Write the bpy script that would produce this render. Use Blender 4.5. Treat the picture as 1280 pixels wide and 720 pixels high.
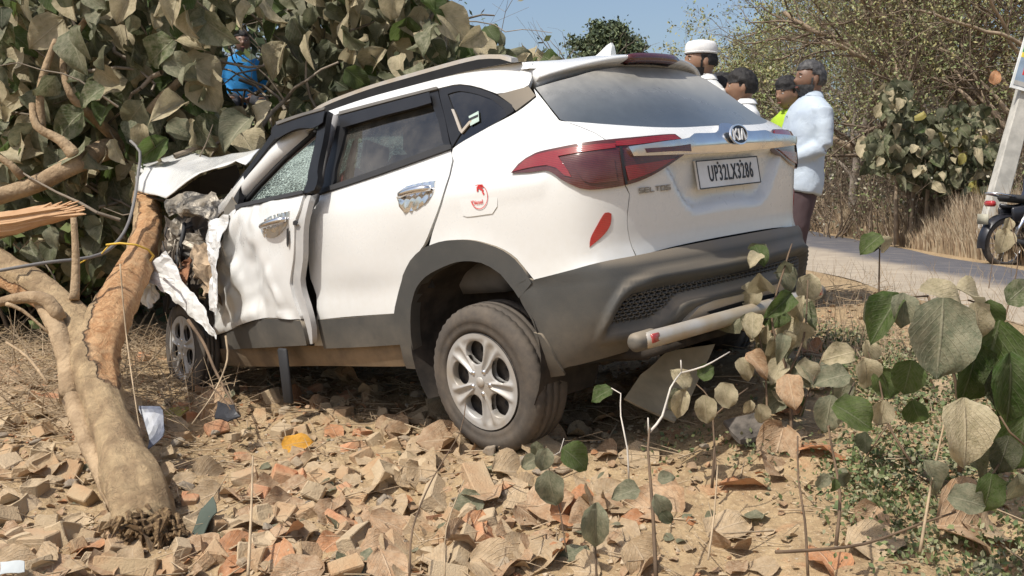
import bpy, bmesh, math, random
import numpy as np
from mathutils import Vector, Matrix, noise
from mathutils.geometry import delaunay_2d_cdt
R_ = math.radians
random.seed(7); rng = np.random.default_rng(11)
SC = bpy.context.scene
for o_ in list(bpy.data.objects): bpy.data.objects.remove(o_)
COL = SC.collection
# ---------------------------------------------------------------- camera
FPX = 1266.0                       # focal length in pixels of a 1280 px wide picture
CAMZ = 0.80; TILT = math.atan(115/FPX)
cd = bpy.data.cameras.new('camera'); cam = bpy.data.objects.new('camera', cd); COL.objects.link(cam)
cd.sensor_width = 36; cd.lens = 36*FPX/1280; cd.clip_end = 2000; cd.clip_start = .05
cam.location = (0, 0, CAMZ); cam.rotation_euler = (R_(90)-TILT, 0, 0); SC.camera = cam
# ---------------------------------------------------------------- sky, sun, exposure
SUN_EL, SUN_AZ = 56, 230           # azimuth clockwise from +Y (view direction): behind the camera, to the left
W_ = bpy.data.worlds.new('World'); SC.world = W_; W_.use_nodes = True
nt = W_.node_tree; nt.nodes.clear()
sk = nt.nodes.new('ShaderNodeTexSky'); sk.sky_type = 'NISHITA'; sk.sun_disc = False
sk.sun_elevation = R_(SUN_EL); sk.sun_rotation = R_(SUN_AZ); sk.dust_density = 3.0; sk.air_density = 1.0; sk.ozone_density = 1.0
bg = nt.nodes.new('ShaderNodeBackground'); bg.inputs[1].default_value = .15
wo = nt.nodes.new('ShaderNodeOutputWorld'); nt.links.new(sk.outputs[0], bg.inputs[0]); nt.links.new(bg.outputs[0], wo.inputs[0])
sl = bpy.data.lights.new('sun', 'SUN'); sl.energy = 4.6; sl.angle = R_(.55); sl.color = (1, .965, .90)
sun = bpy.data.objects.new('sun', sl); COL.objects.link(sun)
SUND = Vector((math.sin(R_(SUN_AZ))*math.cos(R_(SUN_EL)), math.cos(R_(SUN_AZ))*math.cos(R_(SUN_EL)), math.sin(R_(SUN_EL))))
sun.rotation_euler = SUND.to_track_quat('Z', 'Y').to_euler(); sun.location = SUND*30
SC.view_settings.view_transform = 'Standard'; SC.view_settings.look = 'None'; SC.view_settings.exposure = 0.0; SC.view_settings.gamma = 1
SC.render.engine = 'CYCLES'
SC.cycles.max_bounces = 6; SC.cycles.transparent_max_bounces = 12
# ---------------------------------------------------------------- geometry of the view
ct, st = math.cos(TILT), math.sin(TILT)
def at(px, py, d):
    """world point that lies d metres in front of the lens at picture position (px, py)"""
    x = (px-640)/FPX*d; y = (360-py)/FPX*d
    return Vector((x, d*ct+y*st, CAMZ-d*st+y*ct))
def proj_w(P):
    P = np.asarray(P, float); y = P[..., 1]; z = P[..., 2]-CAMZ
    d = y*ct-z*st; v = y*st+z*ct
    return np.stack([640+FPX*P[..., 0]/d, 360-FPX*v/d], -1)
# ---------------------------------------------------------------- object helpers
def newmesh(name, V, F, mats, smooth=True, midx=None):
    me = bpy.data.meshes.new(name); me.from_pydata([tuple(map(float, v)) for v in V], [], [tuple(int(i) for i in f) for f in F])
    for m in (mats if isinstance(mats, (list, tuple)) else [mats]): me.materials.append(m)
    if smooth: me.polygons.foreach_set('use_smooth', [True]*len(me.polygons))
    if midx is not None: me.polygons.foreach_set('material_index', midx)
    me.update(); return me
def link(name, me, parent=None, loc=None, mat=None):
    o = bpy.data.objects.new(name, me); COL.objects.link(o)
    if parent is not None: o.parent = parent
    if mat is not None: o.matrix_local = mat
    elif loc is not None: o.location = loc
    return o
def obj(name, V, F, mats, parent=None, smooth=True, midx=None, label=None):
    o = link(name, newmesh(name, V, F, mats, smooth, midx), parent)
    if label: o['label'] = label
    return o
def tag(o, label=None, cat=None, group=None, kind=None):
    if label: o['label'] = label
    if cat: o['category'] = cat
    if group: o['group'] = group
    if kind: o['kind'] = kind
    return o
def empty(name, M=None, loc=None):
    o = bpy.data.objects.new(name, None); COL.objects.link(o); o.empty_display_size = .1
    if M is not None: o.matrix_world = M
    if loc is not None: o.location = loc
    return o
def copy_tree(o, parent=None):
    c = o.copy(); COL.objects.link(c)
    if parent is not None: c.parent = parent; c.matrix_parent_inverse = o.matrix_parent_inverse
    for ch in list(o.children): copy_tree(ch, c)
    return c
class MB:
    """collects shapes into one mesh"""
    def __init__(s): s.V = []; s.F = []; s.m = []
    def add(s, V, F, mi=0):
        b = len(s.V); s.V += [tuple(v) for v in V]; s.F += [tuple(i+b for i in f) for f in F]; s.m += [mi]*len(F); return s
    def box(s, c, size, M=None, mi=0, bev=0):
        x, y, z = [k/2 for k in size]; c = Vector(c)
        if bev:
            V = []; b = bev
            for sx in (-1, 1):
                for sy in (-1, 1):
                    for sz in (-1, 1):
                        V += [(sx*(x-b), sy*(y-b), sz*z), (sx*(x-b), sy*y, sz*(z-b)), (sx*x, sy*(y-b), sz*(z-b))]
            bm = bmesh.new(); [bm.verts.new(v) for v in V]; bmesh.ops.convex_hull(bm, input=bm.verts)
            bm.verts.index_update(); VV = [v.co.copy() for v in bm.verts]; F = [[q.index for q in f.verts] for f in bm.faces]; bm.free()
        else:
            VV = [Vector((a*x, b_*y, d*z)) for a in (-1, 1) for b_ in (-1, 1) for d in (-1, 1)]
            F = [(0, 1, 3, 2), (4, 6, 7, 5), (0, 4, 5, 1), (2, 3, 7, 6), (0, 2, 6, 4), (1, 5, 7, 3)]
        if M is not None: VV = [M @ v for v in VV]
        return s.add([v+c for v in VV], F, mi)
    def tube(s, pts, rad, n=8, cap=True, mi=0, jit=0):
        V, F = tube(pts, rad, n, cap, jit); return s.add(V, F, mi)
    def lathe(s, prof, n=32, axis='y', c=(0, 0, 0), mi=0, a0=0, a1=2*math.pi):
        V = []; F = []; k = len(prof); full = abs(a1-a0-2*math.pi) < 1e-6; N = n if full else n+1
        for i in range(N):
            a = a0+(a1-a0)*i/n; ca, sa = math.cos(a), math.sin(a)
            for (r, h) in prof:
                p = {'y': (r*ca, h, r*sa), 'z': (r*ca, r*sa, h), 'x': (h, r*ca, r*sa)}[axis]
                V.append((p[0]+c[0], p[1]+c[1], p[2]+c[2]))
        for i in range(n):
            j = (i+1) % N
            for q in range(k-1): F.append((i*k+q, i*k+q+1, j*k+q+1, j*k+q))
        return s.add(V, F, mi)
    def ball(s, c, r, n=10, m=6, M=None, mi=0):
        V = []; F = []; r = (r, r, r) if not isinstance(r, (tuple, list)) else r
        for j in range(m+1):
            t = math.pi*j/m
            for i in range(n):
                a = 2*math.pi*i/n; v = Vector((r[0]*math.sin(t)*math.cos(a), r[1]*math.sin(t)*math.sin(a), r[2]*math.cos(t)))
                if M is not None: v = M @ v
                V.append(v+Vector(c))
        for j in range(m):
            for i in range(n):
                i2 = (i+1) % n; F.append((j*n+i, (j+1)*n+i, (j+1)*n+i2, j*n+i2))
        return s.add(V, F, mi)
    def build(s, name, mats, parent=None, smooth=True, label=None):
        return obj(name, s.V, s.F, mats, parent, smooth, s.m, label)
def tube(pts, rad, n=8, cap=True, jit=0):
    P = [Vector(p) for p in pts]; V = []; F = []; K = len(P)
    if not isinstance(rad, (list, tuple)): rad = [rad]*K
    ref = None
    for i in range(K):
        t = (P[min(i+1, K-1)]-P[max(i-1, 0)]).normalized()
        if ref is None: ref = t.orthogonal().normalized()
        ref = (ref-t*ref.dot(t)); ref = ref.normalized() if ref.length > 1e-6 else t.orthogonal().normalized()
        b = t.cross(ref)
        for k in range(n):
            a = 2*math.pi*k/n; r = rad[i]*(1+(random.uniform(-jit, jit) if jit else 0))
            V.append(P[i]+(ref*math.cos(a)+b*math.sin(a))*r)
    for i in range(K-1):
        for k in range(n):
            k2 = (k+1) % n; F.append((i*n+k, i*n+k2, (i+1)*n+k2, (i+1)*n+k))
    if cap: F.append(tuple(range(n))[::-1]); F.append(tuple((K-1)*n+k for k in range(n)))
    return V, F
def spline(pts, step, closed=False, sharp=40):
    """smooth a polyline, keeping corners sharper than `sharp` degrees"""
    P = [np.array(p, float) for p in pts]; n = len(P); out = []
    def corner(i):
        if not closed and (i == 0 or i == n-1): return True
        a = P[i]-P[i-1]; b = P[(i+1) % n]-P[i]; c = a@b/(np.linalg.norm(a)*np.linalg.norm(b)+1e-12)
        return math.degrees(math.acos(max(-1, min(1, c)))) > sharp
    cs = [corner(i) for i in range(n)]
    for i in range(n if closed else n-1):
        p1, p2 = P[i], P[(i+1) % n]; p0 = P[i-1] if not cs[i] else 2*p1-p2; p3 = P[(i+2) % n] if not cs[(i+1) % n] else 2*p2-p1
        m = max(1, int(np.linalg.norm(p2-p1)/step))
        for k in range(m):
            t = k/m; out.append(.5*((2*p1)+(-p0+p2)*t+(2*p0-5*p1+4*p2-p3)*t*t+(-p0+3*p1-3*p2+p3)*t**3))
    if not closed: out.append(P[-1])
    return out
# ---------------------------------------------------------------- materials
class NT:
    def __init__(s, name):
        s.m = bpy.data.materials.new(name); s.m.use_nodes = True; s.t = s.m.node_tree; s.t.nodes.clear()
        s.out = s.n('ShaderNodeOutputMaterial'); s.tc = s.n('ShaderNodeTexCoord')
    def n(s, ty, **k):
        x = s.t.nodes.new(ty)
        for a, v in k.items(): setattr(x, a, v)
        return x
    def l(s, a, b): s.t.links.new(a, b)
    def set(s, sock, v):
        if hasattr(v, 'is_output'): s.l(v, sock)
        elif isinstance(v, (tuple, list)) and len(v) == 3 and sock.type == 'RGBA': sock.default_value = (*v, 1)
        else: sock.default_value = v
    def noise(s, scale=5, detail=4, rough=.55, co='Object', dist=0, vec=None):
        x = s.n('ShaderNodeTexNoise'); x.inputs['Scale'].default_value = scale; x.inputs['Detail'].default_value = detail
        x.inputs['Roughness'].default_value = rough; x.inputs['Distortion'].default_value = dist
        s.l(vec if vec is not None else s.tc.outputs[co], x.inputs['Vector']); return x.outputs['Fac']
    def voro(s, scale, feature='DISTANCE_TO_EDGE', co='Object'):
        x = s.n('ShaderNodeTexVoronoi', feature=feature); x.inputs['Scale'].default_value = scale; s.l(s.tc.outputs[co], x.inputs['Vector'])
        return x.outputs['Distance']
    def ramp(s, f, a, b, va=0., vb=1.):
        x = s.n('ShaderNodeMapRange'); x.interpolation_type = 'SMOOTHSTEP'; s.set(x.inputs[0], f)
        for i, v in zip((1, 2, 3, 4), (a, b, va, vb)): s.set(x.inputs[i], v)
        return x.outputs[0]
    def mix(s, f, a, b, mode='MIX'):
        x = s.n('ShaderNodeMix', data_type='RGBA', blend_type=mode); s.set(x.inputs[0], f); s.set(x.inputs[6], a); s.set(x.inputs[7], b); return x.outputs[2]
    def math(s, op, a, b=0., c=None):
        x = s.n('ShaderNodeMath', operation=op); s.set(x.inputs[0], a); s.set(x.inputs[1], b)
        if c is not None: s.set(x.inputs[2], c)
        return x.outputs[0]
    def rnd(s): return s.n('ShaderNodeObjectInfo').outputs['Random']
    def xyz(s, co='Object', i=2):
        x = s.n('ShaderNodeSeparateXYZ'); s.l(s.tc.outputs[co], x.inputs[0]); return x.outputs[i]
    def pos(s, i=2):
        g = s.n('ShaderNodeNewGeometry'); x = s.n('ShaderNodeSeparateXYZ'); s.l(g.outputs['Position'], x.inputs[0]); return x.outputs[i]
    def bump(s, h, strength=.3, dist=.01):
        x = s.n('ShaderNodeBump'); x.inputs['Strength'].default_value = strength; x.inputs['Distance'].default_value = dist; s.set(x.inputs['Height'], h); return x.outputs[0]
    def bsdf(s, color, rough=.6, normal=None, **k):
        b = s.n('ShaderNodeBsdfPrincipled'); s.set(b.inputs['Base Color'], color); s.set(b.inputs['Roughness'], rough)
        if normal is not None: s.l(normal, b.inputs['Normal'])
        for a, v in k.items(): s.set(b.inputs[a.replace('_', ' ')], v)
        return b.outputs[0]
    def done(s, sh): s.l(sh, s.out.inputs[0]); return s.m
def simple(name, c, rough=.6, var=.12, scale=8, bump=0, bscale=40, **k):
    t = NT(name); f = t.noise(scale); c2 = tuple(min(1, x*(1+var)) for x in c); c1 = tuple(x*(1-var) for x in c)
    nrm = t.bump(t.noise(bscale, 3), bump, .004) if bump else None
    return t.done(t.bsdf(t.mix(t.ramp(f, .3, .7), c1, c2), rough, nrm, **k))
DUST = (.40, .31, .21)
# ================================================================= CAR
# car frame: x forward, y to its left, z up, origin below the rear axle
RC = np.array([[-0.7147447, -0.68875148, -0.12149658], [0.03862752, 0.1345783, -0.99014978], [0.69831793, -0.71239742, -0.06958436]])
TC = np.array([0.474808, 0.473454, 5.041433])
A_ = np.array([[1, 0, 0], [0, -st, ct], [0, -ct, -st]])     # lens axes (right, down, forward) -> world
A_ = A_ @ np.eye(3)
def lens2world(c):
    x, y, z = c; return np.array([x, z*ct-y*st, CAMZ-z*st-y*ct])
Mw = np.eye(4); o0 = lens2world(TC)
for k in range(3): Mw[:3, k] = lens2world(RC[:, k]+TC)-o0
Mw[:3, 3] = o0
CARM = Matrix(Mw.tolist()); CARI = CARM.inverted()
def cproj(P):
    X = np.asarray(P) @ RC.T+TC
    return np.stack([640+FPX*X[..., 0]/X[..., 2], 360+FPX*X[..., 1]/X[..., 2]], -1)
def cp(px, py, x=None, y=None, z=None, d=None):
    """car-frame point on the sight line of a picture position, on the plane x=, y= or z= or at distance d"""
    r = RC.T @ np.array([(px-640)/FPX, (py-360)/FPX, 1.]); o = -RC.T @ TC
    if d is not None: return o+r*d
    i, v = (0, x) if x is not None else (1, y) if y is not None else (2, z)
    return o+r*(v-o[i])/r[i]
def crom(xs, ys):
    xs = np.array(xs, float); ys = np.array(ys, float); d = np.gradient(ys, xs)
    dl = np.diff(ys)/np.diff(xs)
    for i in range(1, len(xs)-1): d[i] = 0 if dl[i-1]*dl[i] <= 0 else 2*dl[i-1]*dl[i]/(dl[i-1]+dl[i])
    d[0], d[-1] = dl[0], dl[-1]
    def f(x):
        x = np.asarray(x, float); i = np.clip(np.searchsorted(xs, x)-1, 0, len(xs)-2); h = xs[i+1]-xs[i]; t = (x-xs[i])/h
        tt = np.clip(t, 0, 1); v = (2*tt**3-3*tt**2+1)*ys[i]+(tt**3-2*tt**2+tt)*h*d[i]+(-2*tt**3+3*tt**2)*ys[i+1]+(tt**3-tt**2)*h*d[i+1]
        return v+np.where(t < 0, t*h*d[i], 0)+np.where(t > 1, (t-1)*h*d[i+1], 0)
    return f
f_w = crom([.12, .22, .30, .42, .55, .75, .88, .98, 1.08, 1.12, 1.25, 1.40, 1.50, 1.56, 1.60, 1.63],
           [.77, .825, .855, .875, .885, .893, .896, .892, .868, .845, .785, .715, .665, .625, .585, .53])
f_R = crom([.12, .25, .36, .46, .56, .64, .675, .72, .80, .90, 1.00, 1.10, 1.16, 1.20, 1.35, 1.50, 1.56, 1.63],
           [-.60, -.70, -.79, -.835, -.84, -.82, -.80, -.80, -.81, -.825, -.84, -.845, -.80, -.74, -.585, -.43, -.38, -.30])
f_px = crom([0, .3, .6, .8, .95, 1.1, 1.3, 1.5, 2], [0, .008, .05, .115, .20, .325, .515, .71, 1.21])
f_py = crom([0, .3, .6, .8, .95, 1.1, 1.3, 1.5, 2, 3, 3.6, 4.2], [0, .34, .68, .85, .93, .968, .99, .998, 1, 1, .965, .86])
class Skin:
    def __init__(s, T=None): s.T = T; s.grid = None
    def P(s, u, z):
        u = np.asarray(u, float); z = np.asarray(z, float); a = np.abs(u)
        p = np.stack(np.broadcast_arrays(f_R(z)+f_px(a)+0*u, np.sign(u)*f_py(a)*f_w(z), z), -1)
        return p if s.T is None else s.T(p)
    def N(s, u, z):
        e = .004; a = s.P(u+e, z)-s.P(u-e, z); b = s.P(u, z+e)-s.P(u, z-e)
        n = np.cross(b, a); n /= np.linalg.norm(n, axis=-1, keepdims=True)+1e-12; return n
    def inv(s, px, py):
        if s.grid is None:
            U, Z = np.meshgrid(np.linspace(-1.3, 4.1, 271), np.linspace(.12, 1.63, 152))
            s.P3 = s.P(U, Z); s.pr = cproj(s.P3); N = s.N(U, Z); o = -RC.T @ TC
            s.fr = ((o-s.P3)*N).sum(-1) > .0; s.grid = (U, Z)
        U, Z = s.grid; d = ((s.pr-np.array([px, py]))**2).sum(-1)+np.where(s.fr, 0, 1e6)
        i = np.unravel_index(d.argmin(), d.shape); u, z = U[i], Z[i]
        for _ in range(12):
            e = 1e-4; c = cproj(s.P(u, z)); J = np.stack([(cproj(s.P(u+e, z))-c)/e, (cproj(s.P(u, z+e))-c)/e], 1)
            try: dd = np.linalg.solve(J, np.array([px, py])-c)
            except Exception: break
            m = np.abs(dd).max(); dd = dd*min(1, .05/(m+1e-9)); u += dd[0]; z += dd[1]
        c = cproj(s.P(u, z))
        if abs(c[0]-px)+abs(c[1]-py) > 3 or abs(u-U[i]) > .3 or not .05 < z < 1.7: u, z = U[i], Z[i]
        return (float(u), float(z))
    def poly(s, pts): return [s.inv(*p) for p in pts]
SK = Skin()
def shrink(P, g):
    P = np.array(P); n = len(P); A = .5*sum(P[i][0]*P[(i+1) % n][1]-P[(i+1) % n][0]*P[i][1] for i in range(n)); sg = 1 if A > 0 else -1
    out = []
    for i in range(n):
        a = P[i]-P[i-1]; b = P[(i+1) % n]-P[i]; a = a/(np.linalg.norm(a)+1e-9); b = b/(np.linalg.norm(b)+1e-9)
        na = np.array([-a[1], a[0]])*sg; nb = np.array([-b[1], b[0]])*sg; m = na+nb; l = np.linalg.norm(m)
        m = m/l if l > .2 else na; out.append(P[i]+m*g/max(.5, m@na))
    return out
def cdt_fill(B, res):
    B = np.array(B); lo = B.min(0); hi = B.max(0); n = len(B); pts = [Vector((float(p[0]), float(p[1]))) for p in B]
    gx = np.arange(lo[0]+res*.5, hi[0], res); gy = np.arange(lo[1]+res*.5, hi[1], res)
    X, Y = np.meshgrid(gx, gy); X = X.ravel(); Y = Y.ravel(); ins = np.zeros(len(X), bool); dm = np.full(len(X), 9e9)
    for i in range(n):
        a = B[i]; b = B[(i+1) % n]
        c = ((a[1] > Y) != (b[1] > Y)) & (X < (b[0]-a[0])*(Y-a[1])/((b[1]-a[1]) or 1e-12)+a[0]); ins ^= c
        ab = b-a; t = np.clip(((X-a[0])*ab[0]+(Y-a[1])*ab[1])/(ab@ab+1e-12), 0, 1); dm = np.minimum(dm, np.hypot(X-a[0]-ab[0]*t, Y-a[1]-ab[1]*t))
    k = ins & (dm > res*.45); pts += [Vector((float(x), float(y))) for x, y in zip(X[k], Y[k])]
    v, e, f, ov, oe, of = delaunay_2d_cdt(pts, [(i, (i+1) % n) for i in range(n)], [], 1, 1e-6)
    # boundary order after triangulation
    return np.array([tuple(x) for x in v]), [tuple(t) for t in f]
def panel_mesh(sk, poly, off=0., th=.014, res=.035, disp=None, gap=.0, sharp=40, step=None, edge=.003):
    B = spline(poly, step or res, True, sharp); q = [B[0]]
    for p in B[1:]:
        if np.linalg.norm(p-q[-1]) > 1e-3: q.append(p)
    if gap: q = shrink(q, gap)
    v, F = cdt_fill(q, res)
    def pos(o_):
        P = sk.P(v[:, 0], v[:, 1]); N = sk.N(v[:, 0], v[:, 1]); dd = disp(v[:, 0], v[:, 1], P) if disp is not None else 0
        return P+N*np.reshape(np.asarray(o_+dd)*np.ones(len(v)), (-1, 1)), N
    P, N = pos(off); FF = []
    for f in F:
        a, b, c = (P[i] for i in f); FF.append(f if np.cross(b-a, c-a) @ N[f[0]] > 0 else f[::-1])
    cnt = {}
    for f in FF:
        for i in range(3): cnt[(f[i], f[(i+1) % 3])] = 1
    be = [(a, b) for (a, b) in cnt if (b, a) not in cnt]; bi = {}
    V = list(P)
    for a, b in be:
        for i in (a, b):
            if i not in bi:
                bi[i] = len(V); V.append(P[i]); V.append(P[i]-N[i]*th)
    for a, b in be: FF.append((b, a, bi[a]+1-1, bi[b]+1-1) if False else (bi[b], bi[a], bi[a]+1, bi[b]+1))
    return V, FF
def panel(name, poly, mat, parent, sk=None, px=True, mirror=False, label=None, **k):
    sk = sk or SK; uz = sk.poly(poly) if px else poly
    V, F = panel_mesh(sk, uz, **k)
    if mirror: V = [(p[0], -p[1], p[2]) for p in V]; F = [f[::-1] for f in F]
    return obj(name, V, F, mat, parent, True, None, label)
# ---- materials of the car
def paint_mat(name, base=(.70, .705, .69), dustk=1.0):
    t = NT(name); z = t.xyz('Object', 2)
    n1 = t.noise(2.2, 5, .6); n2 = t.noise(28, 4, .6); n3 = t.noise(140, 2)
    low = t.ramp(z, .35, 1.0, .5, .12); d = t.math('MULTIPLY', t.math('ADD', low, t.math('MULTIPLY', n1, .35)), t.ramp(n2, .25, .8, .55, 1.0))
    d = t.math('MULTIPLY', d, .55*dustk); sp = t.ramp(n3, .70, .76, 0, .35); d = t.math('MAXIMUM', d, t.math('MULTIPLY', sp, dustk))
    c = t.mix(d, base, (.50, .455, .36))
    return t.done(t.bsdf(c, t.ramp(d, 0, .5, .22, .6), t.bump(t.noise(3.5, 2), .05, .02), Coat_Weight=.5, Coat_Roughness=.12, Specular_IOR_Level=.5))
M = {}
M['paint'] = paint_mat('white_dusty_paint')
def upn(t):
    g = t.n('ShaderNodeNewGeometry'); x = t.n('ShaderNodeSeparateXYZ'); t.l(g.outputs['Normal'], x.inputs[0]); return x.outputs[2]
M['clad'] = (lambda t: t.done(t.bsdf(t.mix(t.math('MULTIPLY_ADD', t.ramp(upn(t), .12, .7, 0, .55), 1.0, t.math('MULTIPLY', t.ramp(t.noise(3.0, 7, .7), .30, .80, .3, .9), t.ramp(t.xyz('Object', 2), .26, .60, .55, .20))), (.036, .041, .043), (.29, .235, .165)), t.ramp(t.noise(3, 4), .3, .7, .55, .8), t.bump(t.noise(220, 2), .25, .002))))(NT('black_plastic_dusty'))
M['sill'] = (lambda t: t.done(t.bsdf(t.mix(t.ramp(t.noise(4, 6, .65), .3, .7, .35, .95), (.05, .04, .03), (.27, .19, .11)), .8, t.bump(t.noise(90, 4), .3, .003))))(NT('muddy_sill'))
M['black'] = simple('gloss_black_trim', (.016, .016, .017), .38, .2, 6, .0, Specular_IOR_Level=.3)
M['rubber'] = simple('rubber_seal', (.02, .02, .021), .7)
M['dark'] = simple('dark_lining', (.012, .012, .013), .9)
M['mesh'] = simple('grille_plastic', (.11, .10, .085), .6)
def glass_mat(name, tint=(.10, .12, .12), dust=.25,  dcol=(.36, .33, .28), scale=3, cracks=0, a=.30, b=.75, sp=.5):
    t = NT(name); g = t.n('ShaderNodeBsdfTransparent'); g.inputs[0].default_value = (*tint, 1)
    s = t.n('ShaderNodeBsdfGlossy'); s.inputs['Color'].default_value = (1, 1, 1, 1); s.inputs['Roughness'].default_value = .04
    fr = t.n('ShaderNodeFresnel'); fr.inputs[0].default_value = 1.5
    m = t.n('ShaderNodeMixShader'); t.l(t.math('MULTIPLY_ADD', fr.outputs[0], 1.1, .02), m.inputs[0]); t.l(g.outputs[0], m.inputs[1]); t.l(s.outputs[0], m.inputs[2])
    d = t.n('ShaderNodeBsdfTranslucent' if cracks else 'ShaderNodeBsdfDiffuse'); d.inputs[0].default_value = (*dcol, 1)
    f = t.math('MULTIPLY', t.ramp(t.noise(scale, 6, .62), a, b), dust)
    if cracks:
        v = t.voro(cracks); f = t.math('MAXIMUM', f, t.ramp(v, .02, .06, .85, 0.))
        v2 = t.voro(cracks*3.3); f = t.math('MAXIMUM', f, t.math('MULTIPLY', t.ramp(v2, .03, .12, .8, 0.), t.ramp(t.noise(4, 3), .4, .6)))
    m2 = t.n('ShaderNodeMixShader'); t.l(f, m2.inputs[0]); t.l(m.outputs[0], m2.inputs[1]); t.l(d.outputs[0], m2.inputs[2])
    return t.done(m2.outputs[0])
M['glass'] = glass_mat('tinted_door_glass', (.16, .19, .18), .22)
M['glassq'] = glass_mat('tinted_quarter_glass', (.03, .035, .035), .10)
def rear_glass_mat():
    t = NT('dusty_sky_tinted_rear_glass'); z = t.xyz('Object', 2); y = t.xyz('Object', 1)
    n = t.noise(2.4, 6, .6); n2 = t.noise(18, 5, .6)
    top = t.ramp(z, 1.20, 1.52, .0, 1.0)
    f = t.math('MULTIPLY_ADD', top, .46, t.math('MULTIPLY', t.ramp(n, .1, .9), .10)); f = t.math('MULTIPLY', f, t.ramp(n2, .2, .8, .75, 1.1))
    f = t.math('ADD', f, t.ramp(y, .25, -.7, 0., .30))
    f = t.math('ADD', f, .10)
    s = t.bsdf(t.mix(f, (.012, .016, .02), t.mix(top, (.36, .41, .45), (.54, .49, .40))), t.ramp(f, .10, .6, .06, .5), Specular_IOR_Level=.9)  # bluish grey below imitates reflected sky in the colour; tan above is dust
    return t.done(s)
M['rglass'] = rear_glass_mat()
M['wshield'] = glass_mat('cracked_windscreen', (.62, .76, .70), .35, (.50, .60, .54), 5, 42, a=.3, b=.7)
M['chrome'] = (lambda t: t.done(t.bsdf(t.mix(t.ramp(t.noise(5, 4), .35, .75, 0, .45), (.80, .81, .83), (.50, .44, .36)), t.ramp(t.noise(5, 4), .35, .75, .08, .4), Metallic=.95)))(NT('dusty_chrome'))
M['steel'] = (lambda t: t.done(t.bsdf(t.mix(t.ramp(t.noise(6, 5), .3, .65, .3, .95), (.62, .60, .56), (.50, .41, .29)), .42, Metallic=.45)))(NT('dusty_steel_tube'))
M['skid'] = (lambda t: t.done(t.bsdf(t.mix(t.ramp(t.noise(5, 5), .3, .7, .2, .9), (.45, .44, .42), (.40, .32, .22)), .5, Metallic=.3)))(NT('silver_plastic_dusty'))
def red_mat(name, c, c2, rough=.12):
    t = NT(name); x = t.n('ShaderNodeTexWave'); x.inputs['Scale'].default_value = 45; x.bands_direction = 'Z'; t.l(t.tc.outputs['Object'], x.inputs[0])
    d = t.ramp(t.noise(7, 5, .6), .35, .8, 0.02, .22)
    return t.done(t.bsdf(t.mix(d, t.mix(x.outputs['Fac'], c, c2), (.30, .20, .14)), rough, t.bump(x.outputs['Fac'], .15, .003), Coat_Weight=.8, Coat_Roughness=.06))
M['red'] = red_mat('red_lens', (.26, .008, .013), (.17, .005, .01)); M['redd'] = red_mat('dark_red_lens', (.085, .010, .010), (.05, .005, .006))
M['redb'] = red_mat('bright_red_lens', (.42, .010, .016), (.34, .008, .012))
M['tyre'] = (lambda t: t.done(t.bsdf(t.mix(t.ramp(t.noise(7, 7, .7), .3, .75, .15, .48), (.028, .027, .026), (.22, .17, .12)), .85, t.bump(t.noise(120, 3), .3, .003))))(NT('dusty_tyre'))
M['rim'] = (lambda t: t.done(t.bsdf(t.mix(t.ramp(t.noise(9, 5), .35, .8, .12, .7), (.44, .435, .42), (.36, .29, .20)), .52, Metallic=.3)))(NT('silver_hubcap'))
M['rimd'] = simple('dark_wheel_disc', (.06, .05, .042), .7, .4, 30)
M['liner'] = simple('dusty_wheel_liner', (.035, .027, .020), .95, .5, 10, .3)
M['plate'] = (lambda t: t.done(t.bsdf(t.mix(t.ramp(t.noise(9, 4), .3, .8, 0, .5), (.74, .74, .72), (.5, .44, .36)), .45)))(NT('number_plate_white'))
M['ink'] = simple('black_lettering', (.02, .02, .022), .5)
M['crush'] = (lambda t: t.done(t.bsdf(t.mix(t.ramp(t.noise(6, 6, .7), .38, .6), (.045, .042, .038), (.30, .26, .20)), .5, t.bump(t.noise(14, 5), .8, .02), Metallic=.35)))(NT('crushed_grey_metal'))
M['stickr'] = simple('sticker_red', (.62, .04, .04), .4); M['stickw'] = simple('sticker_white', (.80, .78, .75), .35)
M['seat'] = simple('grey_seat_fabric', (.20, .19, .18), .9); M['pink'] = simple('red_seat_cover', (.62, .10, .10), .8, .3, 9); M['beige'] = simple('airbag_white', (.75, .73, .70), .8)
M['purple'] = simple('purple_strip_tone', (.22, .06, .16), .8, .3)

car = empty('crashed_car', CARM)
tag(car, 'white SUV with crushed front and open front door, tail raised over the ditch', 'car')
P_ = M['paint']
def zatx(px, py): return SK.inv(px, py)
# roof edge height along the car
f_e = crom([-.45, -.2, .2, .7, 1.1, 1.4, 1.7], [1.50, 1.53, 1.55, 1.552, 1.538, 1.50, 1.43])
# ---- left side
gl_bot = [(565, 184), (467, 219), (400, 241)]
quarter = [(565, 186), (604, 162), (645, 140), (670, 121), (667, 110), (699, 150), (724, 158), (759, 176), (774, 185), (779, 210), (781, 231), (787, 243), (784, 277), (790, 309), (796, 322), (752, 330), (712, 339), (668, 350), (656, 335), (645, 323), (632, 313), (612, 305), (589, 300), (560, 301), (545, 305), (536, 312), (540, 292), (548, 268), (556, 244), (563, 219), (567, 201)]
def ts_disp(u, z, P):                                # wheel-arch flare
    r = np.hypot(P[:, 0]-.0, P[:, 2]-.33); return .018*np.exp(-((r-.42)/.06)**2)*(P[:, 1] > 0)
qp = panel('rear_quarter_panel', quarter, P_, car, gap=.002, disp=lambda u, z, P: ts_disp(u, z, P)+.012*np.exp(-((z-1.0)/.035)**2)*(u > 1.1)*np.clip((2.0-u), 0, 1))
quz = SK.poly(quarter)
panel('rear_quarter_panel', quz, P_, car, px=False, gap=.002, mirror=True)
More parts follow.
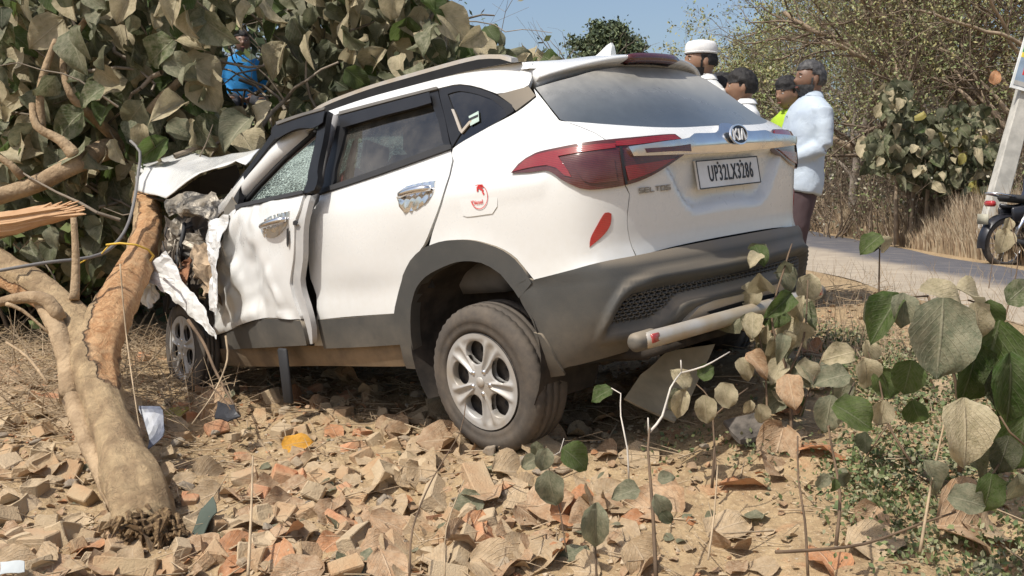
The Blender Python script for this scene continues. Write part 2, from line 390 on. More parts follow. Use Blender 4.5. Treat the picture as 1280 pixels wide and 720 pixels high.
rdoor = [(400, 242), (434, 230), (467, 220), (520, 202), (564, 186), (566, 201), (562, 219), (554, 244), (546, 268), (538, 288), (530, 306), (516, 325), (507, 343), (501, 366), (497, 392), (440, 396), (399, 400), (396, 387), (390, 358), (384, 320), (382, 297), (386, 272), (398, 251)]
def rd_disp(u, z, P):
    return -.006*np.exp(-((z-.62)/.05)**2)+.008*np.exp(-((z-.5)/.04)**2)+.006*np.sin(u*9)*np.exp(-((z-.75)/.15)**2)
rd = panel('rear_door', rdoor, P_, car, gap=.0035, disp=rd_disp, th=.02)
panel('door_cladding', [(399, 399), (440, 396), (497, 391), (499, 412), (503, 430), (455, 433), (407, 435), (402, 416)], M['clad'], rd, off=.012, th=.03, gap=.001)
V, F = panel_mesh(SK, SK.poly([(396, 387), (400, 400), (407, 434), (391, 433), (391, 410)]), off=-.012, th=.01); obj('door_edge', V, F, P_, rd)
quz2 = SK.poly(rdoor)
panel('rear_door', quz2, P_, car, px=False, gap=.0035, mirror=True)
# windows and dark trims of the left side
fr = [(426, 142), (484, 128), (548, 112), (557, 148), (565, 185), (557, 187), (549, 155), (540, 129), (484, 144), (434, 158), (424, 196), (414, 236), (400, 241), (412, 196)]
wf = panel('window_frame', fr, M['black'], rd, off=.004, th=.03, gap=.001)
panel('belt_moulding', [(400, 238), (467, 215), (557, 182), (566, 182), (566, 187), (467, 222), (400, 244)], M['rubber'], rd, off=.012, th=.02, sharp=30)
panel('window_glass', [(410, 240), (434, 156), (541, 128), (560, 186), (467, 219)], M['glass'], rd, off=-.012, th=.004)
panel('window_visor', [(427, 148), (484, 133), (541, 118), (544, 131), (520, 138), (484, 147), (432, 162)], M['black'], rd, off=.024, th=.004, step=.02)
panel('window_trim_strip', [(426, 141), (484, 126), (548, 110), (549, 113), (484, 129.5), (426, 145)], M['mesh'], rd, off=.014, th=.012)
c = panel('purple_strip', [(418, 236), (431, 172), (438, 164), (431, 232)], M['purple'], rd, off=-.05, th=.004, label='purple strip behind the rear door glass')  # narrow purple strip just inside the rear door glass
qg = panel('quarter_window', [(549, 112), (575, 107), (602, 112), (622, 120), (640, 131), (643, 139), (604, 162), (566, 184), (557, 148)], M['glassq'], car, off=-.002, th=.02, gap=.001)
panel('window_frame', [(549, 112), (575, 107), (602, 112), (622, 120), (640, 131), (643, 139), (634, 145), (630, 136), (614, 124), (597, 118), (575, 114), (560, 118), (568, 140), (577, 166), (566, 184), (557, 148)], M['black'], qg, off=.003, th=.02)
panel('window_frame_line', [(565, 137), (568, 137), (578, 163), (589, 150), (591, 152), (578, 167.5), (575, 164)], M['skid'], qg, off=.006, th=.006)
panel('sticker', [(587, 146), (599, 139.5), (600, 152), (589, 158)], simple('sticker_pale_green', (.42, .52, .45), .4), qg, off=.006, th=.002)
panel('sticker_bar', [(588, 149), (599, 144), (599, 146.5), (588, 151.5)], M['ink'], qg, off=.009, th=.001)
panel('pillar_trim', [(622, 118.5), (661, 108), (670, 120), (645, 139), (637, 129)], M['clad'], car, off=.002, th=.02, gap=.001)
uz_side = SK.poly([(425, 141), (484, 125), (545, 111), (575, 105), (602, 110), (621, 117), (661, 106)])
for mir in (False, True):
    top = [(float(x-f_R(z)-0 if False else u), z) for u, z, x in []]
    edge = []
    for x in np.linspace(-.27, 1.50, 22):
        z = float(f_e(x)); uu = np.linspace(.2, 4, 800); xx = f_R(z)+f_px(uu); edge.append((float(uu[np.abs(xx-x).argmin()]), z))
    lowf = uz_side+[] if True else None
    front = [(edge[-1][0]+.0, edge[-1][1]-.05)]
    poly = [p for p in edge]+front+lowf
    V, F = panel_mesh(SK, poly, th=.02, res=.04, sharp=50)
    if mir: V = [(p[0], -p[1], p[2]) for p in V]; F = [f[::-1] for f in F]
    obj('roof_side', V, F, P_, car)
if 1:  # dark glass band on the far side
    V, F = panel_mesh(SK, [(float(u), float(z)) for u, z in SK.poly([(400, 241), (426, 143), (484, 127), (548, 111), (575, 106), (602, 110), (622, 118), (661, 107), (670, 120), (645, 140), (565, 186), (467, 220)])], off=-.004, th=.01, res=.06)
    obj('side_window', [(p[0], -p[1], p[2]) for p in V], [f[::-1] for f in F], M['glassq'], car)
# ---- roof
xs = np.linspace(1.45, -.24, 30); ys = np.linspace(-1, 1, 21); V = []; F = []
for x in xs:
    e = float(f_e(x)); w = float(f_w(e))
    for s in ys: V.append((x, s*w, e+.02*(1-abs(s)**2.4)))
for i in range(len(xs)-1):
    for j in range(len(ys)-1): a = i*len(ys)+j; F.append((a, a+len(ys), a+len(ys)+1, a+1))
obj('roof', V, [f[::-1] for f in F], P_, car)
# ---- arch ring, bumper
ring = [(503, 429), (497, 412), (496, 390), (501, 366), (507, 343), (516, 325), (530, 311), (545, 304), (560, 300), (589, 299), (612, 304), (632, 312), (647, 323), (657, 335), (668, 353), (652, 372), (639, 354), (629, 342), (616, 333), (605, 328), (593, 326), (575, 327), (558, 333), (542, 341), (530, 351), (522, 364), (518, 379), (517, 413), (524, 459), (511, 458)]
ruz = SK.poly(ring)
for mir in (False, True): panel('wheel_arch_trim', ruz, M['clad'], car, px=False, off=.018, th=.06, gap=.001, mirror=mir, sharp=50)
bump_l = [(645, 356), (664, 347), (668, 349.5), (712, 338), (752, 329), (796, 321)]
low_l = [(790, 436), (755, 446), (721, 455), (713, 456), (702, 459), (690, 461), (682, 436), (672, 411), (664, 393), (655, 378)]
bt = SK.poly(bump_l); bl = SK.poly(low_l)
zt0 = SK.inv(892, 300)[1]; zb = .27
bt_c = [(.45, bt[-1][1]*.6+zt0*.4), (.2, zt0)]
half = bt+bt_c; low = [(.25, zb), (.6, bl[0][1]*.5+zb*.5)]+bl
full = half+[(-u, z) for u, z in half[::-1]]+[(-u, z) for u, z in low[::-1]]+low
mesh_px = [(762, 410), (772, 392), (784, 374), (806, 363), (835, 355), (900, 344), (958, 333), (957, 344), (905, 357), (852, 371), (838, 386), (815, 402)]
muz = SK.poly(mesh_px)
inner_px = [(752, 417), (762, 392), (776, 366), (806, 352), (845, 343), (900, 333), (966, 320), (966, 350), (905, 366), (860, 379), (845, 393), (822, 409)]
def sdist(poly):
    Q = np.array(spline(poly, .02, True, 60))
    def f(u, z):
        d = np.full(len(u), 9.); ins = np.zeros(len(u), bool)
        for i in range(len(Q)):
            a = Q[i]; b = Q[(i+1) % len(Q)]; ab = b-a; t = np.clip(((u-a[0])*ab[0]+(z-a[1])*ab[1])/(ab @ ab+1e-12), 0, 1)
            d = np.minimum(d, np.hypot(u-a[0]-ab[0]*t, z-a[1]-ab[1]*t)); ins ^= ((a[1] > z) != (b[1] > z)) & (u < (b[0]-a[0])*(z-a[1])/((b[1]-a[1]) or 1e-12)+a[0])
        return np.where(ins, -d, d)
    return f
def sym(poly_l):                                     # close a left outline across the centre line
    L = [p for p in poly_l if p[0] > .0]; return L
sst = lambda x: np.clip(x, 0, 1)**2*(3-2*np.clip(x, 0, 1))
# grille opening across the bumper, symmetrical
gtop = [p for p in muz[:6]]; gz = {'x': 1}
zt_g = float(np.mean([SK.inv(900, 344)[1]])); zb_g = float(SK.inv(905, 357)[1]); zc = (zt_g+zb_g)/2
gu = [muz[0], muz[1], muz[2], muz[3], muz[4]]; gb = [muz[11], muz[10], muz[9], muz[8]]
ghalf_t = gu+[(.12, zt_g)]; ghalf_b = [(.12, zb_g)]+gb[::-1]
gpoly = ghalf_t+[(-u, z) for u, z in ghalf_t[::-1]]+[(-u, z) for u, z in ghalf_b[::-1]]+ghalf_b
print('GRILLE', [(round(a, 2), round(b, 2)) for a, b in gu], gb, zt_g, zb_g)
sd_g = sdist(gpoly)
def b_disp(u, z, P):
    d = sd_g(u, z); dd = -.048*sst(-(d-.010)/.020)+.020*sst(1-np.abs(d-.036)/.030)
    return dd+.006*sst((z-.60)/.02)+.010*ts_disp(u, z, P)/.018
rb = panel('rear_bumper', full, M['clad'], car, px=False, off=.008, th=.05, res=.022, gap=.001, disp=b_disp, sharp=55)
V = []; F = []
mbm = MB()
sdi = sdist(gpoly); du, dz = .036, .017
for j, z in enumerate(np.arange(.30, .62, dz)):
    for i, u in enumerate(np.arange(-1.0, 1.0, du)):
        uu = u+(du/2 if j % 2 else 0)
        if sdi(np.array([uu]), np.array([z]))[0] < -.004:
            w, h = du*.5-.004, dz*.5-.0035; q = [(uu-w, z), (uu-w*.55, z+h), (uu+w*.55, z+h), (uu+w, z), (uu+w*.55, z-h), (uu-w*.55, z-h)]
            A = [SK.P(a, b)+SK.N(a, b)*(-.026) for a, b in q]; Bq = [SK.P(a, b)+SK.N(a, b)*(-.040) for a, b in q]
            o_ = [(uu-du*.5, z), (uu-du*.3, z+dz*.5), (uu+du*.3, z+dz*.5), (uu+du*.5, z), (uu+du*.3, z-dz*.5), (uu-du*.3, z-dz*.5)]
            O = [SK.P(a, b)+SK.N(a, b)*(-.024) for a, b in o_]
            b0 = len(mbm.V); mbm.V += [tuple(x) for x in O+A+Bq]
            for k in range(6):
                k2 = (k+1) % 6; mbm.F += [(b0+k, b0+k2, b0+6+k2, b0+6+k), (b0+6+k, b0+6+k2, b0+12+k2, b0+12+k)]; mbm.m += [0, 0]
            mbm.F.append(tuple(b0+12+k for k in range(6))); mbm.m.append(1)
gr = mbm.build('grille_mesh', [M['mesh'], M['dark']], rb, smooth=False); gr['kind'] = 'stuff'
# silver skid plate below the grille
skp = SK.poly([(841, 412), (853, 397), (868, 381), (885, 374), (920, 366), (957, 357)])
skb = SK.poly([(957, 388), (915, 398), (880, 404)])
sz = float(SK.inv(935, 362)[1]); sh = skp[:5]+[(.1, sz)]; shb = [(.1, sz-.10), (.3, sz-.10), (skp[0][0]-.05, skp[0][1]-.03)]
sk_full = sh+[(-u, z) for u, z in sh[::-1]]+[(-u, z) for u, z in shb[::-1]]+shb[:0]+shb
panel('skid_plate', sk_full, M['skid'], rb, px=False, off=.026, th=.02, res=.03, sharp=30)
dk = [(.30, sz-.035), (.10, sz-.03)]; dk = dk+[(-u, z) for u, z in dk[::-1]]+[(-.16, sz-.085), (.16, sz-.085)]
panel('dark_insert', dk, M['dark'], rb, px=False, off=.030, th=.01)
# ---- tailgate
tg_l = [(699, 151), (724, 158), (759, 176), (774, 185), (779, 210), (781, 231), (787, 243), (784, 277), (790, 309), (796, 321)]
tu = SK.poly(tg_l); zg = SK.inv(880, 157)[1]
hl = [(.0, zt0+.004), (.3, zt0+.006)]; gtop_u = [(.0, zg), (.35, SK.inv(840, 159)[1]), (.6, SK.inv(765, 158)[1])]
lefth = gtop_u+tu; lefth_b = [(.3, zt0+.004)]
tgp = lefth+lefth_b+[(-u, z) for u, z in (lefth+lefth_b)[::-1]]
rec_px = [(835, 205), (846, 228), (858, 251), (872, 260), (905, 254)]
ruz_ = SK.poly(rec_px); zrt = SK.inv(900, 192)[1]; rb_z = ruz_[4][1]
rh = [(ruz_[0][0], zrt)]+ruz_[:4]+[(.1, rb_z)]
rec = rh+[(-u, z) for u, z in rh[::-1]]; sd_r = sdist(rec)
print('REC', [(round(a, 2), round(b, 2)) for a, b in rec[:7]], 'tg', [(round(a, 2), round(b, 2)) for a, b in tu], 'zt0', zt0, 'zg', zg)
def t_disp(u, z, P): 
    return -.038*sst(-(sd_r(u, z)-.006)/.020)+.006*np.exp(-((z-1.075)/.03)**2)
tg = panel('tailgate', tgp, P_, car, px=False, th=.02, res=.022, gap=.002, disp=t_disp, sharp=45)
rgp = [(669, 109), (684, 129), (700, 149), (721, 156), (765, 159)]
gu_ = SK.poly(rgp); zc_t = SK.inv(820, 84)[1]; 
topg = [(.0, zc_t), (.3, SK.inv(781, 84)[1]), (.5, SK.inv(735, 89)[1]), (.66, SK.inv(700, 97)[1])]
gl = topg+gu_+[(.35, SK.inv(840, 160)[1]), (.0, zg+.001)]
print('GLASS', [(round(a, 2), round(b, 2)) for a, b in gl])
panel('rear_window', gl+[(-u, z) for u, z in gl[::-1]], M['rglass'], tg, px=False, off=-.002, th=.012, res=.04, gap=.001)
# rear wiper and defroster? only the parcel outline: seams
# spoiler
V = []; F = []; n = 33
def lip(s_): a = abs(s_); return -.505+.165*a**2.4, 1.524-.070*a**2.2
for i in range(n):
    s_ = -1+2*i/(n-1); y = s_*.615; zt = float(f_e(-.24))+.018*(1-abs(s_)**2.4)+.003; back, zl = lip(s_); a = abs(s_); zg_ = 1.478-.078*a**2.2
    V += [(-.235, y*.985, zt), ((-.235*.55+back*.45), y*.99, zt*.5+zl*.5+.012*(1-a)+.006), (back+.025, y, zl+.006), (back+.004, y, zl-.002), (back+.006, y, zl-.013), (back+.03, y*.995, zl-.022), (back*.5-.5*.40+.05*a, y*.99, (zl+zg_)/2-.006), (-.425+.13*a**2.4, y*.985, zg_), (-.36+.10*a**2.4, y*.98, zg_+.01)]
k = 9
for i in range(n-1):
    for j in range(k-1): F.append((i*k+j, (i+1)*k+j, (i+1)*k+j+1, i*k+j+1))
F.append(tuple(range(k))); F.append(tuple((n-1)*k+j for j in range(k))[::-1])
sp = obj('roof_spoiler', V, F, P_, tg)
bl_ = MB()
for i in range(14):
    s_ = -.31+.62*i/13; y = s_*.615; back, zl = lip(s_); h = .016 if 0 < i < 13 else .007
    bl_.V += [(back+.004, y, zl-.004+h*.8), (back-.008, y, zl-.010-h*.8), (back+.05, y, zl-.020-h), (back+.06, y, zl-.002+h*.6)]
for i in range(13):
    for j in range(4): a = i*4+j; b = i*4+(j+1) % 4; bl_.F.append((a, a+4, b+4, b)); bl_.m.append(0)
bl_.F += [(0, 1, 2, 3), (55, 54, 53, 52)]; bl_.m += [0, 0]
bl_.build('brake_light', [M['redd']], sp)
# antenna fin
y0 = 0; fin = [(-.11, 1.56), (-.19, 1.59), (-.24, 1.620), (-.265, 1.628), (-.272, 1.61), (-.262, 1.53), (-.08, 1.53)]
m_ = MB(); V = []
for s, w in ((-1, 1), (1, 1)):
    for x, z in fin: V.append((x, s*(.005+.028*(1.632-z)/.10), z))
nf = len(fin); F = [tuple(range(nf)), tuple(range(nf, 2*nf))[::-1]]+[(i, nf+i, nf+(i+1) % nf, (i+1) % nf) for i in range(nf)]
obj('antenna_fin', V, F, P_, car, smooth=False)
# roof rails
for s in (1, -1):
    pts = []; rr = []
    for i, x in enumerate(np.linspace(1.46, -.17, 26)):
        e = float(f_e(x)); t = i/25; lift = .038*min(1, t*9, (1-t)*9)**.5 if 0 < t < 1 else .0
        pts.append(Vector((x, s*.575, e+.012+lift))); rr.append(.018)
    m_ = MB(); V = []; F = []
    for p, x in zip(pts, range(26)):
        w, h = .020, .016; V += [p+Vector((0, -w, h)), p+Vector((0, w, h)), p+Vector((0, w+.004, -h*.2)), p+Vector((0, -w-.004, -h*.2))]
    for i in range(25):
        for j in range(4): a = i*4+j; b = i*4+(j+1) % 4; F.append((a, b, b+4, a+4))
    F += [(3, 2, 1, 0), (100, 101, 102, 103)]
    rl = obj('roof_rail', V, F, M['skid'], car, smooth=False)
    V = []; F = []
    for p in pts:
        V += [p+Vector((0, s*.024, -.003)), (p.x, s*.600, p.z-.058), (p.x, s*.55, p.z-.058), p+Vector((0, -s*.024, -.003))]
    for i in range(25):
        for j in range(3): a = i*4+j; F.append((a, a+1, a+5, a+4))
    obj('rail_base', V, F, M['black'], rl, smooth=False)
# ---- tail lamps
lamp_px = [(641, 217), (650, 206), (671, 193), (700, 186), (734, 180), (790, 174), (842, 170), (852, 176), (858, 188), (852, 194), (815, 218), (781, 231), (737, 237), (718, 232), (702, 224), (687, 214), (664, 216)]
lamp = SK.poly(lamp_px)
def lampset(mir):
    body = panel('tail_lamp', lamp, M['redd'], car, px=False, off=.012, th=.03, res=.03, mirror=mir)
    def sub(n, px, m, off=.0155): panel(n, SK.poly(px), m, body, px=False, off=off, th=.006, res=.03, mirror=mir, gap=.001)
    sub('lamp_band', [(643, 216), (652, 207), (673, 195), (734, 184), (768, 181), (768, 186), (735, 191), (700, 197), (705, 204), (712, 214), (716, 222), (707, 220), (697, 211), (686, 208), (664, 211)], M['red'])
    sub('lamp_band', [(768, 179), (840, 171), (848, 175), (790, 182), (768, 184)], M['red'])
    sub('indicator_lens', [(716, 204), (766, 198), (770, 226), (745, 229), (730, 226)], M['redd'], .0165)
    sub('reverse_lens', [(779, 208), (840, 198), (846, 195), (815, 214), (783, 226)], M['red'], .0165)
    sub('lamp_divider', [(772.5, 184), (775.5, 184), (782, 230), (779, 231)], M['ink'], .018)
lampset(False); lampset(True)
# chrome garnish between the lamps
g_l = [(781, 185.5), (788, 196), (820, 194.5), (859, 193), (884, 191)]; gt = [(856, 174.5), (820, 179)]
gl1 = SK.poly(g_l); gt1 = SK.poly(gt); lu, lz = SK.inv(919, 171)
zb_c = SK.inv(905, 190)[1]; zt_c = SK.inv(899, 169)[1]
gh = [(.0, lz+.050), (.04, lz+.047), (.085, lz+.028), (.14, zt_c), (.3, zt_c)]+gt1+gl1[:1]+gl1[1:4]+[(.2, zb_c), (.0, zb_c-.003)]
print('GARNISH', [(round(a, 2), round(b, 3)) for a, b in gh], 'logo', lu, lz)
def g_disp(u, z, P): return .010*np.sin(np.clip((z-zb_c)/(zt_c-zb_c+.01), 0, 1)*math.pi)
gar = panel('chrome_garnish', gh+[(-u, z) for u, z in gh[::-1]], M['chrome'], tg, px=False, off=.020, th=.022, res=.02, disp=g_disp, sharp=35)
panel('garnish_inset', SK.poly([(800, 187), (836, 184), (856, 181), (857, 190), (836, 190), (803, 192)]), M['redd'], gar, px=False, off=.031, th=.003, res=.03)
# badge
Q0 = SK.P(-.004, lz); N0 = SK.N(np.array(.002), np.array(lz)); 
def frame_on(P0, N0, up=(0, 0, 1)):
    N0 = Vector(N0).normalized(); r = Vector(up).cross(N0).normalized(); u = N0.cross(r); m = Matrix((r, u, N0)).transposed().to_4x4(); m.translation = Vector(P0); return m
FB = frame_on(Q0+N0*.036, (-1, 0, .10))
m_ = MB(); rx, ry = .070, .045
def ell(m, r0, r1, h, mi, z0=0):
    V = []; n = 40
    for i in range(n):
        a = 2*math.pi*i/n; V += [(r0[0]*math.cos(a), r0[1]*math.sin(a), z0), (r0[0]*math.cos(a), r0[1]*math.sin(a), h), (r1[0]*math.cos(a), r1[1]*math.sin(a), h), (r1[0]*math.cos(a), r1[1]*math.sin(a), z0)]
    F = [];
    for i in range(n):
        j = (i+1) % n
        for k in range(3): F.append((i*4+k, j*4+k, j*4+k+1, i*4+k+1))
    m.add(V, F, mi)
ell(m_, (rx, ry), (rx*.90, ry*.86), .008, 0)
V = [(rx*.92*math.cos(2*math.pi*i/40), ry*.9*math.sin(2*math.pi*i/40), .004) for i in range(40)]; m_.add(V, [tuple(range(40))], 1)
def strokes(m, segs, w, z0, z1, mi):
    for (x0, y0), (x1, y1) in segs:
        d = Vector((x1-x0, y1-y0)); n_ = Vector((-d.y, d.x)).normalized()*w/2
        q = [(x0+n_.x, y0+n_.y), (x0-n_.x, y0-n_.y), (x1-n_.x, y1-n_.y), (x1+n_.x, y1+n_.y)]
        V = [(a, b, z0) for a, b in q]+[(a, b, z1) for a, b in q]; m.add(V, [(4, 5, 6, 7), (0, 1, 5, 4), (1, 2, 6, 5), (2, 3, 7, 6), (3, 0, 4, 7)], mi)
s_ = .024
KIA = [((-.046, -s_), (-.046, s_)), ((-.042, 0), (-.016, s_)), ((-.040, 0), (-.012, -s_)), ((.000, -s_), (.000, s_)), ((.014, -s_), (.030, s_)), ((.030, s_), (.046, -s_))]
strokes(m_, KIA, .0085, .004, .0085, 2)
bd = link('badge', newmesh('badge', m_.V, m_.F, [simple('badge_chrome', (.8, .8, .8), .15, .05, Metallic=.8), simple('badge_black', (.012, .012, .014), .25), simple('badge_letters', (.82, .82, .8), .4)], False, m_.m), gar, mat=FB)
# model name letters
FONT = {'S': [((0, 0), (1, 0)), ((1, 0), (1, .5)), ((1, .5), (0, .5)), ((0, .5), (0, 1)), ((0, 1), (1, 1))], 'E': [((0, 0), (1, 0)), ((0, .5), (1, .5)), ((0, 1), (1, 1)), ((0, 0), (0, 1))],
        'L': [((0, 0), (1, 0)), ((0, 0), (0, 1))], 'T': [((.5, 0), (.5, 1)), ((0, 1), (1, 1))], 'O': [((0, 0), (1, 0)), ((1, 0), (1, 1)), ((1, 1), (0, 1)), ((0, 1), (0, 0))]}
su, sz_ = SK.inv(818, 236); bsel = SK.P(su, sz_); nsel = SK.N(np.array(su), np.array(sz_)); FS = frame_on(bsel+nsel*.003, nsel)
m_ = MB(); W_l, H_l = .021, .018
for i, ch in enumerate('SELTOS'):
    x0 = (i-3)*.030+.004
    strokes(m_, [((x0+a[0]*W_l, (a[1]-.5)*H_l), (x0+b[0]*W_l, (b[1]-.5)*H_l)) for a, b in FONT[ch]], .0046, 0, .003, 0)
link('model_lettering', newmesh('model_lettering', m_.V, m_.F, simple('dull_chrome_letters', (.30, .29, .27), .3, Metallic=.6), False), tg, mat=FS)
# number plate: real text
pc = [cp(*q, x=-.800) for q in ((868, 204), (946, 195), (952, 225), (878, 238))]
zc_ = float(np.mean([p[2] for p in pc])); print('PLATE', [p.round(3) for p in pc])
FP = frame_on((-.815, .0, zc_), (-1, 0, .06))
def text_mesh(txt, size, font_scale=(1, 1), ext=.0015, spc=1.0):
    cu = bpy.data.curves.new('lettering', 'FONT'); cu.body = txt; cu.size = size; cu.extrude = ext; cu.align_x = 'CENTER'; cu.align_y = 'CENTER'; cu.resolution_u = 3; cu.offset = size*.004; cu.space_character = spc
    o = bpy.data.objects.new('lettering', cu); COL.objects.link(o); bpy.context.view_layer.update()
    me = bpy.data.meshes.new_from_object(o.evaluated_get(bpy.context.evaluated_depsgraph_get())); bpy.data.objects.remove(o)
    for v in me.vertices: v.co.x *= font_scale[0]; v.co.y *= font_scale[1]
    return me
m_ = MB(); m_.box((0, 0, 0), (.50, .125, .012), mi=0, bev=.003)
for a in ((0, .0585, .49, .005), (0, -.0585, .49, .005), (-.2455, 0, .005, .118), (.2455, 0, .005, .118)): m_.box((a[0], a[1], .0065), (a[2], a[3], .002), mi=1)
for sx in (-.085, .098): m_.box((sx, .044, .0075), (.011, .011, .004), mi=1, bev=.002)
plt = link('number_plate', newmesh('number_plate', m_.V, m_.F, [M['plate'], M['ink']], False, m_.m), tg, mat=FP)
tm = text_mesh('UP32LX3286', .098, (.60, 1.0), spc=1.16); tm.materials.append(M['ink'])
link('plate_lettering', tm, plt, mat=Matrix.Translation((.012, -.002, .0075)))
# ---- reflector, mud flap, sill, guard tube
panel('reflector', [(756, 266), (764, 267), (763, 280), (755, 293), (737, 309), (738, 298), (745, 284)], M['redb'], rb, off=.003, th=.01, sharp=60, step=.015)
panel('reflector', SK.poly([(756, 266), (764, 267), (763, 280), (755, 293), (737, 309), (738, 298), (745, 284)]), M['redb'], rb, px=False, off=.003, th=.01, mirror=True)
fl = [(572, 228), (578, 223), (617, 221), (624, 225), (622, 258), (616, 267), (584, 271), (578, 267)]
st_ = panel('fuel_flap', fl, P_, car, off=.0035, th=.012, gap=.0, step=.015)
fu, fz = SK.inv(600, 246); fP = SK.P(fu, fz); fN = SK.N(np.array(fu), np.array(fz)); FF_ = frame_on(fP+fN*.006, fN)
m_ = MB()
def arc(m, c, r, a0, a1, w, mi, n=18, z0=0, z1=.001, sq=1):
    pts = [(c[0]+r*math.cos(a0+(a1-a0)*i/n), c[1]+r*sq*math.sin(a0+(a1-a0)*i/n)) for i in range(n+1)]; strokes(m, list(zip(pts, pts[1:])), w, z0, z1, mi)
arc(m_, (0, .0), .050, -2.9, 1.9, .0026, 0); arc(m_, (.010, .030), .016, .4, 3.6, .009, 0)
strokes(m_, [((.0, .040), (.028, .022)), ((.014, .040), (.026, .048)), ((.022, .02), (.030, .006))], .008, 0, .001, 0)
link('sticker', newmesh('sticker', m_.V, m_.F, M['stickr'], False), st_, mat=FF_)
tmm = text_mesh('Diesel', .026, (1.0, 1), .0003); tmm.materials.append(M['stickr'])
link('sticker_lettering', tmm, st_, mat=FF_ @ Matrix.Translation((-.012, -.022, .0005)))
panel('mud_flap', [(672, 413), (681, 415), (706, 458), (709, 463), (690, 466), (682, 441)], M['clad'], car, off=.03, th=.012)
panel('sill', [(262, 437), (330, 434), (400, 433), (455, 432), (512, 430), (523, 459), (480, 460), (400, 459), (280, 457)], M['sill'], car, off=-.012, th=.10, sharp=30)
pl, pr = cp(796, 427, y=.78), cp(1021, 365, x=-.86)
pl = np.array([-.845, .80, pl[2]]) if False else cp(797, 427.5, x=-.84)
pr = np.array([pl[0], -.86, pl[2]]) if False else cp(1022, 365, x=-.84)
print('PIPE', pl, pr)
cen = (pl+pr)/2; pts = [pl, pl+(pr-pl)*.04+np.array([-.012, 0, 0]), pl+(pr-pl)*.10+np.array([-.02, 0, 0]), cen+np.array([-.02, 0, 0]), pl+(pr-pl)*.9+np.array([-.02, 0, 0]), pl+(pr-pl)*.96+np.array([-.012, 0, 0]), pr]
m_ = MB(); m_.tube(pts, .034, 20)
gt_ = m_.build('rear_guard_tube', [M['steel']], car)
d = Vector(pr-pl).normalized()
for e_, s in ((Vector(pl), 1), (Vector(pr), -1)):
    m_ = MB(); m_.tube([e_-d*s*.035, e_-d*s*.03, e_-d*s*.015, e_+d*s*.09, e_+d*s*.10], [.012, .026, .037, .0385, .035], 20)
    m_.box(tuple(e_+d*s*.06+Vector((-.040, 0, .006))), (.014, .050, .036), mi=1, bev=.004); m_.build('end_cap', [M['clad'], M['redb']], gt_)
for f_ in (.25, .75):
    q = Vector(pl+(pr-pl)*f_); m_ = MB(); m_.box(tuple(q+Vector((.10, 0, -.01))), (.22, .05, .012)); m_.build('bracket', [M['steel']], gt_)
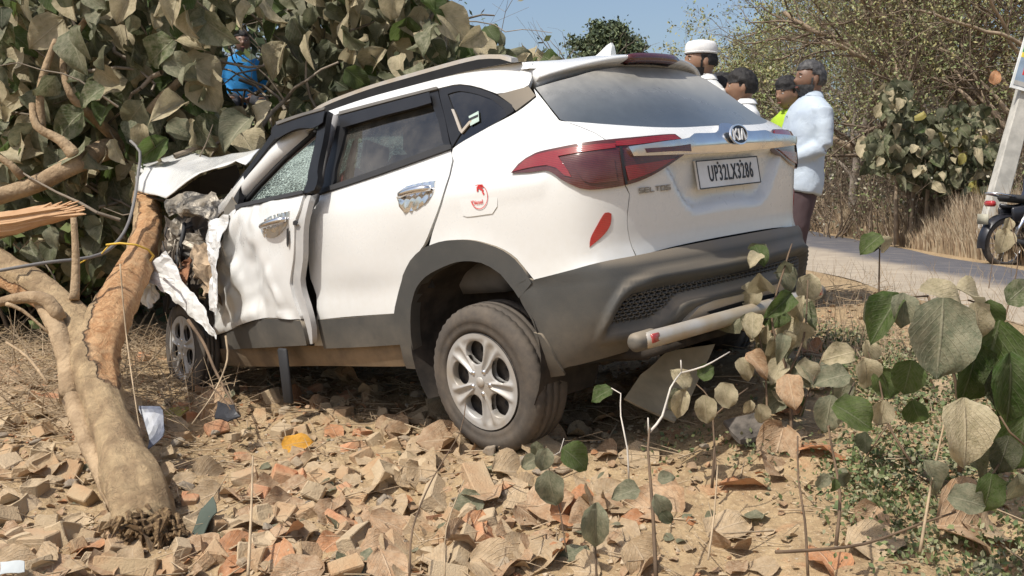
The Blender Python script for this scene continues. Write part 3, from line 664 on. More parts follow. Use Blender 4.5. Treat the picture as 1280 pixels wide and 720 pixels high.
# ---- wheels
def wheel(c, rot, flat=0, parent=None, name='wheel', squash=None):
    w = empty(name); w.parent = parent; w.matrix_local = Matrix.Translation(Vector(c)) @ rot
    R0, Ri, W = .330, .212, .205
    prof = [(Ri+.004, -.008), (Ri+.02, .004), (Ri+.05, .006), (Ri+.07, .002), (Ri+.09, -.004), (R0-.012, -.014), (R0-.003, -.026), (R0, -.04)]
    tr = [.04, .075, .079, .100, .104, .125, .129, .165]
    for i, t_ in enumerate(tr): prof.append((R0+.002-(.009 if i in (2, 4, 6)[:0] else 0), -t_))
    prof = [(Ri+.004, -.010), (Ri+.012, .004), (Ri+.03, .007), (Ri+.05, .004), (Ri+.052, .006), (Ri+.075, .002), (R0-.022, -.006), (R0-.010, -.013), (R0-.002, -.024)]
    for t_ in (.045, .085, .125): prof += [(R0+.002, -t_), (R0-.007, -t_-.001), (R0-.007, -t_-.008), (R0+.002, -t_-.009)]
    prof += [(R0-.002, -.18), (R0-.012, -.195), (R0-.03, -.203), (Ri+.02, -.205), (Ri, -.19)]
    N = 96; m = MB(); k = len(prof)
    for i in range(N):
        a = 2*math.pi*i/N
        for j, (r, h) in enumerate(prof):
            if i % 2 and j in (7, 8, 9, 20): r -= .006
            if flat: 
                zz = r*math.sin(a); zz = max(zz, -R0+flat) if zz < 0 else zz
                m.V.append((r*math.cos(a)*(1+.0), h+(.02 if r*math.sin(a) < -R0+flat and 2 < j < k-3 else 0)*(1 if h > -.1 else -1), zz)); continue
            m.V.append((r*math.cos(a), h, r*math.sin(a)))
    for i in range(N):
        for j in range(k-1): m.F.append((i*k+j, i*k+j+1, ((i+1) % N)*k+j+1, ((i+1) % N)*k+j)); m.m.append(0)
    m.build('tyre', [M['tyre']], w)
    m = MB(); m.lathe([(.0, -.06), (.06, -.06), (.10, -.045), (.16, -.055), (.19, -.06), (.195, -.012), (.207, -.004), (.216, .004), (.216, -.004), (.205, -.03), (.20, -.19)], 64)
    m.build('rim_barrel', [M['rimd']], w)
    for i in range(10):
        m = MB(); a = 2*math.pi*(i+.5)/10; m.ball((.135*math.cos(a), -.046, .135*math.sin(a)), (.014, .006, .014), 8, 5)
        m.build('disc_hole', [M['dark']], w)
    # hub cap: five broad spokes and five windows; the rings of the polar grid bend round the windows
    m = MB(); na = 360; TW = 23.
    def ring_rs(t_):
        k_ = max(0., 1-(t_/TW)**2.3)**.42; r1 = .130-.052*k_; r2 = .130+.050*k_
        return [r1*q for q in (.0, .15, .3, .42, .55, .68, .8, .9, .965, 1)]+[r2+(.214-r2)*q for q in (.0, .04, .15, .35, .55, .7, .8, .9, 1)]
    K = 19
    for low in (0, 1):
        for i in range(na):
            a = 2*math.pi*i/na; t_ = (math.degrees(a)-18) % 72; t_ = min(t_, 72-t_); s_ = 36-t_; rs = ring_rs(t_)
            for j, r in enumerate(rs):
                h = .010*math.cos(min(r/.10, 1)*math.pi/2)+.006*sst(np.array((r-.180)/.012))
                if .05 < r < .195: w_ = min(1, (r-.05)/.02, (.195-r)/.015); h += w_*(.010*math.exp(-((s_-10)/4.5)**2)-.004*math.exp(-(s_/5)**2))
                if j in (9, 10) and t_ < TW+1: h -= .005
                m.V.append((r*math.cos(a), float(h)-(.028 if low else 0), r*math.sin(a)))
    for i in range(na):
        i2 = (i+1) % na; am = (math.degrees(2*math.pi*(i+.5)/na)-18) % 72; am = min(am, 72-am)
        for j in range(K-1):
            if j == 9:
                if am < TW:
                    for q in (9, 10): m.F.append((i*K+q, i2*K+q, na*K+i2*K+q, na*K+i*K+q)); m.m.append(0)
                continue
            m.F.append((i*K+j, i*K+j+1, i2*K+j+1, i2*K+j)[::1]); m.m.append(0)
    hc = m.build('hub_cap', [M['rim']], w)
    for i in range(5):
        m = MB(); a = R_(54+72*i+36*0); m.lathe([(0, .013), (.008, .013), (.012, .006), (.012, -.01)], 12, c=(.056*math.cos(a), .0, .052*math.sin(a)))
        m.build('wheel_nut', [M['chrome']], w)
    m = MB(); m.lathe([(.0, .0165), (.020, .0155), (.024, .011)], 24); m.build('centre_cap', [M['skid']], w)
    return w
wc = np.array([-.042, .888, .189])
wheel(wc+np.array([0, 0, 0]), Matrix.Rotation(R_(-3), 4, 'X') @ Matrix.Rotation(R_(4), 4, 'Y'), parent=car)
wheel((wc[0], -wc[1], wc[2]+.05), Matrix.Rotation(math.pi, 4, 'Z'), parent=car)
fw = cp(228, 435, y=.86); print('FW', fw)
wheel(fw, Matrix.Rotation(R_(-6), 4, 'Z') @ Matrix.Rotation(R_(6), 4, 'X') @ Matrix.Rotation(R_(30), 4, 'Y') @ Matrix.Diagonal((.92, .6, .92, 1)), parent=car)
wheel((fw[0], -.86, .31), Matrix.Rotation(math.pi, 4, 'Z'), parent=car)
# wheel housing
for s in (1, -1):
    V = []; F = []; n = 24
    for i in range(n+1):
        a = R_(-35)+R_(250)*i/n; r = .405
        V += [(.0+r*math.cos(a), s*.885, .33+r*math.sin(a)), (r*math.cos(a), s*.50, .33+r*math.sin(a)), (0, s*.48, .33)]
    for i in range(n): a = i*3; F += [(a, a+1, a+4, a+3), (a+1, a+2, a+5, a+4)]
    obj('wheel_housing', V, F, M['liner'], car)
m_ = MB(); m_.tube([(-.04, -.8, .19), (-.04, .8, .19)], .045, 12); m_.box((-.25, .45, .22), (.3, .06, .06)); m_.box((.35, .55, .24), (.7, .07, .05), Matrix.Rotation(R_(6), 3, 'Y')); m_.tube([(-.1, .55, .2), (-.12, .52, .6)], .04, 12)
m_.build('rear_axle', [M['liner']], car)
# underbody and inner shell
V = []; F = []; us = list(np.linspace(-3.7, 3.7, 90)); zs = [.20, .30, .45, .6, .75, .9, 1.0, 1.06]
for u in us:
    for z in zs: p = SK.P(u, z)-SK.N(np.array(u), np.array(z))*.055; V.append(tuple(p))
kz = len(zs)
for i in range(len(us)-1):
    for j in range(kz-1):
        q = [i*kz+j, (i+1)*kz+j, (i+1)*kz+j+1, i*kz+j+1]; cx = np.mean([V[t] for t in q], 0)
        if math.hypot(cx[0], cx[2]-.33) < .43 and abs(cx[1]) > .5: continue
        if cx[0] > 1.98: continue
        F.append(tuple(q))
obj('inner_shell', V, F, M['dark'], car)
m_ = MB(); m_.box((1.05, 0, .235), (1.5, 1.5, .03)); m_.box((-.30, 0, .32), (.75, 1.0, .05)); m_.box((-.05, 0, .60), (1.0, .95, .03)); m_.box((2.3, .1, .34), (1.0, .9, .05))
m_.box((-.60, 0, .27), (.3, 1.3, .04)); m_.tube([(2.2, .3, .22), (.4, .3, .2), (-.2, .35, .2), (-.65, .5, .25)], .03, 8); m_.build('underbody', [M['liner']], car)
m_ = MB(); m_.box((-.25, 0, 1.0), (.7, 1.4, .03)); m_.build('parcel_shelf', [M['dark']], car)
xs = np.linspace(1.4, -.3, 12); V = []; F = []
for x in xs:
    e = float(f_e(x)); w = float(f_w(e))
    for s in np.linspace(-1, 1, 7): V.append((x, s*w*.96, e-.03))
for i in range(11):
    for j in range(6): a = i*7+j; F.append((a, a+7, a+8, a+1))
obj('headliner', V, F, M['seat'], car)
def seat(x, y, m, w=.5, hr=True):
    m_ = MB(); m_.box((x+.22, y, .62), (.52, w, .16), bev=.05); m_.box((x-.06, y, .95), (.14, w*.95, .62), Matrix.Rotation(R_(-14), 3, 'Y'), bev=.05)
    if hr: m_.box((x-.16, y, 1.33), (.10, .26, .17), Matrix.Rotation(R_(-12), 3, 'Y'), bev=.03)
    return m_.build('seat', [m], car)
seat(.85, .38, M['seat']); seat(.85, -.38, M['seat']); seat(.05, 0, M['seat'], 1.25, False)

# ---- door handles: a chrome cup cover with a grip bar
def handle(skin, cup, bar, parent):
    h = panel('door_handle', cup, M['chrome'], parent, sk=skin, off=.004, th=.01, step=.015, res=.02, disp=lambda u, z, P: .006*np.sin(u*160)*np.sin(z*120))
    a, b = skin.poly(bar); pts = []
    for t_ in np.linspace(0, 1, 8):
        u = a[0]+(b[0]-a[0])*t_; z = a[1]+(b[1]-a[1])*t_; pts.append(skin.P(u, z)+skin.N(np.array(u), np.array(z))*(.012+.030*math.sin(math.pi*t_)**.5))
    m_ = MB(); m_.tube(pts, [.012]+[.016]*6+[.012], 10); m_.build('grip', [M['chrome']], h)
handle(SK, [(497, 247), (504, 236), (520, 230), (545, 226), (542, 240), (534, 252), (520, 262), (506, 266), (499, 258)], [(502, 246), (541, 236)], rd)
# ---- front door, swung a little open about its front hinge
HX, HY, HA = 1.95, .885, R_(-5.5)
def swing(p):
    x = p[..., 0]-HX; y = p[..., 1]-HY; c_, s_ = math.cos(HA), math.sin(HA)
    return np.stack([HX+c_*x-s_*y, HY+s_*x+c_*y, p[..., 2]+.012*(HX-p[..., 0])], -1)
DK = Skin(swing)
def fold(p, q, w): # crease along a line in (u, z)
    p = np.array(p); q = np.array(q); d = q-p; L = np.linalg.norm(d); d /= L; n_ = np.array([-d[1], d[0]])
    def f(u, z):
        a = (u-p[0])*d[0]+(z-p[1])*d[1]; b = (u-p[0])*n_[0]+(z-p[1])*n_[1]; e = np.clip(np.minimum(a, L-a)/.05, 0, 1)
        return e*np.clip(1-np.abs(b)/w, 0, 1)
    return f
def D_(px, py): return DK.inv(px, py)
folds = [(fold(D_(273, 418), D_(300, 335), .09), .030), (fold(D_(273, 418), D_(330, 385), .08), .028), (fold(D_(271, 345), D_(294, 352), .07), -.030), (fold(D_(300, 275), D_(285, 330), .06), -.022), (fold(D_(294, 355), D_(300, 400), .06), -.03),
         (fold(D_(318, 300), D_(322, 395), .12), -.022), (fold(D_(336, 330), D_(356, 392), .05), .016), (fold(D_(300, 340), D_(276, 300), .05), .018), (fold(D_(345, 392), D_(372, 400), .04), .018)]
def fd_disp(u, z, P):
    d = sum(a*f(u, z) for f, a in folds); w = np.clip((u-2.55)/.6, .15, 1)
    return d+w*np.array([.022*noise.noise(Vector(p)*4.0)+.008*noise.noise(Vector(p)*13.) for p in P])
fd_w = [(297, 262), (303, 257), (340, 249), (381, 241), (374, 262), (368, 280), (366, 320), (366, 367), (377, 399), (335, 397), (310, 403), (292, 411), (271, 421), (269, 390), (271, 362), (271, 325), (277, 292), (285, 272)]
fdr = panel('front_door', fd_w, P_, car, sk=DK, res=.020, th=.02, disp=fd_disp, sharp=50, label='dented front door hanging slightly open')
panel('door_cladding', [(262, 426), (271, 422.5), (292, 412), (310, 404), (335, 398), (377, 400.5), (385, 431), (330, 434), (265, 437)], M['clad'], fdr, sk=DK, off=.008, th=.03)
panel('door_edge', [(380, 242), (386, 243), (381, 262), (377, 285), (376, 325), (375, 365), (383, 392), (388, 431), (384, 431), (377, 399), (366, 367), (366, 320), (368, 280), (374, 262)], simple('grey_door_edge', (.45, .44, .42), .5), fdr, sk=DK, off=-.012, th=.03, sharp=60)
panel('key_hole', [(367, 277), (370, 275), (373, 278), (371, 282), (367, 281)], M['ink'], fdr, sk=DK, off=.004, th=.003)
panel('latch_slot', [(359.5, 286), (361.5, 285), (362, 300), (361, 309), (359.5, 306)], M['ink'], fdr, sk=DK, off=.006, th=.003)
handle(DK, [(326, 284), (334, 273), (346, 268), (363, 264), (360, 277), (350, 292), (340, 297), (331, 296)], [(330, 284), (360, 274)], fdr)
panel('window_frame', [(296, 262), (291, 254), (291, 236), (318, 199), (350, 157), (380, 147), (411, 139), (405, 172), (393, 238), (381, 242), (379, 240), (388, 205), (398, 158), (376, 159), (350, 168), (321, 203), (301, 234), (297, 256)], M['black'], fdr, sk=DK, off=.002, th=.03, sharp=35)
panel('belt_moulding', [(296, 257), (340, 247), (380, 239), (381, 243), (340, 252), (303, 260), (297, 264)], M['rubber'], fdr, sk=DK, off=.012, th=.02, sharp=30)
panel('window_visor', [(350, 156), (380, 146), (411, 138), (408, 155), (396, 162), (376, 163), (352, 174), (346, 176), (343, 167)], M['black'], fdr, sk=DK, off=.022, th=.004)
panel('window_trim_strip', [(350, 155.5), (380, 145.5), (411, 137), (411, 140), (380, 149), (351, 159)], M['mesh'], fdr, sk=DK, off=.028, th=.008)
panel('mirror_base', [(282, 262), (291, 236), (293, 250), (299, 262), (291, 276), (283, 272)], M['clad'], fdr, sk=DK, off=.01, th=.03, sharp=20)
# ---- pillars, windscreen, dashboard
def bar(name, a, b, r, mat, parent, sq=1.0, n=8):
    m_ = MB(); m_.tube([a, tuple((np.array(a)*2+b)/3+np.array([.0, .01, .015])), tuple((np.array(a)+np.array(b)*2)/3+np.array([.0, .01, .015])), b], r, n); return m_.build(name, [mat], parent)
for s in (1, -1):
    a_, b_ = np.array([2.02, s*.775, 1.10]), np.array([1.30, s*.64, 1.475])
    bar('windscreen_pillar', a_, b_, .062, P_, car); bar('pillar_seal', a_+[-.08, s*.01, -.03], b_+[-.08, s*.01, -.02], .016, M['rubber'], car)
    bar('pillar_seal', a_+[-.01, s*.038, .012], b_+[-.01, s*.038, .012], .008, M['rubber'], car)
    bar('door_pillar', (1.10, s*.82, 1.02), (1.05, s*.665, 1.50), .04, simple('grey_pillar', (.35, .34, .33), .5), car)
V = []; F = []
for i in range(9):
    for j in range(9):
        s_ = -1+2*j/8; t_ = i/8; V.append((2.05-.78*t_+.10*(1-s_*s_)-.02, s_*(.76-.12*t_), 1.06+.42*t_+.02*math.sin(3*t_)))
for i in range(8):
    for j in range(8): a = i*9+j; F.append((a, a+1, a+10, a+9))
obj('windscreen', V, F, M['wshield'], car)
m_ = MB(); m_.box((1.86, 0, .93), (.42, 1.42, .22), bev=.06); m_.box((1.70, 0, .80), (.2, .3, .3), bev=.03); m_.build('dashboard', [M['dark']], car)
m_ = MB(); pts = [(1.50+.07*math.sin(a), -.38+.18*math.cos(a), .98+.16*math.sin(a)) for a in np.linspace(0, 2*math.pi, 21)]; m_.tube(pts, .014, 8, False); m_.tube([(1.50, -.38, .98), (1.75, -.38, .88)], .03, 8); m_.box((1.5, -.38, .98), (.04, .12, .08)); m_.build('steering_wheel', [M['ink']], car)
seat(.85, .38, M['seat']); 
m_ = MB(); m_.ball((1.02, .62, 1.13), (.11, .07, .10), 14, 8); m_.ball((1.10, .58, 1.02), (.10, .08, .14), 14, 8); m_.build('seat_cover', [M['pink']], car)
m_ = MB(); m_.box((.62, .30, 1.22), (.03, .12, .40), Matrix.Rotation(R_(-25), 3, 'Y') @ Matrix.Rotation(R_(30), 3, 'X'), bev=.01); m_.box((.98, .52, 1.18), (.04, .16, .34), Matrix.Rotation(R_(20), 3, 'X'), bev=.01); m_.build('airbag', [M['beige']], car)
# ---- crushed front end
def sheet(name, pts, tris, mat, parent, n=6, amp=.02, fr=6., th=.006, smooth=False, seed=0, label=None):
    C = [cp(p[0], p[1], d=p[2]) for p in pts]; bm = bmesh.new(); vs = [bm.verts.new(c) for c in C]
    for t_ in tris:
        try: bm.faces.new([vs[k] for k in t_])
        except ValueError: pass
    bmesh.ops.subdivide_edges(bm, edges=bm.edges[:], cuts=n, use_grid_fill=True); bmesh.ops.triangulate(bm, faces=bm.faces[:])
    for v in bm.verts:
        p = v.co*fr+Vector((seed*7.1, 0, 0)); f = noise.noise_vector(p)+noise.noise_vector(p*2.7)*.45; v.co += f*amp
    bmesh.ops.recalc_face_normals(bm, faces=bm.faces[:]); 
    g = bmesh.ops.solidify(bm, geom=bm.faces[:], thickness=th)
    bm.verts.index_update(); V = [v.co.copy() for v in bm.verts]; F = [[q.index for q in f.verts] for f in bm.faces]; bm.free()
    return obj(name, V, F, mat, parent, smooth, None, label)
hood = [(166, 207, 7.0), (235, 189, 7.15), (262, 197, 6.75), (325, 186, 5.95), (307, 205, 5.75), (295, 201, 5.85), (250, 217, 6.10), (206, 247, 6.35), (172, 238, 6.7), (215, 212, 6.65), (292, 180, 6.9)]
hd = sheet('bonnet', hood, [(8, 0, 9), (0, 1, 9), (1, 2, 9), (9, 2, 6), (8, 9, 7), (7, 9, 6), (2, 3, 5), (2, 5, 6), (3, 4, 5)], P_, car, 7, .010, 5, .006, True, label='buckled white bonnet folded upward')
sheet('bonnet_underside', [(172, 240, 6.8), (206, 250, 6.45), (250, 220, 6.25), (295, 205, 6.0), (305, 240, 6.3), (250, 245, 6.6), (200, 250, 6.9)], [(0, 1, 6), (1, 2, 5), (1, 5, 6), (2, 3, 4), (2, 4, 5)], M['dark'], hd, 3, .01)
fe = M['crush']
sheet('crumpled_wing', [(204, 254, 6.2), (233, 241, 6.1), (270, 241, 5.95), (282, 262, 5.75), (262, 272, 5.8), (238, 262, 5.85), (210, 272, 6.1)], [(0, 1, 5), (1, 2, 5), (2, 3, 4), (2, 4, 5), (0, 5, 6), (5, 4, 6)], fe, car, 7, .035, 9, .005, label='crumpled grey inner wing')
sheet('torn_panel', [(258, 278, 5.85), (285, 268, 5.6), (277, 292, 5.6), (271, 325, 5.55), (270, 362, 5.5), (269, 395, 5.5), (262, 380, 5.7), (264, 340, 5.75), (259, 310, 5.8)], [(0, 1, 2), (0, 2, 8), (8, 2, 3), (8, 3, 7), (7, 3, 4), (7, 4, 6), (6, 4, 5)], P_, car, 6, .022, 11, .004, label='white front wing remnant, torn and creased')
sheet('torn_wing', [(208, 312, 5.95), (180, 350, 6.05), (202, 360, 5.95), (228, 350, 5.85), (243, 370, 5.72), (257, 386, 5.62), (272, 423, 5.5), (256, 412, 5.6), (238, 396, 5.72), (220, 376, 5.85), (194, 355, 6.0), (184, 338, 6.1)], [(0, 11, 3), (11, 1, 10), (11, 10, 3), (1, 2, 10), (10, 2, 3), (2, 9, 3), (3, 9, 4), (9, 8, 4), (4, 8, 5), (8, 7, 5), (5, 7, 6)], P_, car, 6, .020, 10, .004, label='torn strip of white wing hanging over the front wheel')
sheet('torn_wing', [(175, 352, 6.1), (196, 340, 6.05), (200, 372, 6.0), (186, 384, 6.05), (178, 378, 6.15)], [(0, 1, 2), (0, 2, 3), (0, 3, 4)], P_, car, 5, .035, 14, .004)
for k, (pp, m) in enumerate([([(206, 272, 6.4), (262, 275, 6.1), (262, 350, 6.0), (236, 372, 6.1), (204, 322, 6.3)], simple('dirty_engine_bay', (.075, .058, .042), .9, .5, 12, .5)),
        ([(222, 300, 6.1), (250, 282, 5.95), (258, 330, 5.9), (232, 345, 6.0)], fe), ([(240, 310, 5.95), (264, 300, 5.8), (266, 372, 5.75), (246, 366, 5.9)], simple('shredded_plastic', (.30, .22, .14), .9, .5, 20, .5)),
        ([(212, 340, 6.1), (236, 322, 6.0), (240, 362, 5.95)], simple('rusty_metal', (.24, .11, .055), .9, .5, 20, .5)), ([(208, 282, 6.2), (236, 270, 6.1), (232, 300, 6.1), (212, 318, 6.2)], M['crush'])]):
    sheet('crushed_panel', pp, [(0, i, i+1) for i in range(1, len(pp)-1)], m, car, 7, .05, 10, .004, seed=k)
random.seed(3)
for k in range(13):
    x0, y0 = random.uniform(206, 262), random.uniform(262, 330); d0 = random.uniform(5.95, 6.3); pts = []
    for i in range(6): pts.append(cp(x0+i*random.uniform(-3, 4), y0+i*random.uniform(5, 17), d=d0+random.uniform(-.05, .05)))
    m_ = MB(); m_.tube(pts, random.choice([.004, .006, .008, .014]), 6); m_.build('wiring' if k % 3 else 'bent_strut', [M['rubber'] if k % 3 else M['crush']], car)
m_ = MB(); m_.box((2.32, .05, .66), (.50, 1.15, .46), bev=.05); m_.box((2.35, .1, .9), (.3, .5, .14), bev=.03); m_.box((2.62, -.1, .62), (.12, 1.2, .3), bev=.02); m_.build('engine', [M['crush']], car)
sheet('wheel_arch_liner', [(204, 372, 6.3), (226, 362, 6.2), (248, 385, 6.05), (264, 424, 5.9), (252, 412, 6.0), (238, 390, 6.1), (224, 378, 6.2), (206, 392, 6.35)], [(0, 1, 7), (1, 6, 7), (1, 2, 6), (2, 5, 6), (2, 3, 5), (3, 4, 5)], M['dark'], car, 4, .02, 6)
m_ = MB(); m_.box(tuple(cp(357, 470, d=5.35)), (.085, .02, .30), Matrix.Rotation(R_(-2), 3, 'Y'), bev=.01); m_.build('hanging_strap', [M['rubber']], car)
# ================================================================= GROUND, ROAD
def fastmesh(name, V, Q, mats, midx=None, smooth=True, uv=None):
    """V (n,3), Q (m,k) faces of one size or list of such arrays"""
    V = np.asarray(V, np.float32); Qs = Q if isinstance(Q, list) else [Q]; me = bpy.data.meshes.new(name)
    me.vertices.add(len(V)); me.vertices.foreach_set('co', V.ravel())
    loops = np.concatenate([q.ravel() for q in Qs]).astype(np.int32); sizes = np.concatenate([np.full(len(q), q.shape[1]) for q in Qs]).astype(np.int32)
    me.loops.add(len(loops)); me.loops.foreach_set('vertex_index', loops); me.polygons.add(len(sizes))
    me.polygons.foreach_set('loop_start', np.concatenate([[0], np.cumsum(sizes)[:-1]]).astype(np.int32))
    me.polygons.foreach_set('loop_total', sizes)
    for m in (mats if isinstance(mats, (list, tuple)) else [mats]): me.materials.append(m)
    if midx is not None: me.polygons.foreach_set('material_index', np.asarray(midx, np.int32))
    me.polygons.foreach_set('use_smooth', np.full(len(sizes), smooth))
    if uv is not None:
        l = me.uv_layers.new(name='UVMap'); l.data.foreach_set('uv', np.asarray(uv, np.float32)[loops].ravel())
    me.update(calc_edges=True); me.validate(); return me
def tubes_np(P0, P1, R0, R1, n=5):
    P0 = np.asarray(P0, float); P1 = np.asarray(P1, float); d = P1-P0; d /= np.linalg.norm(d, axis=1, keepdims=True)+1e-9
    h = np.where(np.abs(d[:, 2:3]) > .9, np.array([[1., 0, 0]]), np.array([[0, 0, 1.]])); a = np.cross(d, h); a /= np.linalg.norm(a, axis=1, keepdims=True); b = np.cross(d, a)
    t = np.arange(n)*2*np.pi/n; ring = a[:, None]*np.cos(t)[None, :, None]+b[:, None]*np.sin(t)[None, :, None]
    V = np.concatenate([P0[:, None]+ring*np.asarray(R0)[:, None, None], P1[:, None]+ring*np.asarray(R1)[:, None, None]], 1).reshape(-1, 3)
    k = np.arange(n); k2 = (k+1) % n; q = np.stack([k, k2, k2+n, k+n], 1); Q = (q[None]+(np.arange(len(P0))*2*n)[:, None, None]).reshape(-1, 4)
    return V, Q
CTRL = [(60, 700, -.55), (300, 700, -.55), (640, 700, -.52), (900, 700, -.43), (1100, 700, -.38), (1270, 700, -.35), (60, 560, -.42), (200, 600, -.45), (400, 560, -.42), (615, 572, -.33), (760, 580, -.33), (900, 600, -.31), (1100, 600, -.26), (1270, 600, -.22),
        (60, 480, -.36), (230, 487, -.36), (400, 488, -.38), (520, 500, -.38), (700, 500, -.30), (850, 500, -.17), (860, 462, -.06), (930, 448, .0), (960, 500, -.11), (1100, 500, -.12), (1270, 500, -.10), (1010, 430, -.05), (1150, 430, -.03), (1270, 430, .0), (1020, 350, 0), (1150, 385, 0), (1270, 405, 0), (60, 400, -.34), (0, 350, -.33), (150, 340, -.33)]
cpts = []
for px, py, z in CTRL:
    r = at(px, py, 1)-Vector((0, 0, CAMZ)); t_ = (z-CAMZ)/r.z; cpts.append((r.x*t_, r.y*t_, z))
cpts += [(x, y, z) for x, y, z in [(-8, 3, -.4), (-8, 12, -.3), (-3, 14, -.2), (0, 12, -.12), (2, 9, -.02), (1.0, 7.5, -.12), (2.2, 7.3, -.03), (-12, 30, -.1), (12, 3, -.1), (0, 1.5, -.6), (-4, 1.5, -.6), (4, 1.5, -.3), (8, 8, -.05), (12, 20, -.1), (4, 30, -.02), (0, 30, -.1), (30, 30, -.1), (-30, 30, -.2), (-30, 0, -.4), (30, 0, -.2), (0, -10, -.5), (0, 60, -.1)]]
cpts = np.array(cpts)
def _tps(d2): return np.where(d2 > 1e-12, d2*np.log(d2+1e-12), 0)
_n = len(cpts); _K = _tps(((cpts[:, None, :2]-cpts[None, :, :2])**2).sum(-1))+np.eye(_n)*.02; _P = np.c_[np.ones(_n), cpts[:, :2]]
_A = np.block([[_K, _P], [_P.T, np.zeros((3, 3))]]); _w = np.linalg.solve(_A, np.r_[cpts[:, 2], 0, 0, 0])
def bend(y): return .10*np.maximum(0, y-26)**1.25
def road_near(y): return -bend(y)+3.12+.02*(y-6)+np.maximum(0, y-14)*.10
def road_far(y): return -bend(y)+5.05+.085*(y-6)+np.maximum(0, y-14)*.03+np.maximum(0, y-24)*.02
def Gs(x, y):
    x = np.asarray(x, float); y = np.asarray(y, float); X = np.clip(x, -28, 28); Y = np.clip(y, -9, 58)
    d2 = (X[..., None]-cpts[:, 0])**2+(Y[..., None]-cpts[:, 1])**2
    z = _tps(d2) @ _w[:_n]+_w[_n]+_w[_n+1]*X+_w[_n+2]*Y; z = np.clip(z, -.75, .05)
    e = np.minimum(x-road_near(y)+1.0, road_far(y)+1.0-x)/.9; e = np.clip(e, 0, 1); e = e*e*(3-2*e)*np.clip((y+5)/2, 0, 1)
    inn = np.clip(np.minimum(x-road_near(y), road_far(y)-x)/.15, 0, 1); return z*(1-e)+e*(.004-.022*inn)
def vnoise(x, y, f, s=0):
    """cheap value noise in numpy"""
    x = np.asarray(x)*f+s*13.7; y = np.asarray(y)*f+s*7.3; xi = np.floor(x); yi = np.floor(y); fx = x-xi; fy = y-yi; fx = fx*fx*(3-2*fx); fy = fy*fy*(3-2*fy)
    h = lambda a, b: np.modf(np.abs(np.sin(a*127.1+b*311.7+s*17.)*43758.5453))[0]
    return (h(xi, yi)*(1-fx)+h(xi+1, yi)*fx)*(1-fy)+(h(xi, yi+1)*(1-fx)+h(xi+1, yi+1)*fx)*fy-.5
def G(x, y):
    z = Gs(x, y); e = np.minimum(x-road_near(y)+.25, road_far(y)+.25-x); k = np.clip(-e/.4, 0, 1)
    k2 = np.clip((9-y)/3, .15, 1)
    rub = np.clip((1.0-x)/1.0, .35, 1)*k2
    return z+k*((vnoise(x, y, 1.1, 1)*.10+vnoise(x, y, 3.1, 2)*.07)*.7+(vnoise(x, y, 8, 3)*.045+vnoise(x, y, 19, 4)*.022)*rub+vnoise(x, y, 42, 5)*.010*rub)
def gp(px, py):
    """where the sight line of a picture position meets the ground"""
    r = at(px, py, 1)-Vector((0, 0, CAMZ)); t_ = 1.0
    T_ = np.arange(1.5, 40, .035); b = np.nonzero(CAMZ+r.z*T_ < G(r.x*T_, r.y*T_))[0]; t_ = T_[b[0]] if len(b) else 40.
    p = Vector((0, 0, CAMZ))+r*float(t_)
    return Vector((p.x, p.y, float(G(p.x, p.y))))
def dist_of(p): return p.y*ct-(p.z-CAMZ)*st
def ax(lo, hi, step, far, g=1.35):
    a = list(np.arange(lo, hi, step)); s = step
    while a[-1] < far: s *= g; a.append(a[-1]+s)
    s = step
    while a[0] > -far: s *= g; a.insert(0, a[0]-s)
    return np.array(a)
gx = ax(-4.2, 5.6, .042, 900); gy = ax(2.4, 8.6, .042, 900)
GX, GY = np.meshgrid(gx, gy); GZ = G(GX, GY); nx, ny = len(gx), len(gy)
i_, j_ = np.meshgrid(np.arange(nx-1), np.arange(ny-1)); b_ = (j_*nx+i_).ravel()
def dirt_mat():
    t = NT('sandy_dirt'); n1 = t.noise(1.6, 6, .6); n2 = t.noise(14, 6, .65); n3 = t.noise(70, 4, .6); v = t.voro(30, 'F1')
    c = t.mix(t.ramp(n1, .3, .7), (.33, .235, .13), (.43, .315, .18)); c = t.mix(t.ramp(n2, .35, .7, 0, .75), c, (.24, .16, .09)); c = t.mix(t.ramp(n3, .55, .72, 0, .7), c, (.56, .44, .29))
    c = t.mix(t.ramp(t.noise(5, 3), .62, .72, 0, .4), c, (.42, .20, .10))
    h = t.math('ADD', t.math('MULTIPLY', n2, 1.0), t.math('MULTIPLY', n3, .5)); h = t.math('ADD', h, t.math('MULTIPLY', v, .4))
    return t.done(t.bsdf(c, .95, t.bump(h, .9, .02), Specular_IOR_Level=.2))
M['dirt'] = dirt_mat()
gnd = link('ground', fastmesh('ground', np.stack([GX, GY, GZ], -1).reshape(-1, 3), np.stack([b_, b_+1, b_+nx+1, b_+nx], 1), M['dirt'])); gnd['kind'] = 'structure'
# road: asphalt sheet, its near half covered with pale dust
def road_mat():
    t = NT('worn_asphalt'); x = t.pos(0); y = t.pos(1)
    cl = t.math('MULTIPLY_ADD', y, .045, 3.72); d = t.math('SUBTRACT', x, cl); d = t.math('ADD', d, t.math('MULTIPLY', t.math('SUBTRACT', t.noise(1.2, 5, .6), .5), .55))
    dust = t.ramp(d, -.15, .35, .88, .10); n = t.noise(60, 4, .7); c = t.mix(t.ramp(n, .35, .7), (.060, .063, .078), (.105, .108, .125))
    c = t.mix(t.ramp(t.noise(3, 5), .45, .75, 0, .35), c, (.26, .23, .20)); c = t.mix(dust, c, t.mix(t.ramp(t.noise(4, 6, .65), .35, .7), (.36, .30, .225), (.45, .375, .28)))
    return t.done(t.bsdf(c, .95, t.bump(n, .5, .006), Specular_IOR_Level=.12))
ys_ = np.concatenate([np.arange(-6, 30, .5), np.arange(30, 260, 6)]); V = []; 
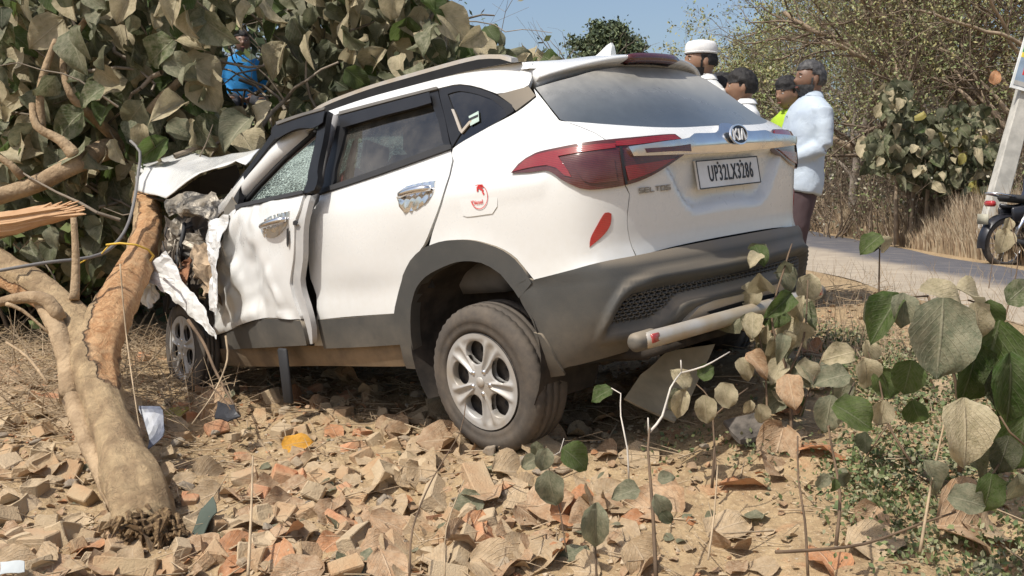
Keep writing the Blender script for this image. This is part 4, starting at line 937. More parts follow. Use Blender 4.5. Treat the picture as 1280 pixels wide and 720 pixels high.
for y in ys_:
    a, b = float(road_near(y))+.06*math.sin(y*2.1), float(road_far(y))+.05*math.sin(y*1.7+1)
    for k in range(9): V.append((a+(b-a)*k/8, y, .006+.03*math.sin(math.pi*k/8)))
V = np.array(V); nn = len(ys_); i_, j_ = np.meshgrid(np.arange(8), np.arange(nn-1)); b_ = (j_*9+i_).ravel()
rd_ = link('road', fastmesh('road', V, np.stack([b_, b_+1, b_+10, b_+9], 1), road_mat())); rd_['kind'] = 'structure'
# ================================================================= LEAVES, STEMS: shared building blocks
def leaf_grid(k=7, m=7, w=.42, curl=.25, fold=.18, wave=.04, seed=0, tip=1.0, cup=0.):
    """broad leaf, unit length, base at the origin, growing along +y, face up +z"""
    rs = np.random.RandomState(seed); V = []; UV = []
    for j in range(m+1):
        t_ = j/m; hw = w*(math.sin(math.pi*min(1, t_*.93+.05)**.82)**.62)*(1 if t_ < .86 else max(.03, 1-((t_-.86)/.14)**1.6*tip))
        if j == 0: hw *= .35
        for i in range(k):
            s = -1+2*i/(k-1); x = s*hw*(1+rs.uniform(-.06, .06)*(abs(s) > .9))*(1-.25*fold*abs(s)); z = fold*abs(s)*hw*1.2-curl*t_*t_+wave*math.sin(t_*9+seed+s*2)*abs(s)-wave*.8*math.sin(t_*7+seed*2)*s*s+cup*s*s*hw+.05*math.sin(s*3+seed)*t_+rs.uniform(-.006, .006)
            V.append((x+.06*math.sin(seed)*t_*t_, t_*(1-.30*curl)+(rs.uniform(-.015, .015) if abs(s) > .9 else 0), z)); UV.append((.5+.5*s, t_))
    F = [(j*k+i, j*k+i+1, (j+1)*k+i+1, (j+1)*k+i) for j in range(m) for i in range(k-1)]
    return np.array(V), np.array(F), np.array(UV)
def leaf_mat(name, c1, c2, back=None, dust=.5, dcol=(.33, .30, .22), trans=.25, vein=.35, hole=0, green=None):
    t = NT(name); uv = t.n('ShaderNodeUVMap'); sx = t.n('ShaderNodeSeparateXYZ'); t.l(uv.outputs[0], sx.inputs[0]); u, v = sx.outputs[0], sx.outputs[1]
    au = t.math('ABSOLUTE', t.math('SUBTRACT', u, .5)); mid = t.ramp(au, .008, .03, 1, 0); sv = t.math('FRACT', t.math('MULTIPLY_ADD', v, 9, t.math('MULTIPLY', au, -9))); sv = t.ramp(t.math('ABSOLUTE', t.math('SUBTRACT', sv, .5)), .0, .10, 1, 0)
    vn = t.math('MAXIMUM', mid, t.math('MULTIPLY', sv, .75))
    g = t.n('ShaderNodeNewGeometry'); rnd = g.outputs['Random Per Island']; ri = t.rnd()
    r = t.math('FRACT', t.math('ADD', rnd, t.math('MULTIPLY', ri, 7.3)))
    n = t.noise(9, 5, .6); c = t.mix(r, c1, c2); c = t.mix(t.ramp(n, .35, .72, 0, .55), c, tuple(k*.55 for k in c1))
    if green: c = t.mix(t.ramp(t.math('FRACT', t.math('MULTIPLY', r, 5.7)), .72, .78, 0, .85), c, green)
    d = t.math('MULTIPLY', t.ramp(t.noise(5.5, 6, .68), .32, .66), dust); c = t.mix(d, c, dcol)
    c = t.mix(t.math('MULTIPLY', vn, vein), c, tuple(min(1, k*1.25+.05) for k in dcol))
    p = t.bsdf(c, .62, t.bump(t.math('ADD', vn, t.math('MULTIPLY', t.noise(30, 3), .8)), .55, .01), Specular_IOR_Level=.2)
    tr = t.n('ShaderNodeBsdfTranslucent'); t.set(tr.inputs[0], t.mix(.5, c, tuple(min(1, k*1.6) for k in c2)))
    ad = t.n('ShaderNodeMixShader'); ad.inputs[0].default_value = trans; t.l(p, ad.inputs[1]); t.l(tr.outputs[0], ad.inputs[2]); return t.done(ad.outputs[0])
LM = dict(dusty=leaf_mat('dusty_olive_leaf', (.075, .090, .040), (.15, .16, .085), dust=.70, dcol=(.33, .31, .21), green=(.05, .085, .018)), pale=leaf_mat('pale_sunlit_dusty_leaf', (.30, .26, .15), (.44, .38, .24), dust=.8, dcol=(.52, .44, .29)),  # pale copy puts sunlit tone into the leaf colour, dark copy shade
          green=leaf_mat('green_leaf', (.050, .095, .018), (.10, .145, .035), dust=.35, dcol=(.24, .24, .15), trans=.35), dark=leaf_mat('dark_shaded_leaf', (.035, .050, .020), (.08, .085, .04), dust=.4, dcol=(.17, .155, .11)),
          grey=leaf_mat('grey_green_leaf', (.12, .135, .080), (.18, .185, .115), dust=.65, dcol=(.33, .30, .20)), brown=leaf_mat('brown_dry_leaf', (.27, .16, .085), (.44, .27, .15), dust=.6, dcol=(.50, .38, .25), trans=.1),
          orange=leaf_mat('orange_dry_leaf', (.42, .17, .065), (.50, .25, .12), dust=.35, dcol=(.5, .36, .24), trans=.1), tan=leaf_mat('tan_dry_leaf', (.36, .25, .14), (.48, .35, .21), dust=.5, dcol=(.47, .37, .25), trans=.1),
          yellow=leaf_mat('yellow_orange_leaf', (.62, .27, .02), (.68, .36, .03), dust=.15, trans=.2), lime=leaf_mat('yellow_green_leaf', (.42, .38, .07), (.50, .42, .12), dust=.35, dcol=(.5, .42, .25), trans=.3))
def leaf_meshes(tag_, mats, n=6, **k):
    out = []
    for i in range(n):
        rs = np.random.RandomState(i+hash(tag_) % 1 + len(tag_)*7); kw = dict(w=rs.uniform(.30, .46), curl=rs.uniform(.1, .8), fold=rs.uniform(.1, .95), wave=rs.uniform(.03, .09), seed=i*3+len(tag_)); kw.update(k)
        V, F, UV = leaf_grid(**kw); out.append((V, F, UV))
    return out
LT = leaf_meshes('hanging', None, 8); LD = leaf_meshes('dry', None, 4, wave=.06, fold=.15, curl=.2)+leaf_meshes('dryer', None, 4, wave=.09, fold=.35, curl=.4); LS = leaf_meshes('small', None, 5, k=5, m=5, fold=.25, wave=.03, curl=.25)
_lm = {}
def leaf_data(kind, i, mat):
    key = (kind, i, mat)
    if key not in _lm:
        V, F, UV = {'T': LT, 'D': LD, 'S': LS}[kind][i]; _lm[key] = fastmesh('leaf', V, F, LM[mat] if isinstance(mat, str) else mat, uv=UV)
    return _lm[key]
def leaf_M(p, tipdir, up, s):
    y = Vector(tipdir).normalized(); z = Vector(up); z = (z-y*z.dot(y)).normalized(); x = y.cross(z); m = Matrix((x, y, z)).transposed().to_4x4(); m = m @ Matrix.Diagonal((s, s, s, 1)); m.translation = Vector(p); return m
def leaf_cloud(name, Ms, kinds, mats_of, matlist, parent=None, T=None):
    """join many leaves into one mesh"""
    T = T or LT; VV = []; FF = []; UU = []; MI = []; b = 0
    for M_, k, m in zip(Ms, kinds, mats_of):
        V, F, UV = T[k]; A = np.array(M_); VV.append(V @ A[:3, :3].T+A[:3, 3]); FF.append(F+b); UU.append(UV); MI.append(np.full(len(F), m)); b += len(V)
    return link(name, fastmesh(name, np.concatenate(VV), np.concatenate(FF), [LM[m] if isinstance(m, str) else m for m in matlist], np.concatenate(MI), True, np.concatenate(UU)), parent)
def wilt(r=None):
    """direction of a hanging leaf's tip and of its upper face"""
    tip = Vector((random.gauss(0, .55), random.gauss(-.15, .5), -random.uniform(.35, 1.1))); up = Vector((random.gauss(-.2, .7), random.gauss(-.8, .6), random.uniform(.1, 1.0))); return tip, up
bark = (lambda t: t.done(t.bsdf(t.mix(t.ramp(t.noise(7, 6, .65, dist=.4), .3, .7), (.23, .155, .085), (.43, .31, .185)), .9, t.bump(t.math('ADD', t.noise(16, 6, .65), t.math('MULTIPLY', t.voro(26), .35)), .9, .02))))(NT('tan_bark'))
barkg = simple('grey_twig_bark', (.24, .195, .145), .9, .35, 6, .4, 40); twigm = simple('dry_twig', (.36, .27, .17), .9, .3, 9); stemg = simple('green_stem', (.10, .11, .045), .8, .3, 12); stemb = simple('brown_stem', (.13, .085, .05), .85, .3, 12); whitetwig = simple('bleached_twig', (.52, .47, .40), .8, .2, 12)
# ================================================================= FALLEN TREE (left, in front of the crashed car)
ftree = empty('fallen_tree', loc=gp(178, 660)); tag(ftree, 'fallen broad-leaved tree with peeled trunk and wilted dusty leaves, left of the car', 'tree')
bpy.context.view_layer.update(); FI = ftree.matrix_world.inverted()
def loc_(o, inv=None):
    """keep world coordinates while parented to an unrotated, translated empty"""
    o.matrix_parent_inverse = inv or FI; return o
def trunk_mat():
    t = NT('peeled_trunk_bark'); at_ = t.n('ShaderNodeAttribute'); at_.attribute_name = 'peel'; n = t.noise(7, 6, .65, dist=.4); n2 = t.noise(20, 7, .72, dist=1.4)
    bk_ = t.mix(t.ramp(n, .3, .7), (.27, .18, .095), (.50, .36, .20)); bk_ = t.mix(t.ramp(n2, .55, .75, 0, .5), bk_, (.16, .11, .07)); wd = t.mix(t.ramp(n2, .3, .7), (.38, .18, .07), (.62, .38, .19)); wd = t.mix(t.ramp(t.noise(5, 4), .5, .75, 0, .6), wd, (.60, .43, .25))
    p = t.math('ADD', at_.outputs['Fac'], t.math('MULTIPLY', t.math('SUBTRACT', t.noise(11, 5, .6), .5), .9)); f = t.ramp(p, .46, .54); edge = t.math('MULTIPLY', f, t.math('SUBTRACT', 1, t.ramp(p, .54, .66)))
    c = t.mix(f, bk_, wd); c = t.mix(t.math('MULTIPLY', edge, .75), c, (.09, .05, .025)); h = t.math('ADD', t.math('MULTIPLY', n2, .9), t.math('MULTIPLY', t.math('SUBTRACT', 1, f), .9))
    return t.done(t.bsdf(c, .88, t.bump(h, 1.0, .03)))
peel = trunk_mat()
rootm = (lambda t: t.done(t.bsdf(t.mix(t.ramp(t.noise(40, 6, .7), .35, .7), (.13, .075, .035), (.42, .28, .14)), .95, t.bump(t.noise(45, 6, .7), 1, .03))))(NT('crumbling_wood'))
def trunk(name, path, parent, mats=None, n=28, peelf=None, rough=.05, lab=None, step=.05):
    P = [np.array([*at(px, py, d), r]) for px, py, d, r in path]; S = []
    for i in range(len(P)-1):
        p0 = P[max(i-1, 0)]; p1, p2 = P[i], P[i+1]; p3 = P[min(i+2, len(P)-1)]; m = max(2, int(np.linalg.norm((p2-p1)[:3])/step))
        for k in range(m):
            t = k/m; S.append(.5*((2*p1)+(-p0+p2)*t+(2*p0-5*p1+4*p2-p3)*t*t+(-p0+3*p1-3*p2+p3)*t**3))
    S.append(P[-1]); V, F = tube([s[:3] for s in S], [s[3] for s in S], n, True); K = len(S); MI = []; PE = np.zeros(len(V))
    for i in range(K):
        c = Vector(S[i][:3])
        for k in range(n):
            v = V[i*n+k]; d = (v-c); f = noise.noise(v*5)*rough*2+noise.noise(v*14)*rough+noise.noise(v*34)*rough*.4; ang = 2*math.pi*k/n; g = noise.noise(Vector((math.cos(ang)*2.6, math.sin(ang)*2.6, i*.10)))*rough*2.6+abs(noise.noise(Vector((math.cos(ang)*5, math.sin(ang)*5, i*.12))))*-rough*1.6; V[i*n+k] = c+d*(1+f+g)
            if peelf: PE[i*n+k] = peelf(i/K, d.normalized(), v); V[i*n+k] = c+(V[i*n+k]-c)*(1-.07*max(0, min(1, (PE[i*n+k]-.3)*2.5)))
    MI = [2 if (len(f) > 4 and f[0] < K) else 0 for f in F]; o = loc_(obj(name, V, F, mats or [peel if peelf else bark, peel, rootm], parent, True, MI, lab))
    if peelf: at2 = o.data.attributes.new('peel', 'FLOAT', 'POINT'); at2.data.foreach_set('value', PE.astype(np.float32))
    return o
right = Vector((.75, -.6, .3)).normalized()
def pf(t, d, v): return float(max(0, min(1, .5+(d.dot(right)+.35)*1.1+noise.noise(v*2.2)*.7-max(0, (t-.70)*3)-max(0, (.44-t)*4.5)-(1 if t > .84 else 0))))
trunk('trunk', [(182, 668, 3.95, .118), (177, 632, 4.05, .124), (160, 590, 4.2, .106), (146, 550, 4.4, .093), (130, 500, 4.65, .094), (120, 442, 4.95, .112), (135, 400, 5.2, .118), (162, 348, 5.8, .108), (182, 295, 6.5, .095), (183, 245, 7.25, .098), (174, 205, 7.5, .092), (160, 182, 7.5, .082)], ftree, peelf=pf, rough=.07)
# crumbled root end
V = []; rs = random.Random(5); c0 = at(182, 662, 3.86)
m_ = MB()
for k in range(330):
    a = rs.uniform(0, 6.28); r = rs.uniform(.02, .155); p = c0+Vector((r*math.cos(a), rs.uniform(-.07, .07), r*math.sin(a)*.62-.01)); q = p+Vector((rs.uniform(-.03, .03), rs.uniform(-.05, .02), rs.uniform(-.07, -.0))); m_.tube([p, q], [rs.uniform(.006, .018), .003], 5)
o_ = loc_(m_.build('broken_root_end', [rootm], ftree, False)); o_['kind'] = 'stuff'
limb = lambda pts, pe=None, n=14, rough=.05, mats=None: trunk('branch', pts, ftree, mats=mats, n=n, peelf=pe, rough=rough)
limb([(164, 188, 7.5, .085), (135, 186, 7.3, .077), (95, 205, 6.95, .070), (50, 228, 6.9, .062), (0, 245, 6.85, .058), (-60, 262, 6.8, .05)])
limb([(164, 186, 7.5, .05), (178, 155, 7.4, .042), (198, 127, 7.2, .034), (225, 100, 7.4, .026), (250, 60, 7.6, .02)])
limb([(95, 196, 6.9, .045), (75, 175, 6.9, .035), (46, 158, 6.9, .028), (40, 130, 6.95, .02)])
limb([(164, 190, 7.5, .048), (120, 150, 7.2, .036), (88, 118, 7.0, .028), (80, 70, 7.1, .024), (110, 20, 7.2, .02), (125, -15, 7.2, .018)])
limb([(52, 160, 6.95, .03), (50, 120, 6.95, .028), (56, 88, 6.95, .026), (70, 50, 7.0, .02)])
limb([(28, 222, 6.85, .03), (12, 205, 6.8, .024), (-10, 192, 6.8, .02)])
limb([(120, 445, 4.98, .115), (95, 405, 5.15, .10), (60, 372, 5.35, .095), (20, 345, 5.5, .10), (-40, 318, 5.7, .10)], lambda t, d, v: float(max(0, min(1, .5-d.z*1.2+noise.noise(v*3)*.8+(t-.5)))), 22, .08)
limb([(88, 500, 4.75, .052), (84, 450, 4.9, .050), (68, 405, 5.0, .045), (50, 372, 5.1, .040)], None, 16, .05)
limb([(93, 375, 5.15, .026), (95, 330, 5.2, .022), (92, 272, 5.2, .016)], None, 10)
limb([(92, 500, 4.72, .05), (108, 545, 4.5, .045), (128, 590, 4.3, .04), (150, 635, 4.12, .04)], None, 14, .06)
limb([(75, 400, 5.0, .035), (60, 376, 5.0, .035), (30, 372, 5.05, .028), (-10, 380, 5.1, .02)], None, 12)
limb([(62, 417, 4.95, .006), (28, 388, 4.95, .009), (8, 380, 4.95, .012)], None, 8); limb([(60, 480, 4.6, .006), (35, 447, 4.7, .008), (8, 428, 4.8, .006)], None, 8)
# splintered limb end, upper left
spl = MB(); rs = random.Random(9)
for k in range(46):
    y0 = rs.uniform(262, 284)+4; x1 = rs.uniform(60, 108); y1 = 262+(y0-270)*.35+rs.uniform(-8, 5)-(6 if k < 10 else 0); d_ = rs.uniform(5.6, 5.9)
    spl.tube([at(-30, y0+8, d_), at(20, y0+2, d_), at(x1*.7, (y0+y1)/2, d_), at(x1, y1, d_)], [.03, .026, .016, .003], 5)
sb_ = loc_(spl.build('splintered_wood', [(lambda t: t.done(t.bsdf(t.mix(t.noise(14, 5), (.40, .20, .09), (.62, .42, .24)), .85)))(NT('raw_splinters'))], ftree, False)); sb_['kind'] = 'stuff'
trunk('branch', [(-40, 292, 5.75, .085), (0, 282, 5.75, .075), (40, 274, 5.75, .055), (72, 268, 5.75, .03)], ftree, mats=[peel, peel, peel], n=16, rough=.1)
# twigs inside the crown
P0, P1, R0, R1 = [], [], [], []
random.seed(21)
for k in range(150):
    x, y, d = random.uniform(-30, 590), random.uniform(-30, 300), random.uniform(6.9, 9.2)
    if x > 330: d = max(d, 7.6)
    if x > 420 and y > 120: continue
    p = at(x, y, d); v = Vector((random.gauss(0, 1), random.gauss(0, .6), random.gauss(.2, .7))).normalized(); r = random.choice([.006, .009, .014, .02])
    for s in range(6):
        q = p+v*.14+Vector((random.gauss(0, .02), random.gauss(0, .02), random.gauss(0, .02))); P0.append(p); P1.append(q); R0.append(r); R1.append(r*.85); r *= .85; p = q; v = (v+Vector((random.gauss(0, .2), random.gauss(0, .2), random.gauss(0, .2)))).normalized()
V, Q = tubes_np([tuple(a) for a in P0], [tuple(a) for a in P1], R0, R1, 5); tw = loc_(link('twigs', fastmesh('twigs', V, Q, barkg), ftree)); tw['kind'] = 'stuff'
# crown of wilted leaves
def inside(poly, x, y):
    c = False; n = len(poly)
    for i in range(n):
        x1, y1 = poly[i]; x2, y2 = poly[(i+1) % n]
        if (y1 > y) != (y2 > y) and x < (x2-x1)*(y-y1)/(y2-y1)+x1: c = not c
    return c
crown = [(-40, -60), (548, -60), (552, -5), (558, 20), (575, 45), (600, 25), (612, 38), (620, 55), (660, 62), (690, 72), (700, 90), (560, 130), (440, 170), (330, 215), (300, 250), (215, 300), (165, 300), (150, 330), (60, 330), (-40, 340)]
hole = [(284, 46), (318, 44), (324, 60), (330, 100), (318, 130), (291, 128)]
leaves = []
random.seed(5)
while len(leaves) < 2500:
    x, y = random.uniform(-40, 700), random.uniform(-60, 340)
    if not inside(crown, x, y): continue
    L = random.random()**.8
    d = (6.75+2.4*L) if x < 330 else (7.3+2.0*L) if x < 480 else (7.0+1.9*L)
    s = random.uniform(.18, .34)*(1.0 if random.random() < .8 else .7)
    if y > 250: s *= .85
    px_ = s/d*FPX
    if y < 150 and inside([(a+(-px_*.45 if a < 305 else px_*.45), b+(-px_*.9 if b < 80 else 0)) for a, b in hole], x, y): continue
    if 300 < x < 345 and 30 < y < 85 and random.random() < .75: continue
    if x < 170 and y > 190 and d < 7.1: d += .4
    tip, up = wilt(); big = random.random()
    mat = random.choices(['dusty', 'pale', 'green', 'dark', 'grey'], [.38, .30, .13, .07, .12])[0]
    leaves.append((d, at(x, y, d), tip, up, s, mat))
leaves.sort(key=lambda l: l[0]-l[4]*3)
for i, (d, p, tip, up, s, mat) in enumerate(leaves[:290]):
    o = link('leaf', leaf_data('T', i % 8, mat), ftree); o.matrix_parent_inverse = FI; o.matrix_basis = leaf_M(p, tip, up, s)
mm = ['dusty', 'pale', 'green', 'dark', 'grey']
lc = loc_(leaf_cloud('foliage', [leaf_M(p, tip, up, s) for d, p, tip, up, s, m in leaves[290:]], [i % 8 for i in range(len(leaves)-290)], [mm.index(l[5]) for l in leaves[290:]], mm, ftree)); lc['kind'] = 'stuff'
# rope and cable on the trunk
ropem = simple('yellow_rope', (.62, .40, .05), .7); cablem = simple('grey_cable', (.17, .16, .15), .6)
m_ = MB(); m_.tube([at(*p) for p in [(133, 306, 5.6), (150, 304, 5.55), (170, 306, 5.55), (185, 312, 5.6), (192, 320, 5.7), (188, 326, 5.9)]], .006, 6); m_.tube([at(*p) for p in [(136, 307, 5.6), (126, 318, 5.6), (112, 322, 5.6), (98, 330, 5.6)]], .004, 5)
tag(m_.build('rope', [ropem]), 'thin yellow rope tied round the peeled tree trunk', 'rope')
m_ = MB(); pts = [np.array(at(*p)) for p in [(163, 176, 6.8), (175, 190, 6.75), (173, 215, 6.7), (168, 250, 6.4), (160, 280, 6.1), (146, 303, 5.8), (125, 318, 5.6), (98, 324, 5.5), (60, 328, 5.4), (0, 338, 5.3), (-40, 345, 5.3)]]; m_.tube([Vector(p) for p in spline(pts, .05)], .010, 8)
tag(m_.build('cable', [cablem]), 'grey cable hanging from the tree trunk down to the left edge', 'cable')
# ================================================================= BARE TREES beyond the road
def branches(base, h, r0, seed, lean=(0, 0), depth=5, spread=.55, drop=0., kids=(3, 4), minr=.004, first=.25):
    rs = np.random.RandomState(seed); P0, P1, R0, R1, lv, tips = [], [], [], [], [], []
    def grow(p, v, L, r, dp):
        n = max(3, int(L/.22)) if dp > 1 else 3; seg = L/n; rr = r
        for i in range(n):
            v = v+rs.normal(0, .16 if dp < depth else .09, 3)+np.array([0, 0, .03 if dp > 1 else -.02-drop]); v /= np.linalg.norm(v); q = p+v*seg; r2 = max(minr*.6, rr*(1-.55/n))
            P0.append(p); P1.append(q); R0.append(rr); R1.append(r2); lv.append(dp); p = q; rr = r2
            if dp > 0 and i >= n*first and (rs.rand() < .75):
                for _ in range(rs.randint(1, 3)):
                    w = rs.normal(0, 1, 3); w -= v*(w @ v); w /= np.linalg.norm(w)+1e-9; a = spread*rs.uniform(.6, 1.5); c = v*math.cos(a)+w*math.sin(a)
                    if dp-1 >= 0: grow(q, c, L*rs.uniform(.38, .62), rr*rs.uniform(.45, .65), dp-1)
        if dp == 0: tips.append(p)
    grow(np.array(base, float), np.array([lean[0], lean[1], 1.]), h, r0, depth); return [np.array(a) for a in (P0, P1, R0, R1)]+[np.array(lv), np.array(tips)]
def small_leaf_mesh(name, pts, size, mats, rs, n_per=3, spreadr=.08, parent=None, w=.45):
    C = np.repeat(np.asarray(pts), n_per, 0)+rs.normal(0, spreadr, (len(pts)*n_per, 3)); n = len(C)
    a = rs.normal(0, 1, (n, 3)); a /= np.linalg.norm(a, axis=1, keepdims=True); b = rs.normal(0, 1, (n, 3)); b -= a*(a*b).sum(1, keepdims=True); b /= np.linalg.norm(b, axis=1, keepdims=True)
    s = (size*rs.uniform(.6, 1.4, n))[:, None]; V = np.stack([C-a*s*.5, C+b*s*w*.5, C+a*s*.5, C-b*s*w*.5], 1).reshape(-1, 3); Q = np.arange(n*4).reshape(-1, 4)
    return link(name, fastmesh(name, V, Q, mats, rs.randint(0, len(mats), n) if len(mats) > 1 else None, False, None), parent)
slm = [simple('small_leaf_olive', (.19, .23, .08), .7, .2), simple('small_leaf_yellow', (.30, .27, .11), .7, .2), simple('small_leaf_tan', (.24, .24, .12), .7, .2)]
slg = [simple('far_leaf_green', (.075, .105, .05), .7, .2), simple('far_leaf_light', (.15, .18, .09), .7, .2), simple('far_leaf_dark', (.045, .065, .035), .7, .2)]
dg = [simple('thicket_leaf_brown', (.25, .205, .125), .8, .3), simple('thicket_leaf_dark', (.13, .12, .07), .8, .3), simple('thicket_leaf_olive', (.20, .23, .10), .8, .3), simple('thicket_leaf_pale', (.36, .33, .25), .8, .3)]
tb1 = simple('tree_bark_tan', (.33, .25, .17), .9, .3, 5, .5, 30); tb2 = simple('tree_bark_grey', (.23, .19, .15), .9, .3, 5, .5, 30); tb3 = simple('twig_brown', (.17, .125, .085), .9, .35, 3)
def bare_tree(px, Y, h, r0, seed, label, lean=(0, 0), leaf=.5, depth=4, z0=-.1, spread=.55, mats=(None, None), first=.25, size=.05, drop=0, group='bare trees beyond the road', forks=None, leafm=None):
    X = (px-640)/FPX*Y; root = empty('bare_tree', loc=(X, Y, z0)); tag(root, label, 'tree', group); inv = Matrix.Translation((-X, -Y, -z0))
    P0, P1, R0, R1, lv, tips = branches((X, Y, z0), h, r0, seed, lean, depth, spread, drop=drop, first=first); k = lv >= depth-1
    V, Q = tubes_np(P0[k], P1[k]*1+0, R0[k], R1[k], 9); loc_(link('trunk', fastmesh('trunk', V, Q, mats[0] or tb1), root), inv)
    V, Q = tubes_np(P0[~k], P1[~k], R0[~k], R1[~k], 4); o = loc_(link('crown', fastmesh('crown', V, Q, mats[1] or tb3), root), inv); o['kind'] = 'stuff'
    if leaf and len(tips):
        rs = np.random.RandomState(seed+5); t_ = tips[rs.rand(len(tips)) < leaf]
        if len(t_): o = loc_(small_leaf_mesh('leaves', t_, size*1.15, leafm or slm, rs, 10, .12, root), inv); o['kind'] = 'stuff'
    return len(P0)
tot = 0
TR = [(1135, 19.0, 4.4, .16, 3, 'large bare tree with forked tan trunk behind the dusty bush', (-.04, .0), .35, 5, .6),
      (1188, 19.5, 4.2, .14, 8, 'bare tree with a steep twin trunk, left of the leaning pole', (.12, .0), .35, 5, .6),
      (1075, 22.5, 4.2, .11, 12, 'slender bare tree directly right of the standing man', (-.2, .0), .5, 5, .6),
      (985, 33.0, 4.3, .12, 17, 'thin thorn tree whose sparse crown leans over the crouching boys', (-.35, -.1), .8, 5, .65),
      (1245, 17.5, 3.6, .10, 23, 'bare tree behind the leaning concrete pole', (-.1, .0), .5, 5, .6),
      (1030, 29.0, 4.3, .13, 29, 'grey bare tree standing back, between the man and the thorn tree', (-.1, .1), .5, 5, .6),
      (1110, 27.0, 4.8, .14, 31, 'grey bare tree deep in the thicket behind the forked tree', (.05, .1), .5, 5, .6),
      (1215, 23.0, 4.0, .12, 37, 'grey bare tree deep in the thicket left of the pole', (.0, .1), .5, 5, .6),
      (1290, 19.0, 3.8, .12, 41, 'bare tree at the right edge behind the sign', (-.1, .1), .6, 5, .6),
      (945, 38.0, 3.9, .12, 43, 'low twiggy tree against the sky behind the man in the cap', (-.1, 0), .6, 5, .6)]
for (px, Y, h, r0, sd, lab, lean, lf, dp, spd) in TR: tot += bare_tree(px, Y, h, r0, sd, lab, lean, lf, dp, spread=spd, mats=(tb1 if Y < 20 else tb2, tb3 if Y < 22 else tb2), size=.05*Y/18)
print('TWIGSEGS', tot)
# dense undergrowth between and behind them
def shrub(px, Y, w, h, seed, label, nb=110, nl=1500, size=.06, z0=-.05, leafm=None, cat='bush', group='dry bushes beyond the road', stem=tb3, name='dry_bush', pale=.0):
    X = (px-640)/FPX*Y; root = empty(name, loc=(X, Y, z0)); tag(root, label, cat, group); inv = Matrix.Translation((-X, -Y, -z0)); rs = np.random.RandomState(seed); P0, P1, R0, R1 = [], [], [], []
    for k in range(nb):
        p = np.array([X+rs.normal(0, w*.28), Y+rs.normal(0, w*.2), z0]); v = np.array([rs.normal(0, .45), rs.normal(0, .35), 1.]); v /= np.linalg.norm(v); r = rs.uniform(.006, .022); L = h*rs.uniform(.5, 1.15); n = 7
        for i in range(n):
            v = v+rs.normal(0, .2, 3); v /= np.linalg.norm(v); q = p+v*L/n; P0.append(p); P1.append(q); R0.append(r); R1.append(r*.8); r *= .8
            if i > 1:
                for _ in range(2):
                    w_ = v+rs.normal(0, .7, 3); w_ /= np.linalg.norm(w_); P0.append(q); P1.append(q+w_*L*.13); R0.append(r*.6); R1.append(.002)
            p = q
    V, Q = tubes_np(P0, P1, R0, R1, 4); o = loc_(link('stems', fastmesh('stems', V, Q, stem), root), inv); o['kind'] = 'stuff'
    pts = np.array(P1)[rs.randint(0, len(P1), max(1, nl//3))]; o = loc_(small_leaf_mesh('leaves', pts, size, leafm or dg, rs, 3, .10, root, .6), inv); o['kind'] = 'stuff'
    return root
sn = ['dry tangled bush behind the grass verge, {}'.format(w) for w in ('left of the boys', 'behind the man with the cap', 'behind the boy in green', 'right of the standing man', 'below the forked bare tree', 'beside the dusty leafy bush', 'left of the motorcycle', 'behind the motorcycle')]
for i, (px, Y, w, h) in enumerate([(905, 36, 3.8, 3.4), (960, 31, 3.6, 3.3), (1010, 26.5, 3.2, 3.0), (1065, 23, 2.8, 2.5), (1120, 19.5, 2.6, 2.1), (1175, 17.5, 2.3, 2.0), (1225, 16.5, 2.3, 2.0), (1285, 16, 2.2, 2.0)]):
    shrub(px, Y, w, h, 50+i, sn[i], leafm=dg if i != 3 else [dg[0], dg[1], dg[3]])
for i, (px, Y, w, h) in enumerate([(880, 48, 7, 3.6), (980, 38, 6, 3.9), (1070, 34, 5.6, 4.7), (1160, 31, 5, 5.6), (1250, 29, 5, 5.4), (1330, 27, 5, 5)]):
    shrub(px, Y, w, h, 80+i, 'tall brown thicket behind the bare trees, '+['against the sky by the white cap', 'above the crouched boys', 'above the standing man', 'right of the standing man', 'behind the forked tree', 'at the right edge'][i], nb=190, nl=7500, size=.11, cat='thicket', name='thicket', group='tall thickets behind the bare trees')
# whitewashed house glimpsed through the twigs
hs = empty('white_house', loc=(12.3, 33, 0)); tag(hs, 'whitewashed low house glimpsed through the bare trees', 'house'); wm = simple('whitewash', (.72, .72, .70), .8, .08, 2, .1)
m_ = MB(); m_.box((0, 2, 1.25), (4.6, 4, 2.7)); m_.box((0, -.02, 2.66), (4.9, 4.3, .12)); m_.build('wall', [wm], hs, False)
for x in (-1.4, 0.3): m_ = MB(); m_.box((x, -.03, 1.4), (.7, .06, .8)); m_.box((x, -.05, .97), (.8, .1, .06)); m_.build('window', [M['ink']], hs, False)
m_ = MB(); m_.box((1.6, -.03, 1.0), (.8, .06, 1.9)); m_.build('door', [simple('brown_door', (.2, .09, .05))], hs, False)
